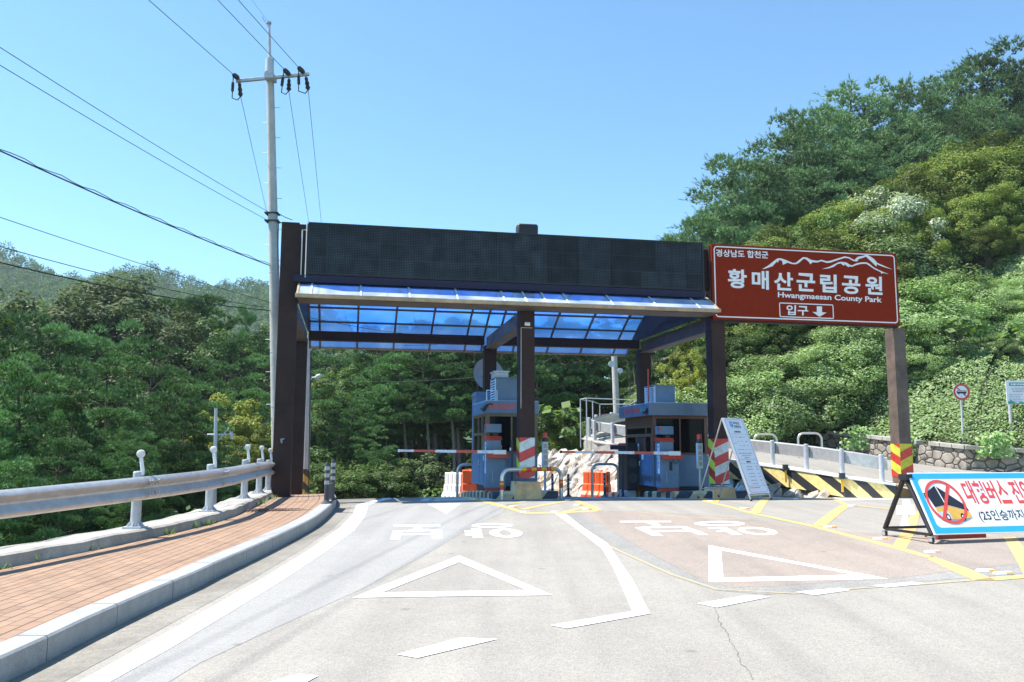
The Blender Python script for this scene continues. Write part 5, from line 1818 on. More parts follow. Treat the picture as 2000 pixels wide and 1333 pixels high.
def stone(c, ax, ay, az, sx, sy, sz):
    bm = bmesh.new()
    bmesh.ops.create_icosphere(bm, subdivisions=3, radius=1)
    cuts = [(Vector((R_.gauss(0, 1), R_.gauss(0, 1), R_.gauss(0, 1))).normalized(), R_.uniform(.40, .74)) for _ in range(12)]
    ph = [R_.uniform(0, 6) for _ in range(6)]
    for v in bm.verts:
        for d_, h in cuts:
            k = v.co.dot(d_)
            if k > h: v.co -= d_ * (k - h) * .92
        q = v.co
        n_ = math.sin(q.x * 9 + ph[0]) * math.sin(q.y * 8 + ph[1]) + math.sin(q.z * 11 + ph[2]) * math.sin(q.x * 7 + ph[3]) + .6 * math.sin(q.y * 17 + q.z * 13 + ph[4])
        v.co *= 1 + .028 * n_
    vs = [c + ax * (v.co.x * sx) + ay * (v.co.y * sy) + az * (v.co.z * sz) for v in bm.verts]
    idx = {v: i for i, v in enumerate(bm.verts)}
    fs = [tuple(idx[v] for v in f.verts) for f in bm.faces]
    bm.free()
    return vs, fs
stones = MB()
a = 0.5
while a < 6.0:
    hgt = (rpt(min(a, 5.99), 1) - rpt(min(a, 5.99), 0)).length
    nrow = max(1, int(round(hgt / .36)))
    stepv = []
    for j in range(nrow):
        aa = min(5.99, a + R_.uniform(-.07, .07))
        p = rpt(aa, (j + .5) / nrow)
        q = rpt(min(5.99, aa + .05), (j + .5) / nrow)
        tx = (q - p); tx = tx.normalized() if tx.length > 1e-6 else Vector((1, 0, 0))
        up = (rpt(aa, 1) - rpt(aa, 0)).normalized()
        nn = tx.cross(up).normalized()
        if nn.y > 0: nn = -nn
        lean = R_.uniform(-.2, .9)
        up2 = (up + tx * -lean).normalized()
        tx2 = up2.cross(nn).normalized()
        kk = min(1.0, .35 + hgt / 1.5)
        vs, fs = stone(p - ro + nn * R_.uniform(-.02, .06), tx2, nn, up2, R_.uniform(.22, .36) * kk, R_.uniform(.16, .24) * kk, R_.uniform(.36, .62) * kk)
        stones.add(vs, fs)
    a += R_.uniform(.13, .2)
stones.build('stones', 'rock', RW)

# pipe frame and brown fence at the bend of the ramp
PFm = thing('pipe_frame', 'tall thin steel pipe frame standing at the bend of the ramp', 'pipe frame', (2.6, 30, 1.4))
zt_ = AT(1150, 780, 30).z - 1.4
pts = [AT(1134, 850, 30.2), AT(1146, 850, 29.4), AT(1158, 850, 31.4), AT(1172, 840, 33.5), AT(1232, 812, 33.5), AT(1246, 810, 30.5)]
mb = MB()
o0 = Vector((2.6, 30, 1.4))
tops = [Vector((p.x, p.y, 1.4 + zt_)) for p in pts]
for p, t in zip(pts, tops):
    MB().tube([Vector((p.x, p.y, 1.2)) - o0, t - o0], .022, 6).build('upright', 'steel_dull', PFm)
mb = MB()
for i, j in ((0, 1), (1, 5), (0, 2), (2, 3), (3, 4), (4, 5)):
    mb.tube([tops[i] - o0, tops[j] - o0], .02, 6)
mb.build('top_rail', 'steel_dull', PFm)
BF = thing('rail_fence', 'low brown timber rail fence below the pole at the ramp bend', 'fence', AT(1222, 830, 34))
bo = AT(1222, 830, 34)
f0, f1 = AT(1172, 832, 34.2) - bo, AT(1262, 826, 34.2) - bo
mb = MB()
for zz in (.05, .42):
    mb.tube([f0 + Vector((0, 0, zz)), f1 + Vector((0, 0, zz))], .04, 7)
mb.build('rail', 'redbrown', BF)
for k in range(5):
    p = f0.lerp(f1, k / 4)
    MB().tube([p + Vector((0, 0, -.6)), p + Vector((0, 0, .52))], .05, 7).build('post', 'redbrown', BF)

# block wall at the foot of the slope
BW = thing('block_wall', 'low carved concrete block wall at the foot of the overgrown slope', 'wall', (13.8, 26, .5))
bo = Vector((13.8, 26, .5))
line_ = [Vector((26, 23.25, .3)), Vector((17, 25.15, .36)), Vector((13.9, 25.95, .56)), Vector((13.1, 28.05, .76)), Vector((12.1, 30.2, 1.0)), Vector((11.3, 31.4, 1.15))]
line_ = resample(line_, .5)
mb = MB()
rows = [[p - bo + Vector((0, 0, -.2)), p - bo + Vector((.03, .03, .62)), p - bo + Vector((.28, .2, .62)), p - bo + Vector((.28, .2, -.2))] for p in line_]
mb.loft(rows)
mb.add(rows[0], [(0, 1, 2, 3)]); mb.add(rows[-1], [(3, 2, 1, 0)])
wl = mb.build('block_face', 'blockwall', BW)
uvl = wl.data.uv_layers.new(name='UVMap')
acc = np.cumsum([0] + [(b - a).length for a, b in zip(line_, line_[1:])])
for lp_ in wl.data.loops:
    vi = lp_.vertex_index
    uvl.data[lp_.index].uv = (acc[min(vi // 4, len(acc) - 1)] * 1.0, wl.data.vertices[vi].co.z * 1.25 + (.3 if vi % 4 >= 2 else 0))
i = 0
for k in range(0, len(line_) - 1):
    a, b = line_[k] - bo, line_[k + 1] - bo
    if k % 9 in (2,): continue
    d = (b - a); d.z = 0; d.normalize(); n_ = Vector((d.y, -d.x, 0))
    if n_.y < 0: n_ = -n_
    q0, q1_ = a + d * .01, b - d * .01
    MB().prism([q0 - n_ * .04, q1_ - n_ * .04, q1_ + n_ * .30, q0 + n_ * .30], (0, 0, .622), (0, 0, .75)).build('coping_stone', 'concrete', BW, bevel=.012)

# guard bars on the far side of the ramp
for u0, u1, yv, tx in ((1474, 1519, 28.5, 'left of the two beyond the ramp'), (1560, 1607, 27.2, 'right of the two beyond the ramp')):
    p, q = AT(u0, 890, yv), AT(u1, 890, yv)
    z_ = EYE - (896 - 875) / F * yv
    o_ = ubar((p.x, p.y, z_ - .1), 0.05, q.x - p.x, .95, .035, 'steel guard bar at the overgrown edge, ' + tx, False)

# ------------------------------------------------------------ utility poles
def upole(base, top, r0_, r1_, label, stripe=None, m='pole', steps=True):
    o = thing('utility_pole', label, 'utility pole', base, 0, 'utility poles around the gate')
    d = Vector(top) - Vector(base)
    MB().tube([d * (k / 12) for k in range(13)], [r0_ + (r1_ - r0_) * k / 12 for k in range(13)], 20).build('shaft', m, o, smooth=True)
    if steps:
        mb = MB()
        L_ = d.length
        z, k = 2.4, 0
        while z < L_ - 1.2:
            p = d * (z / L_)
            r = r0_ + (r1_ - r0_) * z / L_
            sgn = 1 if k % 2 else -1
            mb.tube([p + Vector((sgn * r * .8, 0, 0)), p + Vector((sgn * (r + .13), .02, 0))], .008, 6)
            z += .42; k += 1
        mb.build('step_bolt', 'steel_dull', o)
        mb = MB()
        for z in (L_ * .2, L_ * .32, L_ * .5, L_ * .63):
            p = d * (z / L_); r = r0_ + (r1_ - r0_) * z / L_
            mb.lathe([(r + .004, -.015), (r + .006, 0), (r + .004, .015)], 18, T=Matrix.Translation(p))
        mb.build('band', 'steel_dull', o)
    if stripe:
        z0_, z1_ = stripe
        mb = MB()
        L_ = d.length
        rows = []
        for z in (z0_, z1_):
            p = d * (z / L_); r = r0_ + (r1_ - r0_) * z / L_ + .003
            rows.append([p + Vector((r * math.cos(a), r * math.sin(a), 0)) for a in np.linspace(0, 2 * math.pi, 25)[:-1]])
        mb.loft(rows, close=True).build('warning_band', 'stripe_pole', o, smooth=True)
    return o, d
PYb = 21.6
pb = AT(545, 962, PYb); pb.z = zg(pb.x, pb.y) + KH - .1
pt = AT(527, 118, PYb)
up1, updir = upole(pb, pt, .165, .095, 'tall concrete utility pole with crossarm and black insulators beside the left gate post', (.15, 1.3))
def on1(v):            # point on the pole at a photo height
    a, b = pb, pt
    lo, hi = 0, 1
    for _ in range(30):
        m_ = (lo + hi) / 2
        p = a.lerp(b, m_)
        c = RM.inverted() @ (p - EYEV)
        vv = CY - F * c.y / -c.z
        if vv > v: lo = m_
        else: hi = m_
    return a.lerp(b, lo)
p_ = on1(122)
MB().tube([pt - pb - Vector((0, 0, .35)), pt - pb + Vector((0, 0, .03))], .112, 14).build('cap', 'steel_dull', up1, smooth=True)
tipp = AT(525, 47, PYb)
MB().tube([pt - pb, tipp - pb], .042, 10).lathe([(.07, 0), (.07, .05), (0, .06)], 12, T=Matrix.Translation(tipp - pb)).tube([tipp - pb, tipp - pb + Vector((-.12, 0, .08)), tipp - pb + Vector((-.18, 0, .2))], .012, 6).build('top_tube', 'steel_dull', up1)
xa, xb = AT(461, 159, PYb - .15), AT(604, 145, PYb - .15)
arm_ = MB().box(-.0, (xb - xa).length, -.04, .04, -.04, .04, T=Matrix.Translation(xa - pb) @ (xb - xa).to_track_quat('X', 'Z').to_matrix().to_4x4()).build('crossarm', 'steel', up1, bevel=.004)
MB().box(-.12, .12, -.2, .16, -.07, .07, T=Matrix.Translation(xa.lerp(xb, .47) - pb + Vector((0, .03, 0)))).build('arm_clamp', 'steel_dull', arm_)
INS = []
for u0, v0, u1, v1, uh, vh in ((456, 146, 465, 153, 470, 189), (555, 136, 565, 146, 564, 178), (583, 132, 593, 142, 602, 176)):
    a = AT(u0, v0, PYb - .45); b = AT(u1, v1, PYb - .15)
    c = AT((u1 + uh) / 2, v1 + 8, PYb + .05); e = AT(uh, vh, PYb + .35)
    mb = MB().tube([a.lerp(b, k / 8) - pb for k in range(9)], [.03, .062, .05, .07, .05, .07, .05, .062, .025], 10)
    mb.tube([c.lerp(e, k / 6) - pb for k in range(7)], [.025, .05, .04, .065, .045, .07, .03], 10)
    ij = a.lerp(e, .5) + Vector((-.12, 0, -.15))
    mb.tube([a - pb, a.lerp(ij, .6) - pb, ij - pb + Vector((0, 0, -.2)), e - pb + Vector((-.08, 0, -.1)), e - pb], .014, 6)
    mb.tube([a.lerp(ij, .5) - pb, a.lerp(ij, 1.0) - pb], .04, 8)
    mb.build('insulator', 'insul', arm_, smooth=True)
    INS.append((a, e))
# clamps and loose leads on the shaft
mb = MB()
for v in (418, 433):
    p = on1(v) - pb
    mb.box(-.19, .16, -.145, .145, -.018, .018, T=Matrix.Translation(p))
    mb.tube([p + Vector((.14, -.1, 0)), p + Vector((.35, -.1, -.12)), p + Vector((.55, -.12, -.2))], .01, 6)
p = on1(430) - pb
mb.tube([p + Vector((.16, -.05, 0)), p + Vector((.17, -.05, -.6)), p + Vector((.2, -.05, -1.5)), p + Vector((.2, -.02, -3.5))], .012, 6)
mb.build('cable_clamp', 'rubber', up1)

q = AT(597, 962, 28.0); q.z = zg(q.x, q.y) + .1
tp = AT(603, 655, 28.0)
up2, d2 = upole(q, tp, .125, .095, 'grey concrete utility pole with a street lamp seen under the left end of the canopy', (.1, 1.0), 'pole', False)
lp0 = AT(606, 745, 28.0) - q; lp1 = AT(620, 737, 27.5) - q
MB().tube([lp0 - Vector((.03, 0, .03)), lp0 + Vector((.08, -.1, .12)), lp1], .02, 8).tube([lp1 - Vector((.05, 0, .02)), lp1 + Vector((.03, -.05, .02)), lp1 + Vector((.14, -.16, .06))], [.05, .075, .04], 12).build('street_lamp', 'acwhite', up2, smooth=True)
MB().tube([d2 * .05 + Vector((.11, -.06, 0)), d2 * .9 + Vector((.1, -.06, 0))], .016, 6).build('conduit', 'wire', up2)
q = AT(424, 1000, 19.0); tp = AT(422, 798, 19.0); q.z = tp.z - 4.6
up3, d3 = upole(q, tp, .06, .035, 'thin steel pole with a crossarm standing below the guardrail among the pines', None, 'steel_dull', False)
a, b = AT(405, 849, 19.0) - q, AT(456, 849, 19.0) - q
MB().tube([a, b], .02, 6).tube([AT(428, 860, 19) - q, AT(447, 836, 19) - q], .012, 6).tube([AT(452, 844, 19) - q, AT(453, 858, 19) - q], .035, 8).build('crossarm', 'steel_dull', up3)
q = AT(711, 760, 48.0); tp = AT(709, 640, 48.0); q.z = tp.z - 9
upole(q, tp, .14, .11, 'pale utility pole rising out of the trees under the canopy', None, 'pole', False)
q = AT(1206, 800, 34.5); tp = AT(1198, 660, 34.5); q.z = 1.6
up5, d5 = upole(q, tp, .15, .11, 'pale pole with round fittings overgrown by vine at the ramp bend', None, 'pole', False)
c = AT(1196, 712, 34.3) - q; c2 = AT(1210, 725, 34.2) - q
MB().tube([c + Vector((-.05, -.08, 0)), c + Vector((-.05, -.2, 0))], .13, 14).tube([c2 - Vector((.2, 0, 0)), c2], .02, 6).tube([c2, c2 + Vector((.02, -.15, 0))], .11, 14).build('fitting', 'acwhite', up5)

# ------------------------------------------------------------ cables
def cable(a, b, r, sag, label, m='wire', n=24, twist=False):
    o = bpy.data.objects.new
    a, b = Vector(a), Vector(b)
    pts = [a.lerp(b, k / n) - Vector((0, 0, sag * 4 * (k / n) * (1 - k / n))) for k in range(n + 1)]
    r *= .62
    mb = MB().tube([p - a for p in pts], r, 6)
    if twist:
        q = [p - a + Vector((.02 * math.cos(i * 1.9), 0, .035 + .02 * math.sin(i * 1.9))) for i, p in enumerate(pts)]
        mb.tube(q, r * .6, 5)
    ob = mb.build('power_cable', m)
    ob.location = a
    return tag(ob, label, 'cable', 'overhead cables on the poles')
def toward(a, u, v, Yd, ext=1.0):
    b = AT(u, v, Yd)
    return a + (b - a) * ext
names = ['left', 'middle', 'right']
for i, ((a, e), (u, v)) in enumerate(zip(INS, ((290, 0), (425, 0), (465, 0)))):
    zz = a.z
    # distance at which a level wire leaves the top of the picture
    d = ray(u, v); Yd = (zz - EYE) / d.z * d.y
    cable(a, toward(a, u, v, Yd, 5.0), .013, .0, 'overhead cable running from the %s black insulator to the top of the picture' % names[i], 'wiregreen', 8)
for i, ((a, e), (u, v)) in enumerate(zip(INS, ((521, 412), (603, 432), (628, 436)))):
    d = ray(u, v); Yd = (e.z - EYE) / d.z * d.y
    cable(e, toward(e, u, v, Yd, 2.2), .012, .05, 'cable falling away behind the gate from the %s hanging insulator' % names[i], 'wiregreen', 14)
tt = AT(525, 45, PYb); d = ray(492, 0); Yd = (tt.z - EYE) / d.z * d.y
cable(tt, toward(tt, 492, 0, Yd, 5.0), .006, 0, 'thin ground wire from the very top of the tall pole', 'wiregreen', 6)
for (u0, v0, v1, r, sag, tx, tw) in ((0, 65, 416, .010, .10, 'upper thin cable from the tall pole to the left edge', False), (0, 100, 433, .010, .10, 'second thin cable from the tall pole to the left edge', False), (0, 262, 520, .020, .12, 'thick bundled cable with hangers from the tall pole to the left edge', True),
                                 (0, 398, 592, .010, .10, 'cable from the tall pole, highest of the low bunch before the hills', False), (0, 424, 603, .012, .22, 'cable from the tall pole, middle of the low bunch before the hills', False), (0, 450, 608, .020, .25, 'thick cable from the tall pole, lowest of the bunch before the hills', False)):
    a = on1(v1) + Vector((-.1, -.08, 0))
    d = ray(u0, v0); Yd = (a.z + .1 - EYE) / d.z * d.y
    b = EYEV + d * (Yd / d.y)
    b2 = a + (b - a) * 2.2
    cable(a, b2, r, sag * 2.2, tx, 'wire', 70 if tw else 20, tw)
cable(AT(602, 742, 28), AT(952, 735, 25.8), .009, .12, 'slack cable crossing below the canopy to the dish', 'rubber', 20)
cable(AT(1045, 722, 30), AT(1198, 690, 34.4), .012, .15, 'cable from the shaded trees to the pole at the ramp bend', 'rubber', 16)
cable(AT(602, 720, 28), AT(709, 690, 47), .012, .2, 'cable climbing from the lamp pole into the forest', 'rubber', 16)
cable(AT(530, 815, PYb), AT(440, 905, 17.0), .012, 0, 'guy wire slanting down from the tall pole behind the guardrail', 'wire', 6)

# ------------------------------------------------------------ price board on the right
PB0 = Vector((5.30, 18.85, 0)); PB0.z = zg(PB0.x, PB0.y)
phi = rad(40)
pbd = thing('price_board', 'narrow white folding price board leaning back in front of the right gate post', 'sign board', PB0, phi)
Wb, Lb, Hb = .78, .72, 1.84
tl = lambda x, k, off=0: Vector((x, Lb * k, Hb * k)) + Vector((0, -Hb, Lb)).normalized() * off
fr = MB()
for x in (0, Wb):
    fr.tube([tl(x, 0), tl(x, 1)], .016, 8)
    fr.tube([Vector((x, Lb, Hb)), Vector((x, 2 * Lb, 0))], .016, 8)
fr.tube([tl(0, 1), tl(Wb, 1)], .016, 8).tube([Vector((0, 1.88 * Lb, .22)), Vector((Wb, 1.88 * Lb, .22))], .014, 8).tube([tl(0, .07), tl(Wb, .07)], .014, 8)
fr.build('frame', 'steel', pbd, smooth=True)
mb = MB()
for x in (0, Wb):
    for yv in (0, 2 * Lb):
        mb.lathe([(.028, 0), (.028, .03), (.018, .05), (0, .05)], 10, T=Matrix.Translation((x, yv, 0)))
mb.build('foot', 'black', pbd)
bd = MB().prism([tl(.0, .08, .018), tl(Wb, .08, .018), tl(Wb, 1.0, .018), tl(.0, 1.0, .018)], (0, 0, 0), Vector((0, -Hb, Lb)).normalized() * .008).build('panel', 'signwhite', pbd)
LL = (Vector((0, Lb, Hb)) * .92).length
def pp_(x, q, off=.029):      # x across 0..1, q down from the top 0..1
    return tl(x * Wb, .08 + .92 * (1 - q), off)
mb = MB()
def ptext(txt, x0, x1, q0, q1, mi, bold=.02):
    a = pp_(x0, q1); put_text(mb, txt, a, pp_(x1, q1) - a, pp_(x0, q0) - a, mi, bold)
ptext('\uc8fc\ucc28\uc694\uae08', .42, .72, .045, .085, 0); ptext('\ubcc0\uacbd\uc548\ub0b4', .42, .74, .095, .135, 0)
sr = random.Random(4)
def scrib(x0, x1, q0, q1, mi):
    x = x0
    while x < x1 - .01:
        w_ = min(sr.uniform(.02, .05), x1 - x)
        a, b = q0 + sr.uniform(0, .003), q1 - sr.uniform(0, .003)
        mb.add([pp_(x, a), pp_(x + w_, a), pp_(x + w_, b), pp_(x, b)], [(0, 1, 2, 3)], mi)
        x += w_ + sr.uniform(.008, .02)
scrib(.34, .64, .172, .198, 0); scrib(.40, .62, .575, .60, 0)
for qv, xs_ in ((.25, ((.12, .2), (.3, .36), (.46, .6), (.64, .8))), (.31, ((.34, .4), (.5, .58), (.72, .8))), (.335, ((.12, .26),)), (.365, ((.36, .44), (.52, .6), (.72, .8))), (.42, ((.2, .34), (.38, .5), (.58, .64), (.76, .84)))):
    for a_, b_ in xs_: scrib(a_, b_, qv, qv + .012, 2)
scrib(.18, .84, .468, .482, 2); scrib(.3, .72, .498, .511, 2); scrib(.38, .6, .527, .541, 1)
for k, qv in enumerate((.645, .68, .735, .775, .825, .865)):
    scrib(.28 + .02 * (k % 3), .6, qv, qv + .013, 2); scrib(.76, .87, qv, qv + .013, 2)
scrib(.12, .6, .918, .932, 1)
mb.build('print', ['printblack', 'printred', 'printgrey'], bd)
mb = MB()
a = [pp_(x, q) for x, q in ((.24, .045), (.38, .045), (.38, .115), (.33, .115), (.33, .14), (.31, .14), (.31, .115), (.24, .115))]
mb.flat(a).build('parking_mark', 'printblue', bd)
mb = MB(); a = pp_(.28, .10, .031); put_text(mb, 'P', a, pp_(.34, .10, .031) - a, pp_(.28, .058, .031) - a, 0, .03); mb.build('parking_letter', 'white', bd)
mb = MB()
for qv in (.215, .555, .61, .90):
    mb.add([pp_(.06, qv), pp_(.94, qv), pp_(.94, qv + .003), pp_(.06, qv + .003)], [(0, 1, 2, 3)])
def ring2(ins):
    P = []
    r = .12 - ins
    for cx, cz, a0 in ((1, 1, 0), (0, 1, 90), (0, 0, 180), (1, 0, 270)):
        for k in range(6):
            an = rad(a0 + k * 18)
            x = (.95 - ins - r) if cx else (.05 + ins + r); qq = (.985 - ins * .35 - r * .35) if not cz else (.015 + ins * .35 + r * .35)
            P.append(pp_(x + r * math.cos(an), qq - r * .35 * math.sin(an)))
    return P
mb.loft([ring2(0), ring2(.012)], close=True)
mb.build('rule', 'printgrey', bd)

# ------------------------------------------------------------ bus banner on casters
BB0 = Vector((5.44, 11.12, 0)); BB0.z = zg(BB0.x, BB0.y)
bph = rad(15.5)
bb = thing('banner_stand', 'low wheeled stand with a blue bordered banner forbidding large buses at the right edge', 'banner stand', BB0, bph)
BW_, BD, BH = 3.1, .88, .86
zc0 = .09
fr = MB()
for x in (0.02, BW_ - .02):
    fr.tube([Vector((x, 0, zc0 + .03)), Vector((x, BD / 2, BH))], .03, 4 * 3)
    fr.tube([Vector((x, BD / 2, BH)), Vector((x, BD, zc0 + .03))], .034, 12)
    fr.box(x - .018, x + .018, 0.03, BD - .03, zc0 + .01, zc0 + .045)
    fr.box(x - .05, x + .05, BD / 2 - .09, BD / 2 + .06, BH - .05, BH + .025)
fr.tube([(0, BD, zc0 + .04), (BW_, BD, zc0 + .04)], .02, 8)
fr.build('frame', 'black', bb, bevel=.003)
for x in (0.02, BW_ - .02):
    for yv in (0.0, BD):
        cst = MB().tube([(x - .014, yv + .02, .041), (x + .014, yv + .02, .041)], .04, 16).build('caster', 'rubber', bb, smooth=False)
        MB().box(x - .026, x - .018, yv - .02, yv + .04, .03, zc0 + .01).box(x + .018, x + .026, yv - .02, yv + .04, .03, zc0 + .01).box(x - .035, x + .035, yv - .03, yv + .05, zc0 - .002, zc0 + .009).build('fork', 'steel', cst)
nvec = Vector((0, -(BH - zc0), BD / 2)).normalized()
def bp(x, q, off=0.0):        # x metres along, q 0 bottom..1 top
    return Vector((x, (BD / 2 - .01) * q, zc0 + .01 + (BH - zc0 + .01) * q)) + nvec * (.036 + off)
bn = MB().prism([bp(.02, 0), bp(BW_ - .02, 0), bp(BW_ - .02, 1), bp(.02, 1)], (0, 0, 0), nvec * .012).build('banner_panel', 'bannerwhite', bb, bevel=.002)
mb = MB()
def brr(x0, x1, q0, q1, r, off):
    P = []
    for cx, cq, a0 in ((x1 - r, q1 - r / .9, 0), (x0 + r, q1 - r / .9, 90), (x0 + r, q0 + r / .9, 180), (x1 - r, q0 + r / .9, 270)):
        for k in range(6):
            an = rad(a0 + k * 18)
            P.append(bp(cx + r * math.cos(an), cq + r / .9 * math.sin(an), off))
    return P
mb.loft([brr(.045, BW_ - .045, .015, .985, .002, .0135), brr(.125, BW_ - .125, .105, .895, .07, .0135)], close=True).build('blue_border', 'cyan', bn)
mb = MB()
tx = .80
for ch, x0 in (('\ub300', 0), ('\ud615', .185), ('\ubc84', .375), ('\uc2a4', .565), ('\uc9c4', .80), ('\uc785', .985), ('\uae08', 1.22), ('\uc9c0', 1.41)):
    a = bp(tx + x0, .47, .0145); put_text(mb, ch, a, bp(tx + x0 + .165, .47, .0145) - a, bp(tx + x0, .86, .0145) - a, 0, .025)
mb.build('red_lettering', 'printred', bn)
mb = MB()
a = bp(.86, .17, .0145); put_text(mb, '(25\uc778\uc2b9\uae4c\uc9c0 \uac00\ub2a5)', a, bp(2.0, .17, .0145) - a, bp(.86, .37, .0145) - a, 0, .008)
mb.build('black_lettering', 'printblack', bn)
# the little bus and the ban ring
cxb, cqb = .43, .515
def bq(x, q, o=.0145): return bp(x, q, o)
mb = MB()
mb.flat([bq(.17, .66), bq(.36, .78), bq(.40, .46), bq(.22, .43)], 1)
mb.flat([bq(.37, .78), bq(.72, .45), bq(.74, .36), bq(.41, .47)], 1)
mb.flat([bq(.22, .42), bq(.40, .45), bq(.41, .46), bq(.74, .35), bq(.745, .25), bq(.42, .23), bq(.25, .24)], 0)
mb.flat([bq(.225, .35, .0155), bq(.40, .37, .0155), bq(.42, .235, .0155), bq(.25, .245, .0155)], 2)
mb.flat([bq(.362, .785, .0155), bq(.375, .785, .0155), bq(.418, .44, .0155), bq(.40, .44, .0155)], 3)
for wx in (.60, .36):
    mb.flat([bq(wx + .035 * math.cos(k * math.pi / 8), .265 + .06 * math.sin(k * math.pi / 8), .016) for k in range(16)], 1)
    mb.flat([bq(wx + .018 * math.cos(k * math.pi / 8), .265 + .03 * math.sin(k * math.pi / 8), .0168) for k in range(16)], 3)
mb.flat([bq(.24, .225), bq(.74, .245), bq(.60, .19), bq(.30, .19)], 4)
mb.flat([bq(.13, .66), bq(.17, .665), bq(.17, .645), bq(.145, .645), (bq(.14, .58)), bq(.13, .58)], 1)
mb.build('bus_picture', ['printyellow', 'printblack', 'acwhite', 'white', 'printgrey'], bn)
mb = MB()
rg = []
for k in range(41):
    an = 2 * math.pi * k / 40
    rg.append([bq(cxb + .30 * math.cos(an), cqb + .36 * math.sin(an), .018), bq(cxb + .262 * math.cos(an), cqb + .314 * math.sin(an), .018)])
mb.loft(rg)
mb.flat([bq(cxb - .02 + .16, cqb + .30, .0176), bq(cxb - .02 + .20, cqb + .27, .0176), bq(cxb - .14, cqb - .31, .0176), bq(cxb - .18, cqb - .28, .0176)])
mb.build('ban_ring', 'printred', bn)
o = tag(MB().box(-.0, .8, -.13, .13, 0, .05).box(.06, .74, -.09, .09, .05, .065).build('ballast_bag', 'darkred', bevel=.02), 'flat dark red ballast lying on the road under the banner', 'ballast')
q = BB0 + Vector((math.cos(bph) * .45 - math.sin(bph) * .5, math.sin(bph) * .45 + math.cos(bph) * .5, 0))
o.location = (q.x, q.y, zg(q.x, q.y) + .006); o.rotation_euler = (0, 0, bph)

# ------------------------------------------------------------ signs on the slope
def on_hill(u, Yd):
    p = AT(u, 800, Yd)
    return Vector((p.x, p.y, T1(p.x, p.y)))
Yr = 26.8
c = AT(1878, 766, Yr); f = AT(1881, 880, Yr)
o = thing('road_sign', 'round red rimmed sign forbidding buses on a thin pole above the block wall', 'road sign', (f.x, f.y, f.z - .5))
f2 = Vector((f.x, f.y, f.z - .5))
MB().tube([(0, 0, 0), c - f2 + Vector((0, .03, .1))], .03, 10).build('pole', 'steel_dull', o, smooth=True)
R0 = .27
cl = c - f2
def disc(r, y, n=36): return [cl + Vector((r * math.cos(2 * math.pi * k / n), y, r * math.sin(2 * math.pi * k / n))) for k in range(n)]
dp = MB().prism(disc(R0, 0), (0, 0, 0), (0, .012, 0)).build('disc', 'signwhite', o)
MB().loft([disc(R0 * .985, -.003), disc(R0 * .74, -.003)], close=True).flat([cl + Vector((-.16, -.0035, .13)), cl + Vector((-.13, -.0035, .155)), cl + Vector((.16, -.0035, -.13)), cl + Vector((.13, -.0035, -.155))]).build('red_rim', 'red', dp)
mb = MB()
mb.flat([cl + Vector((x, -.005, z)) for x, z in ((-.15, -.05), (.15, -.05), (.155, .0), (.15, .05), (-.14, .05), (-.155, 0))])
for x in (-.09, .09):
    mb.flat([cl + Vector((x + .025 * math.cos(k), -.0055, -.055 + .025 * math.sin(k))) for k in np.linspace(0, 2 * math.pi, 12)[:-1]])
mb.build('bus_symbol', 'printblack', dp)
mb = MB()
for k in range(6):
    mb.flat([cl + Vector((x, -.006, z)) for x, z in ((-.13 + k * .045, .012), (-.095 + k * .045, .012), (-.095 + k * .045, .04), (-.13 + k * .045, .04))])
mb.build('bus_window', 'white', dp)
Yb = 26.6
a = AT(1963, 744, Yb); b_ = AT(1965, 790, Yb); f = AT(1970, 850, Yb)
o = thing('info_board', 'white notice board with green heading on steel posts at the right edge', 'notice board', (f.x, f.y, f.z - .5))
f2 = Vector((f.x, f.y, f.z - .5))
wd = 1.3
bl_ = Vector((a.x, a.y, b_.z)) - f2
H_ = a.z - b_.z
for x in (.11, wd - .11):
    MB().tube([Vector((bl_.x + x, .04, 0 if x < 1 else -.3)), Vector((bl_.x + x, .04, bl_.z + H_ - .05))], .045, 12).build('post', 'steel_dull', o, smooth=True)
bo_ = MB().box(bl_.x, bl_.x + wd, -.03, -.006, bl_.z, bl_.z + H_).build('panel', 'signwhite', o, bevel=.004)
mb = MB()
P_ = lambda x, z: Vector((bl_.x + x, -.033, bl_.z + z))
mb.flat([P_(.10, H_ - .17), P_(wd - .1, H_ - .17), P_(wd - .1, H_ - .06), P_(.10, H_ - .06)])
mb.flat([P_(.03, .01), P_(wd - .03, .01)] + [P_(wd - .03 - k * (wd - .06) / 12, .03 + .05 * ((k * 7) % 3) / 2 + (.05 if k > 10 else 0)) for k in range(13)])
mb.build('green_print', 'printgreen', bo_)
mb = MB()
V_ = lambda y: Vector((0, y, 0))
def scrib2(x0, x1, z, h, mi):
    x = x0
    while x < x1 - .02:
        w_ = min(sr.uniform(.03, .09), x1 - x)
        mb.add([P_(x, z) + V_(-.002), P_(x + w_, z) + V_(-.002), P_(x + w_, z + h) + V_(-.002), P_(x, z + h) + V_(-.002)], [(0, 1, 2, 3)], mi)
        x += w_ + sr.uniform(.012, .03)
scrib2(.15, wd - .15, H_ - .14, .05, 1)
for k in range(3): scrib2(.16 + .02 * k, wd - .16, H_ - .25 - k * .055, .022, 0)
for k in range(5):
    scrib2(.08, .5 - .04 * (k % 3), H_ - .45 - k * .055, .018, 0); scrib2(.70, 1.15 - .05 * (k % 2), H_ - .45 - k * .055, .018, 0)
mb.build('print', ['printgrey', 'white'], bo_)
DBG = False
# ------------------------------------------------------------ plants
def unit(v): return v / np.maximum(1e-9, np.linalg.norm(v, axis=-1, keepdims=True))

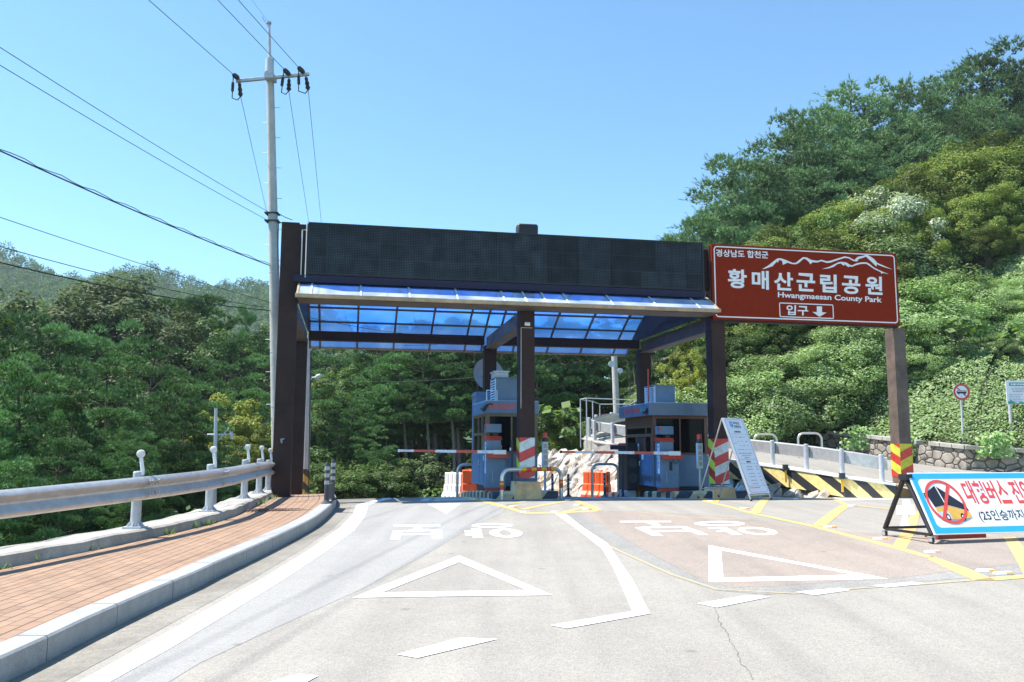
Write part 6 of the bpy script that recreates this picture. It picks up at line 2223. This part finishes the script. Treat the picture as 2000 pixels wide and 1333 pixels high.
def blades(g, C_, D, length, width, jit=.25):
    """narrow triangles from points C_ along D"""
    n = len(C_)
    D = unit(D + g.normal(0, jit, (n, 3)))
    sd = unit(np.cross(D, g.normal(0, 1, (n, 3)))) * (width * g.uniform(.7, 1.2, (n, 1)))
    L_ = length * g.uniform(.7, 1.25, (n, 1))
    return np.stack([C_ - sd, C_ + sd, C_ + D * L_], 1)

def leaves(g, C_, Nn, size, asp=.6):
    n = len(C_)
    Nn = unit(Nn)
    u = unit(np.cross(Nn, g.normal(0, 1, (n, 3))))
    v = np.cross(Nn, u)
    s = size * g.uniform(.65, 1.3, (n, 1))
    return np.stack([C_ - u * s, C_ + v * s * asp, C_ + u * s, C_ - v * s * asp], 1)

def pine_proto(seed, H=10.0, base=.18, spread=2.7, tufts=5200, leafm='pine', lean=0.0, whorls=9, upr=.9, flat=.30, candles=0, tk=.13, bark='bark'):
    g = np.random.default_rng(seed)
    r = random.Random(seed)
    o = thing('pine_tree', 'pine tree', 'tree', (0, 0, 0))
    tr = MB()
    bend = [Vector((0, 0, -1.2))]
    ax, ay = r.uniform(-.3, .3), r.uniform(-.3, .3)
    for k in range(1, 11):
        f = k / 10
        bend.append(Vector((lean * f * H + ax * math.sin(f * 4), ay * math.sin(f * 3.3), f * H * .97)))
    tr.tube(bend, [tk * H / 10 * (1 - .93 * k / 10) + .012 for k in range(11)], 9)
    def tp(f):
        k = min(9, int(f * 10)); q = f * 10 - k
        return bend[k].lerp(bend[k + 1], q)
    pads = []
    for w_ in range(whorls):
        f = base + (1 - base) * (w_ + r.uniform(-.3, .3)) / whorls
        f = min(max(f, .05), .97)
        rel = (f - base) / (1 - base)
        env = spread * (1 - rel) ** .6 * (.6 + .4 * min(1, rel * 4 + .4)) + .2
        nb = r.choice([4, 5, 5, 6]) if rel < .8 else 4
        a0 = r.uniform(0, 6.28)
        for b in range(nb):
            a = a0 + b * 2 * math.pi / nb + r.uniform(-.35, .35)
            L_ = env * r.uniform(.55, 1.15)
            p0 = tp(f)
            dz = r.uniform(-.12, .36) + rel * .45
            p1 = p0 + Vector((math.cos(a) * L_ * .5, math.sin(a) * L_ * .5, L_ * .5 * (dz - .1)))
            p2 = p0 + Vector((math.cos(a) * L_, math.sin(a) * L_, L_ * dz))
            tr.tube([p0, p1, p2], [.04 * (1 - rel) + .016, .026 * (1 - rel) + .01, .008], 5, cap=False)
            npad = max(1, int(L_ / .9))
            for k in range(npad):
                q = (k + 1) / npad
                c = p1.lerp(p2, (q - .5) * 2) if q > .5 else p0.lerp(p1, q * 2)
                for sg_ in ((-1, 1) if L_ > 1.5 else (0,)):
                    side = (sg_ * r.uniform(.12, .42)) * L_ * .5 * q
                    pads.append((c + Vector((-math.sin(a) * side, math.cos(a) * side, r.uniform(-.16, .26))), r.uniform(.36, .68) * (.8 + .3 * (1 - rel))))
    pads.append((tp(.985), .3)); pads.append((tp(.93), .42))
    for k in range(int(14 * (1 - base))):
        pads.append((tp(base + (1 - base) * r.uniform(.05, .95)) + Vector((r.uniform(-.3, .3), r.uniform(-.3, .3), 0)), r.uniform(.35, .55)))
    P = np.array([list(c) for c, _ in pads]); Rr = np.array([s_ for _, s_ in pads])
    wgt = Rr ** 2 / (Rr ** 2).sum()
    idx = g.choice(len(P), tufts, p=wgt)
    d = unit(g.normal(0, 1, (tufts, 3)))
    d[:, 2] = np.abs(d[:, 2])
    rr_ = g.uniform(0.35, 1, (tufts, 1)) ** .5
    off = d * rr_ * Rr[idx][:, None] * [1, 1, flat * 2.6]
    C_ = P[idx] + off
    D = unit(d * [1, 1, .5] + np.array([0, 0, upr]))
    nb = 9
    Cb = np.repeat(C_, nb, 0)
    Db = np.repeat(D, nb, 0)
    V = blades(g, Cb, Db, .20, .025, .45)
    if candles:                      # shaggy shoots standing out of the crown
        ci = g.choice(len(P), candles, p=wgt)
        cd = unit(g.normal(0, 1, (candles, 3)) * [1, 1, .4] + [0, 0, .9])
        c0 = P[ci] + cd * Rr[ci][:, None] * [.9, .9, .6]
        q = g.uniform(0, 1, (candles, 14))
        cc_ = (c0[:, None, :] + cd[:, None, :] * (q[..., None] * .55)).reshape(-1, 3)
        V2 = blades(g, cc_, np.repeat(cd, 14, 0), .19, .017, .55)
        V = np.concatenate([V, V2])
    tr.build('trunk', bark, o)
    np_mesh('crown', V.reshape(-1, 3), 3, leafm, o)
    return o

def broad_proto(seed, H=8.0, R=3.0, n=15000, size=.105, leafm='leaf', base=.25, clumps=70, name='broadleaf_tree', trunk=True, drop=.0, asp=.55):
    g = np.random.default_rng(seed)
    r = random.Random(seed)
    o = thing(name, 'tree', 'tree', (0, 0, 0))
    zc_ = H * (base + (1 - base) * .5)
    hz = H * (1 - base) * .5
    C_ = []
    tr = MB()
    k = 0
    tr.tube([(0, 0, -1.0), (.05, .02, H * base), (-.03, .05, zc_), (.02, 0, H * .85)], [.16 * H / 8, .12 * H / 8, .07 * H / 8, .02], 8)
    while len(C_) < clumps:
        d = unit(g.normal(0, 1, 3))
        if d[2] < -.55: continue
        q = g.uniform(.45, 1.0) ** .5
        lump = 1 + .28 * math.sin(d[0] * 5 + seed) * math.cos(d[1] * 4 + seed * 2)
        c = np.array([d[0] * R * q * lump, d[1] * R * q * lump, zc_ + d[2] * hz * q * lump])
        C_.append(c)
        if k % 3 == 0:
            st = Vector((0, 0, H * base + (c[2] - H * base) * .35))
            md = st.lerp(Vector(c), .5) + Vector((0, 0, -.1))
            tr.tube([st, md, Vector(c)], [.045 * H / 8, .028 * H / 8, .008], 5, cap=False)
        k += 1
    C_ = np.array(C_)
    cr_ = g.uniform(.42, .85, len(C_)) * R / 3
    idx = g.choice(len(C_), n, p=cr_ ** 2 / (cr_ ** 2).sum())
    d = unit(g.normal(0, 1, (n, 3)))
    P = C_[idx] + d * (cr_[idx][:, None]) * g.uniform(.35, 1.05, (n, 1)) ** .6 * [1, 1, .72]
    out = unit(P - [0, 0, zc_ - hz * .3])
    N_ = d * .7 + out * .6 + [0, 0, .7] + g.normal(0, .5, (n, 3))
    V = leaves(g, P, N_, size, asp)
    if trunk:
        tr.build('trunk', 'barkgrey', o)
    np_mesh('crown', V.reshape(-1, 3), 4, leafm, o)
    return o

PROTO = {}
PROTO['pineA'] = (pine_proto(1, 10, .06, 3.0, 9500), 10)
PROTO['pineB'] = (pine_proto(2, 10, .06, 2.6, 9000, whorls=10), 10)
PROTO['pineC'] = (pine_proto(3, 10, .10, 3.4, 9500, whorls=8, flat=.24), 10)
PROTO['pineD'] = (pine_proto(8, 10, .30, 3.1, 5600, whorls=7, lean=.06, flat=.26), 10)
PROTO['tallA'] = (pine_proto(4, 12, .50, 2.3, 4600, lean=-.13, whorls=10, tk=.125, bark='barkpine'), 12)
PROTO['tallB'] = (pine_proto(5, 12, .56, 2.0, 4000, lean=-.07, whorls=9, tk=.12, bark='barkpine'), 12)
PROTO['blueA'] = (pine_proto(6, 10, .08, 3.1, 8500, 'pineblue', whorls=11, upr=1.1, flat=.45, candles=900), 10)
PROTO['blueB'] = (pine_proto(7, 10, .12, 2.8, 7500, 'pineblue', whorls=10, upr=1.2, flat=.48, candles=900), 10)
PROTO['oak'] = (broad_proto(11, 14, 4.2, 26000, .13, 'leafoak', .3, 110), 14)
PROTO['leafA'] = (broad_proto(12, 12, 3.6, 24000, .12, 'leaf', .15, 100), 12)
PROTO['olive'] = (broad_proto(13, 7, 3.2, 34000, .072, 'leafolive', .08, 100), 7)
PROTO['oliveB'] = (broad_proto(14, 7, 2.8, 30000, .07, 'leafolive', .05, 85), 7)
PROTO['leafS'] = (broad_proto(20, 6, 2.4, 24000, .07, 'leaf', .05, 70), 6)
PROTO['yellow'] = (broad_proto(15, 6, 2.2, 9000, .085, 'leafyellow', .15, 50), 6)
PROTO['bush'] = (broad_proto(16, 2.4, 1.7, 6500, .07, 'leaf', -.1, 45, 'bush', False), 2.4)
PROTO['bushB'] = (broad_proto(17, 2.4, 1.5, 5000, .075, 'leafoak', -.1, 40, 'bush', False), 2.4)
PROTO['vbush'] = (broad_proto(18, 3.4, 2.3, 30000, .046, 'vine', -.15, 80, 'vine_bush', False), 3.4)
PROTO['pale'] = (broad_proto(22, 3.4, 1.9, 16000, .055, 'vinepale', -.1, 45, 'vine_bush', False), 3.4)
PROTO['big'] = (broad_proto(19, 2.6, 1.1, 150, .21, 'bigleaf', .05, 30, 'large_leaved_shrub', True, asp=.85), 2.6)
used = set()
tr_ = random.Random(77)

def plant(kind, pos, H, label, group, cat=None, squash=1.0, rz=None):
    root, h0 = PROTO[kind]
    k = H / h0
    rz = tr_.uniform(0, 6.28) if rz is None else rz
    if kind not in used:
        used.add(kind)
        o = root
        o.location = pos; o.rotation_euler = (0, 0, rz); o.scale = (k * squash, k * squash, k)
        o['label'] = label
        if group: o['group'] = group
    else:
        o = dup(root, pos, rz, (k * squash, k * squash, k), label, group)
        if not group and 'group' in o: del o['group']
    o['category'] = cat or {'bush': 'bush', 'bushB': 'bush', 'vbush': 'bush', 'pale': 'bush', 'big': 'shrub'}.get(kind, 'tree')
    return o

def crown_at(kind, u, v, Yd, label, group, squash=1.0, minh=1.2, rz=None):
    """a tree whose top shows at (u, v), standing Yd metres ahead on the terrain"""
    p = AT(u, v, Yd)
    zt = T1(p.x, p.y)
    H = max(minh, p.z - zt)
    if DBG: print('TREE', kind, u, v, Yd, round(H, 1))
    return plant(kind, (p.x, p.y, zt), H, label, group, squash=squash, rz=rz)

LP, LPG = 'layered green pine on the wooded bank left of the guardrail', 'pines on the bank behind the guardrail'
near = [('pineA', 40, 690, 17.5), ('pineB', 150, 770, 16.2), ('pineC', -60, 640, 19), ('pineB', 255, 800, 19), ('pineA', 330, 720, 24), ('pineC', 215, 690, 25), ('pineB', 395, 745, 28), ('pineA', 90, 700, 27), ('pineC', 300, 660, 32), ('pineB', 360, 790, 20.5),
        ('pineA', 470, 655, 40), ('pineC', 525, 690, 36), ('pineB', 500, 760, 31), ('pineC', 430, 700, 34), ('pineA', -20, 590, 36), ('pineB', 150, 640, 36), ('pineA', 200, 630, 42), ('pineC', 60, 640, 34), ('pineA', 345, 572, 52), ('pineB', 395, 578, 50), ('pineC', 435, 606, 52), ('pineA', 510, 655, 50), ('pineB', 20, 600, 48), ('pineC', 265, 610, 50), ('pineB', -90, 560, 40), ('pineA', 540, 660, 48),
        ('pineB', 110, 850, 13.2), ('pineC', -30, 800, 12.2), ('pineA', 270, 850, 15.5), ('pineC', 430, 830, 24), ('pineA', 490, 850, 29)]
for k, (kd, u, v, yv) in enumerate(near):
    if k % 4 == 2: kd = 'pineD'
    crown_at(kd, u, v, yv, LP, LPG, squash=1.05)
crown_at('pineB', 484, 600, 58, 'pointed dark conifer standing alone against the hill left of the tall pole', None, squash=.5)
crown_at('oak', 232, 553, 50, 'large rounded greyish broadleaf tree, tallest crown before the left hills', None, 1.0)
crown_at('oak', 82, 592, 44, 'rounded greyish broadleaf tree near the left edge before the hills', None, .85)
crown_at('oak', 318, 625, 46, 'greyish broadleaf tree right of the tallest rounded crown, among pines', None, .9)
crown_at('yellow', 440, 775, 30, 'yellowish green tree behind the thin pole with the crossarm', None, .9)
crown_at('yellow', 478, 850, 27, 'small yellowish tree low beside the tall pole and guardrail', None, .8)
LB, LBG = 'green broadleaf tree filling gaps between the left pines', 'broadleaf trees among the left pines'
for u, v, yv in ((-120, 640, 30), (20, 760, 30), (180, 760, 32), (260, 730, 36), (410, 650, 46), (530, 655, 58), (560, 650, 58), (120, 605, 62), (-10, 600, 64)):
    crown_at('leafA', u, v, yv, LB, LBG)

# wood behind the gate
TPL, TPG = 'tall slim pine with bare leaning trunk in the wood behind the gate', 'slim pines behind the gate'
for k, (u, v, yv) in enumerate(((772, 640, 44), (800, 650, 46), (826, 640, 42), (850, 655, 45), (872, 640, 41), (893, 660, 44), (915, 645, 40), (938, 640, 43), (960, 640, 39), (985, 650, 42), (1012, 640, 40), (1045, 640, 42), (1075, 640, 39), (1100, 640, 44), (1128, 645, 41), (1155, 640, 43), (1180, 640, 42), (1210, 640, 44), (1240, 640, 41), (1268, 620, 42), (1300, 610, 43), (1335, 600, 42), (905, 640, 50), (980, 640, 52), (1060, 640, 52), (1140, 640, 52), (1220, 640, 52), (1290, 600, 50), (840, 650, 52), (1020, 640, 47), (1085, 640, 48), (1170, 640, 48), (1250, 640, 48), (790, 700, 41), (812, 690, 40), (838, 695, 42.5), (858, 680, 39), (880, 700, 41.5), (902, 690, 38.5), (924, 680, 40.5), (780, 680, 47), (866, 670, 47), (948, 690, 41.5), (1000, 690, 43), (1030, 680, 44), (1065, 690, 43), (1110, 690, 42.5), (1150, 690, 45))):
    crown_at('tallA' if k % 2 else 'tallB', u - 10, v, yv, TPL, TPG, 1.1, rz=tr_.uniform(-.5, .5))
GPL, GPG = 'bushy green pine seen through the left bay of the gate', 'bushy pines behind the left bay'
for kd, u, v, yv in (('pineA', 690, 770, 38), ('pineC', 740, 735, 42), ('pineB', 660, 800, 34), ('pineA', 790, 690, 48), ('pineC', 735, 830, 34), ('pineB', 700, 690, 52), ('pineA', 640, 680, 50), ('pineA', 760, 650, 56), ('pineC', 830, 620, 64), ('pineB', 900, 620, 66), ('pineC', 600, 720, 40), ('pineA', 1010, 620, 60), ('pineB', 1100, 620, 60), ('pineC', 1180, 620, 60), ('pineA', 1260, 600, 60), ('pineB', 1238, 640, 54), ('pineC', 1222, 620, 64), ('pineA', 1290, 640, 52)):
    crown_at(kd, u, v, yv, GPL if u < 920 else 'dense dark pine deep in the wood behind the booths', GPG if u < 920 else 'dark pines behind the booths', 1.05)
for u, v, yv in ((690, 715, 46), (640, 740, 42), (655, 690, 58), (720, 690, 60), (615, 800, 38)):
    crown_at('leafA', u, v, yv, 'rounded broadleaf tree between pines seen through the left bay', 'broadleaf trees behind the left bay', .9)
for u, v, yv in ((640, 905, 31), (700, 900, 33), (745, 890, 35), (790, 905, 33), (835, 895, 34), (620, 870, 34), (955, 905, 34), (680, 930, 30), (760, 925, 31), (560, 940, 30)):
    crown_at('bushB' if int(u) % 4 else 'bush', u, v, yv, 'leafy green bush beyond the crest of the left lane', 'bushes beyond the left lane', 1.35)
for u, v, yv in ((1075, 845, 32), (1300, 760, 40), (1058, 830, 35), (1230, 835, 37), (1185, 835, 39)):
    crown_at('bush', u, v, yv, 'dark leafy bush in the shade behind the ramp bend', 'bushes behind the ramp bend', 1.3)
crown_at('yellow', 1358, 655, 36, 'yellowing tree between the right gate post and the shaded wood', None, .8)
crown_at('yellow', 1345, 690, 34, 'small yellow green tree low behind the roof of the right booth', None, .8)
crown_at('big', 1102, 782, 31.5, 'shrub with very large pale leaves on the grassy mound by the rubble wall', None, 1.25, 1.0)

# slope on the right
HP, HPG = 'blue green pine on the ridge above the right slope', 'pines on the right ridge'
for k, (u, v, yv) in enumerate(((1428, 305, 43), (1395, 400, 41), (1490, 315, 45), (1458, 380, 42), (1545, 225, 52), (1520, 330, 46), (1600, 215, 54), (1655, 165, 56), (1625, 290, 50), (1700, 200, 56), (1690, 290, 50), (1760, 160, 58), (1745, 260, 52), (1815, 165, 58), (1800, 240, 53), (1870, 130, 60), (1920, 100, 61), (1860, 220, 54), (1975, 112, 61), (1940, 200, 55), (2040, 125, 60), (2010, 210, 55), (1580, 330, 48), (1570, 280, 50), (2090, 140, 58), (1350, 450, 46), (1380, 470, 44))):
    crown_at('blueA' if k % 2 else 'blueB', u, v, yv, HP, HPG, 1.15)
MPL, MPG = 'yellow green broadleaf tree on the upper right slope', 'broadleaf trees on the right slope'
for k, (u, v, yv) in enumerate(((1540, 440, 38), (1500, 480, 37), (1600, 410, 40), (1650, 395, 41), (1575, 500, 36), (1710, 360, 42), (1770, 330, 43), (1830, 315, 43), (1640, 470, 37), (1890, 290, 44), (1950, 265, 45), (2010, 255, 45), (1700, 430, 38), (1760, 410, 39), (1820, 395, 40), (1880, 380, 40), (1940, 370, 40), (2000, 360, 40), (1690, 500, 35.5), (1780, 470, 37), (1850, 450, 38), (1920, 440, 38), (1990, 440, 38), (2050, 350, 41), (1420, 520, 38), (1460, 560, 36.5), (1400, 620, 37))):
    crown_at(('olive', 'oliveB', 'leafS')[k % 3], u, v, yv, MPL, MPG, 1.05)
for k, (u, v, yv) in enumerate(((1430, 650, 35), (1480, 640, 34.5), (1540, 620, 34.5), (1600, 590, 35), (1650, 560, 35.5), (1700, 545, 35.5))):
    crown_at('leafS', u, v, yv, 'dark leaved tree in the shade behind the brown sign', 'trees behind the brown sign', 1.1)
VL, VG = 'vine smothered bush on the sunny right slope', 'vine covered bushes on the right slope'
vb = [(1740, 560, 34), (1790, 570, 34), (1850, 545, 35), (1910, 560, 34.5), (1965, 550, 34.5), (1690, 610, 33.5), (1420, 745, 33), (1470, 725, 32.5), (1530, 700, 32.5), (1590, 680, 32.5), (1640, 650, 33), (1690, 450, 38.5), (1400, 780, 35), (2010, 590, 33), (1880, 640, 31.5), (1790, 660, 31.5), (1950, 690, 30.5)]
for u, v, yv in vb:
    crown_at('vbush', u, v, yv, VL, VG, 1.4, .8)
crown_at('big', 1855, 610, 30.8, 'tall shrub with large soft pale leaves on the sunny right slope', None, 1.0, 1.8)
crown_at('big', 1985, 640, 30.2, 'large leaved shrub at the right edge above the notice board', None, 1.1, 1.6)

for (u, v, yv, tx) in ((1735, 372, 39.5, 'highest of three'), (1695, 432, 38.6, 'leftmost, just above the sign'), (1775, 448, 38.0, 'rightmost, above the sign corner')):
    crown_at('pale', u, v, yv, 'pale silvery vine draped over a tree crown, ' + tx, 'pale vine drapes on the upper slope', .8, 2.0)

# vine carpet on the slope
g = np.random.default_rng(42)
n = 360000
X = g.uniform(5, 34, n); Yv = g.uniform(24, 48, n)
dt, _ = sdist(TOE, X, Yv)
keep = (dt > .12) & (dt < 15)
X, Yv, dt = X[keep], Yv[keep], dt[keep]
Z = terrain(X, Yv)
lump = vnoise(X, Yv, .9, 1) * .34 + vnoise(X, Yv, .35, 2) * .16 + vnoise(X, Yv, 2.3, 9) * .5
Pz = np.stack([X, Yv, Z + lump * np.clip(dt / 1.2, .2, 1) * g.uniform(.7, 1.0, len(X)) + .02], -1)
e = .12
gxn = -(vnoise(X + e, Yv, .9, 1) - vnoise(X - e, Yv, .9, 1)) * 2.0
gyn = -(vnoise(X, Yv + e, .9, 1) - vnoise(X, Yv - e, .9, 1)) * 2.0
Nv = np.stack([gxn * .5 - .45, gyn * .5 - .4, np.full(len(X), .9)], -1) + g.normal(0, .36, (len(X), 3))
sz = np.where(vnoise(X, Yv, 1.7, 12) > .55, .066, .044)
V = leaves(g, Pz, Nv, sz[:, None], .75)
o = np_mesh('vine_cover', V.reshape(-1, 3), 4, 'vine')
tag(o, 'dense carpet of bright green vines over the right slope', 'vines', kind='stuff')
# trailing vines over the block wall
V = []
for cx_, cy_, wd_, dr in ((14.6, 25.7, .5, .55), (16.2, 25.2, .6, .7), (13.0, 28.0, .35, .4), (17.5, 24.95, .5, .6), (12.2, 29.8, .6, .6)):
    k = 420
    a = g.normal(0, wd_ * .45, k); h = g.uniform(0, 1, k) ** .7 * (dr + .25)
    zt = .62 + .5 + .2
    X_ = cx_ + a; Y_ = cy_ - .12 - g.uniform(0, .16, k) - a * .15
    zz = T1(cx_, cy_ + 1.0) + .25 - h
    Pq = np.stack([X_, Y_, np.full(k, 0) + zz], -1)
    V.append(leaves(g, Pq, np.tile([-.2, -.9, .5], (k, 1)) + g.normal(0, .4, (k, 3)), .06, .75).reshape(-1, 3))
o = np_mesh('trailing_vines', np.concatenate(V), 4, 'vine')
tag(o, 'tufts of vine hanging over the carved block wall', 'vines', kind='stuff')
# grass on the mound above the rubble wall and at the wood's edge
n = 26000
X = g.uniform(-1.5, 5, n); Yv = g.uniform(29.5, 37, n)
dn, _ = sdist(NEAR, X, Yv); dt, _ = sdist(TOE, X, Yv)
keep = (dn < -.05) & (dt < 0)
X, Yv = X[keep], Yv[keep]
Pz = np.stack([X, Yv, terrain(X, Yv) - .02], -1)
V = blades(g, Pz, np.tile([-.15, -.2, 1.0], (len(X), 1)), .34, .012, .35)
o = np_mesh('grass', V.reshape(-1, 3), 3, 'grass')
tag(o, 'tall pale grass on the mound above the rubble wall', 'grass', kind='stuff')
# weeds at the foot of walls, undergrowth of the woods
n = 60000
X = g.uniform(-26, 6, n); Yv = g.uniform(27, 56, n)
dn, _ = sdist(NEAR, X, Yv)
roadm = (X > -6.4 - (Yv - 28) * .25) & (X < XRP[9][0] + 100) & (Yv < 31)
keep = (dn < -.6) & ~roadm
X, Yv = X[keep], Yv[keep]
Pz = np.stack([X, Yv, terrain(X, Yv) + g.uniform(0, .55, len(X))], -1)
V = leaves(g, Pz, np.tile([0, -.3, 1.0], (len(X), 1)) + g.normal(0, .5, (len(X), 3)), .085, .6)
o = np_mesh('undergrowth', V.reshape(-1, 3), 4, 'leaf')
tag(o, 'low leafy undergrowth on the floor of the wood behind the gate', 'undergrowth', kind='stuff')
n = 36000
X = g.uniform(-22, -5, n); Yv = g.uniform(5, 34, n)
dg2, _ = sdist(GLINE, X, Yv)
keep = (dg2 < -.75)
X, Yv = X[keep], Yv[keep]
Pz = np.stack([X, Yv, terrain(X, Yv) + g.uniform(0, .45, len(X))], -1)
V = leaves(g, Pz, np.tile([0, -.2, 1.0], (len(X), 1)) + g.normal(0, .5, (len(X), 3)), .075, .6)
o = np_mesh('undergrowth', V.reshape(-1, 3), 4, 'leaf')
tag(o, 'low dark undergrowth on the bank below the guardrail', 'undergrowth', kind='stuff')

# far forest on the hills: crowns of coarse leaf faces
cx2, cy2 = [], []
gg = np.random.default_rng(9)
for yv in np.arange(160, 372, 4.6):
    xs = np.arange(-.66 * yv - 6, -.20 * yv + 10, 4.8)
    cx2.append(xs + gg.uniform(-2, 2, len(xs))); cy2.append(np.full(len(xs), yv) + gg.uniform(-2, 2, len(xs)))
cx2 = np.concatenate(cx2); cy2 = np.concatenate(cy2)
cz2 = hillz(cx2, cy2)
m_ = len(cx2)
per = 140
R2_ = gg.uniform(1.9, 3.6, m_)
H2_ = gg.uniform(4, 7.5, m_)
d = unit(gg.normal(0, 1, (m_ * per, 3)))
d[:, 2] = np.abs(d[:, 2])
ctr = np.repeat(np.stack([cx2, cy2, cz2 + H2_ * .45], -1), per, 0)
rr2 = np.repeat(R2_, per)[:, None]; hh2 = np.repeat(H2_, per)[:, None] * .6
P = ctr + d * np.concatenate([rr2, rr2, hh2], 1) * gg.uniform(.75, 1.08, (m_ * per, 1))
V = leaves(gg, P, d + gg.normal(0, .45, d.shape), np.full((len(P), 1), .33), .7)
o = np_mesh('far_forest', V.reshape(-1, 3), 4, 'farleaf')
tag(o, 'hazy forest covering the far hills on the left', 'forest', kind='stuff')

for k, (root, _) in PROTO.items():
    if k not in used:
        for ch in list(root.children):
            bpy.data.objects.remove(ch)
        bpy.data.objects.remove(root)

# ------------------------------------------------------------ air between here and the hills
mb = MB().box(-620, 160, -40, 640, -60, 130)
hz = mb.build('haze', [])
hm, hn, HN, HL = newmat('pale air')
ho = HN.new('ShaderNodeOutputMaterial')
hv_ = HN.new('ShaderNodeVolumePrincipled')
hv_.inputs['Density'].default_value = 0.0003
hv_.inputs['Color'].default_value = (0.80, 0.90, 1.0, 1)
hv_.inputs['Anisotropy'].default_value = 0.2
HL.new(hv_.outputs[0], ho.inputs['Volume'])
hz.data.materials.append(hm)
tag(hz, 'thin pale air over the valley', 'haze', kind='stuff')
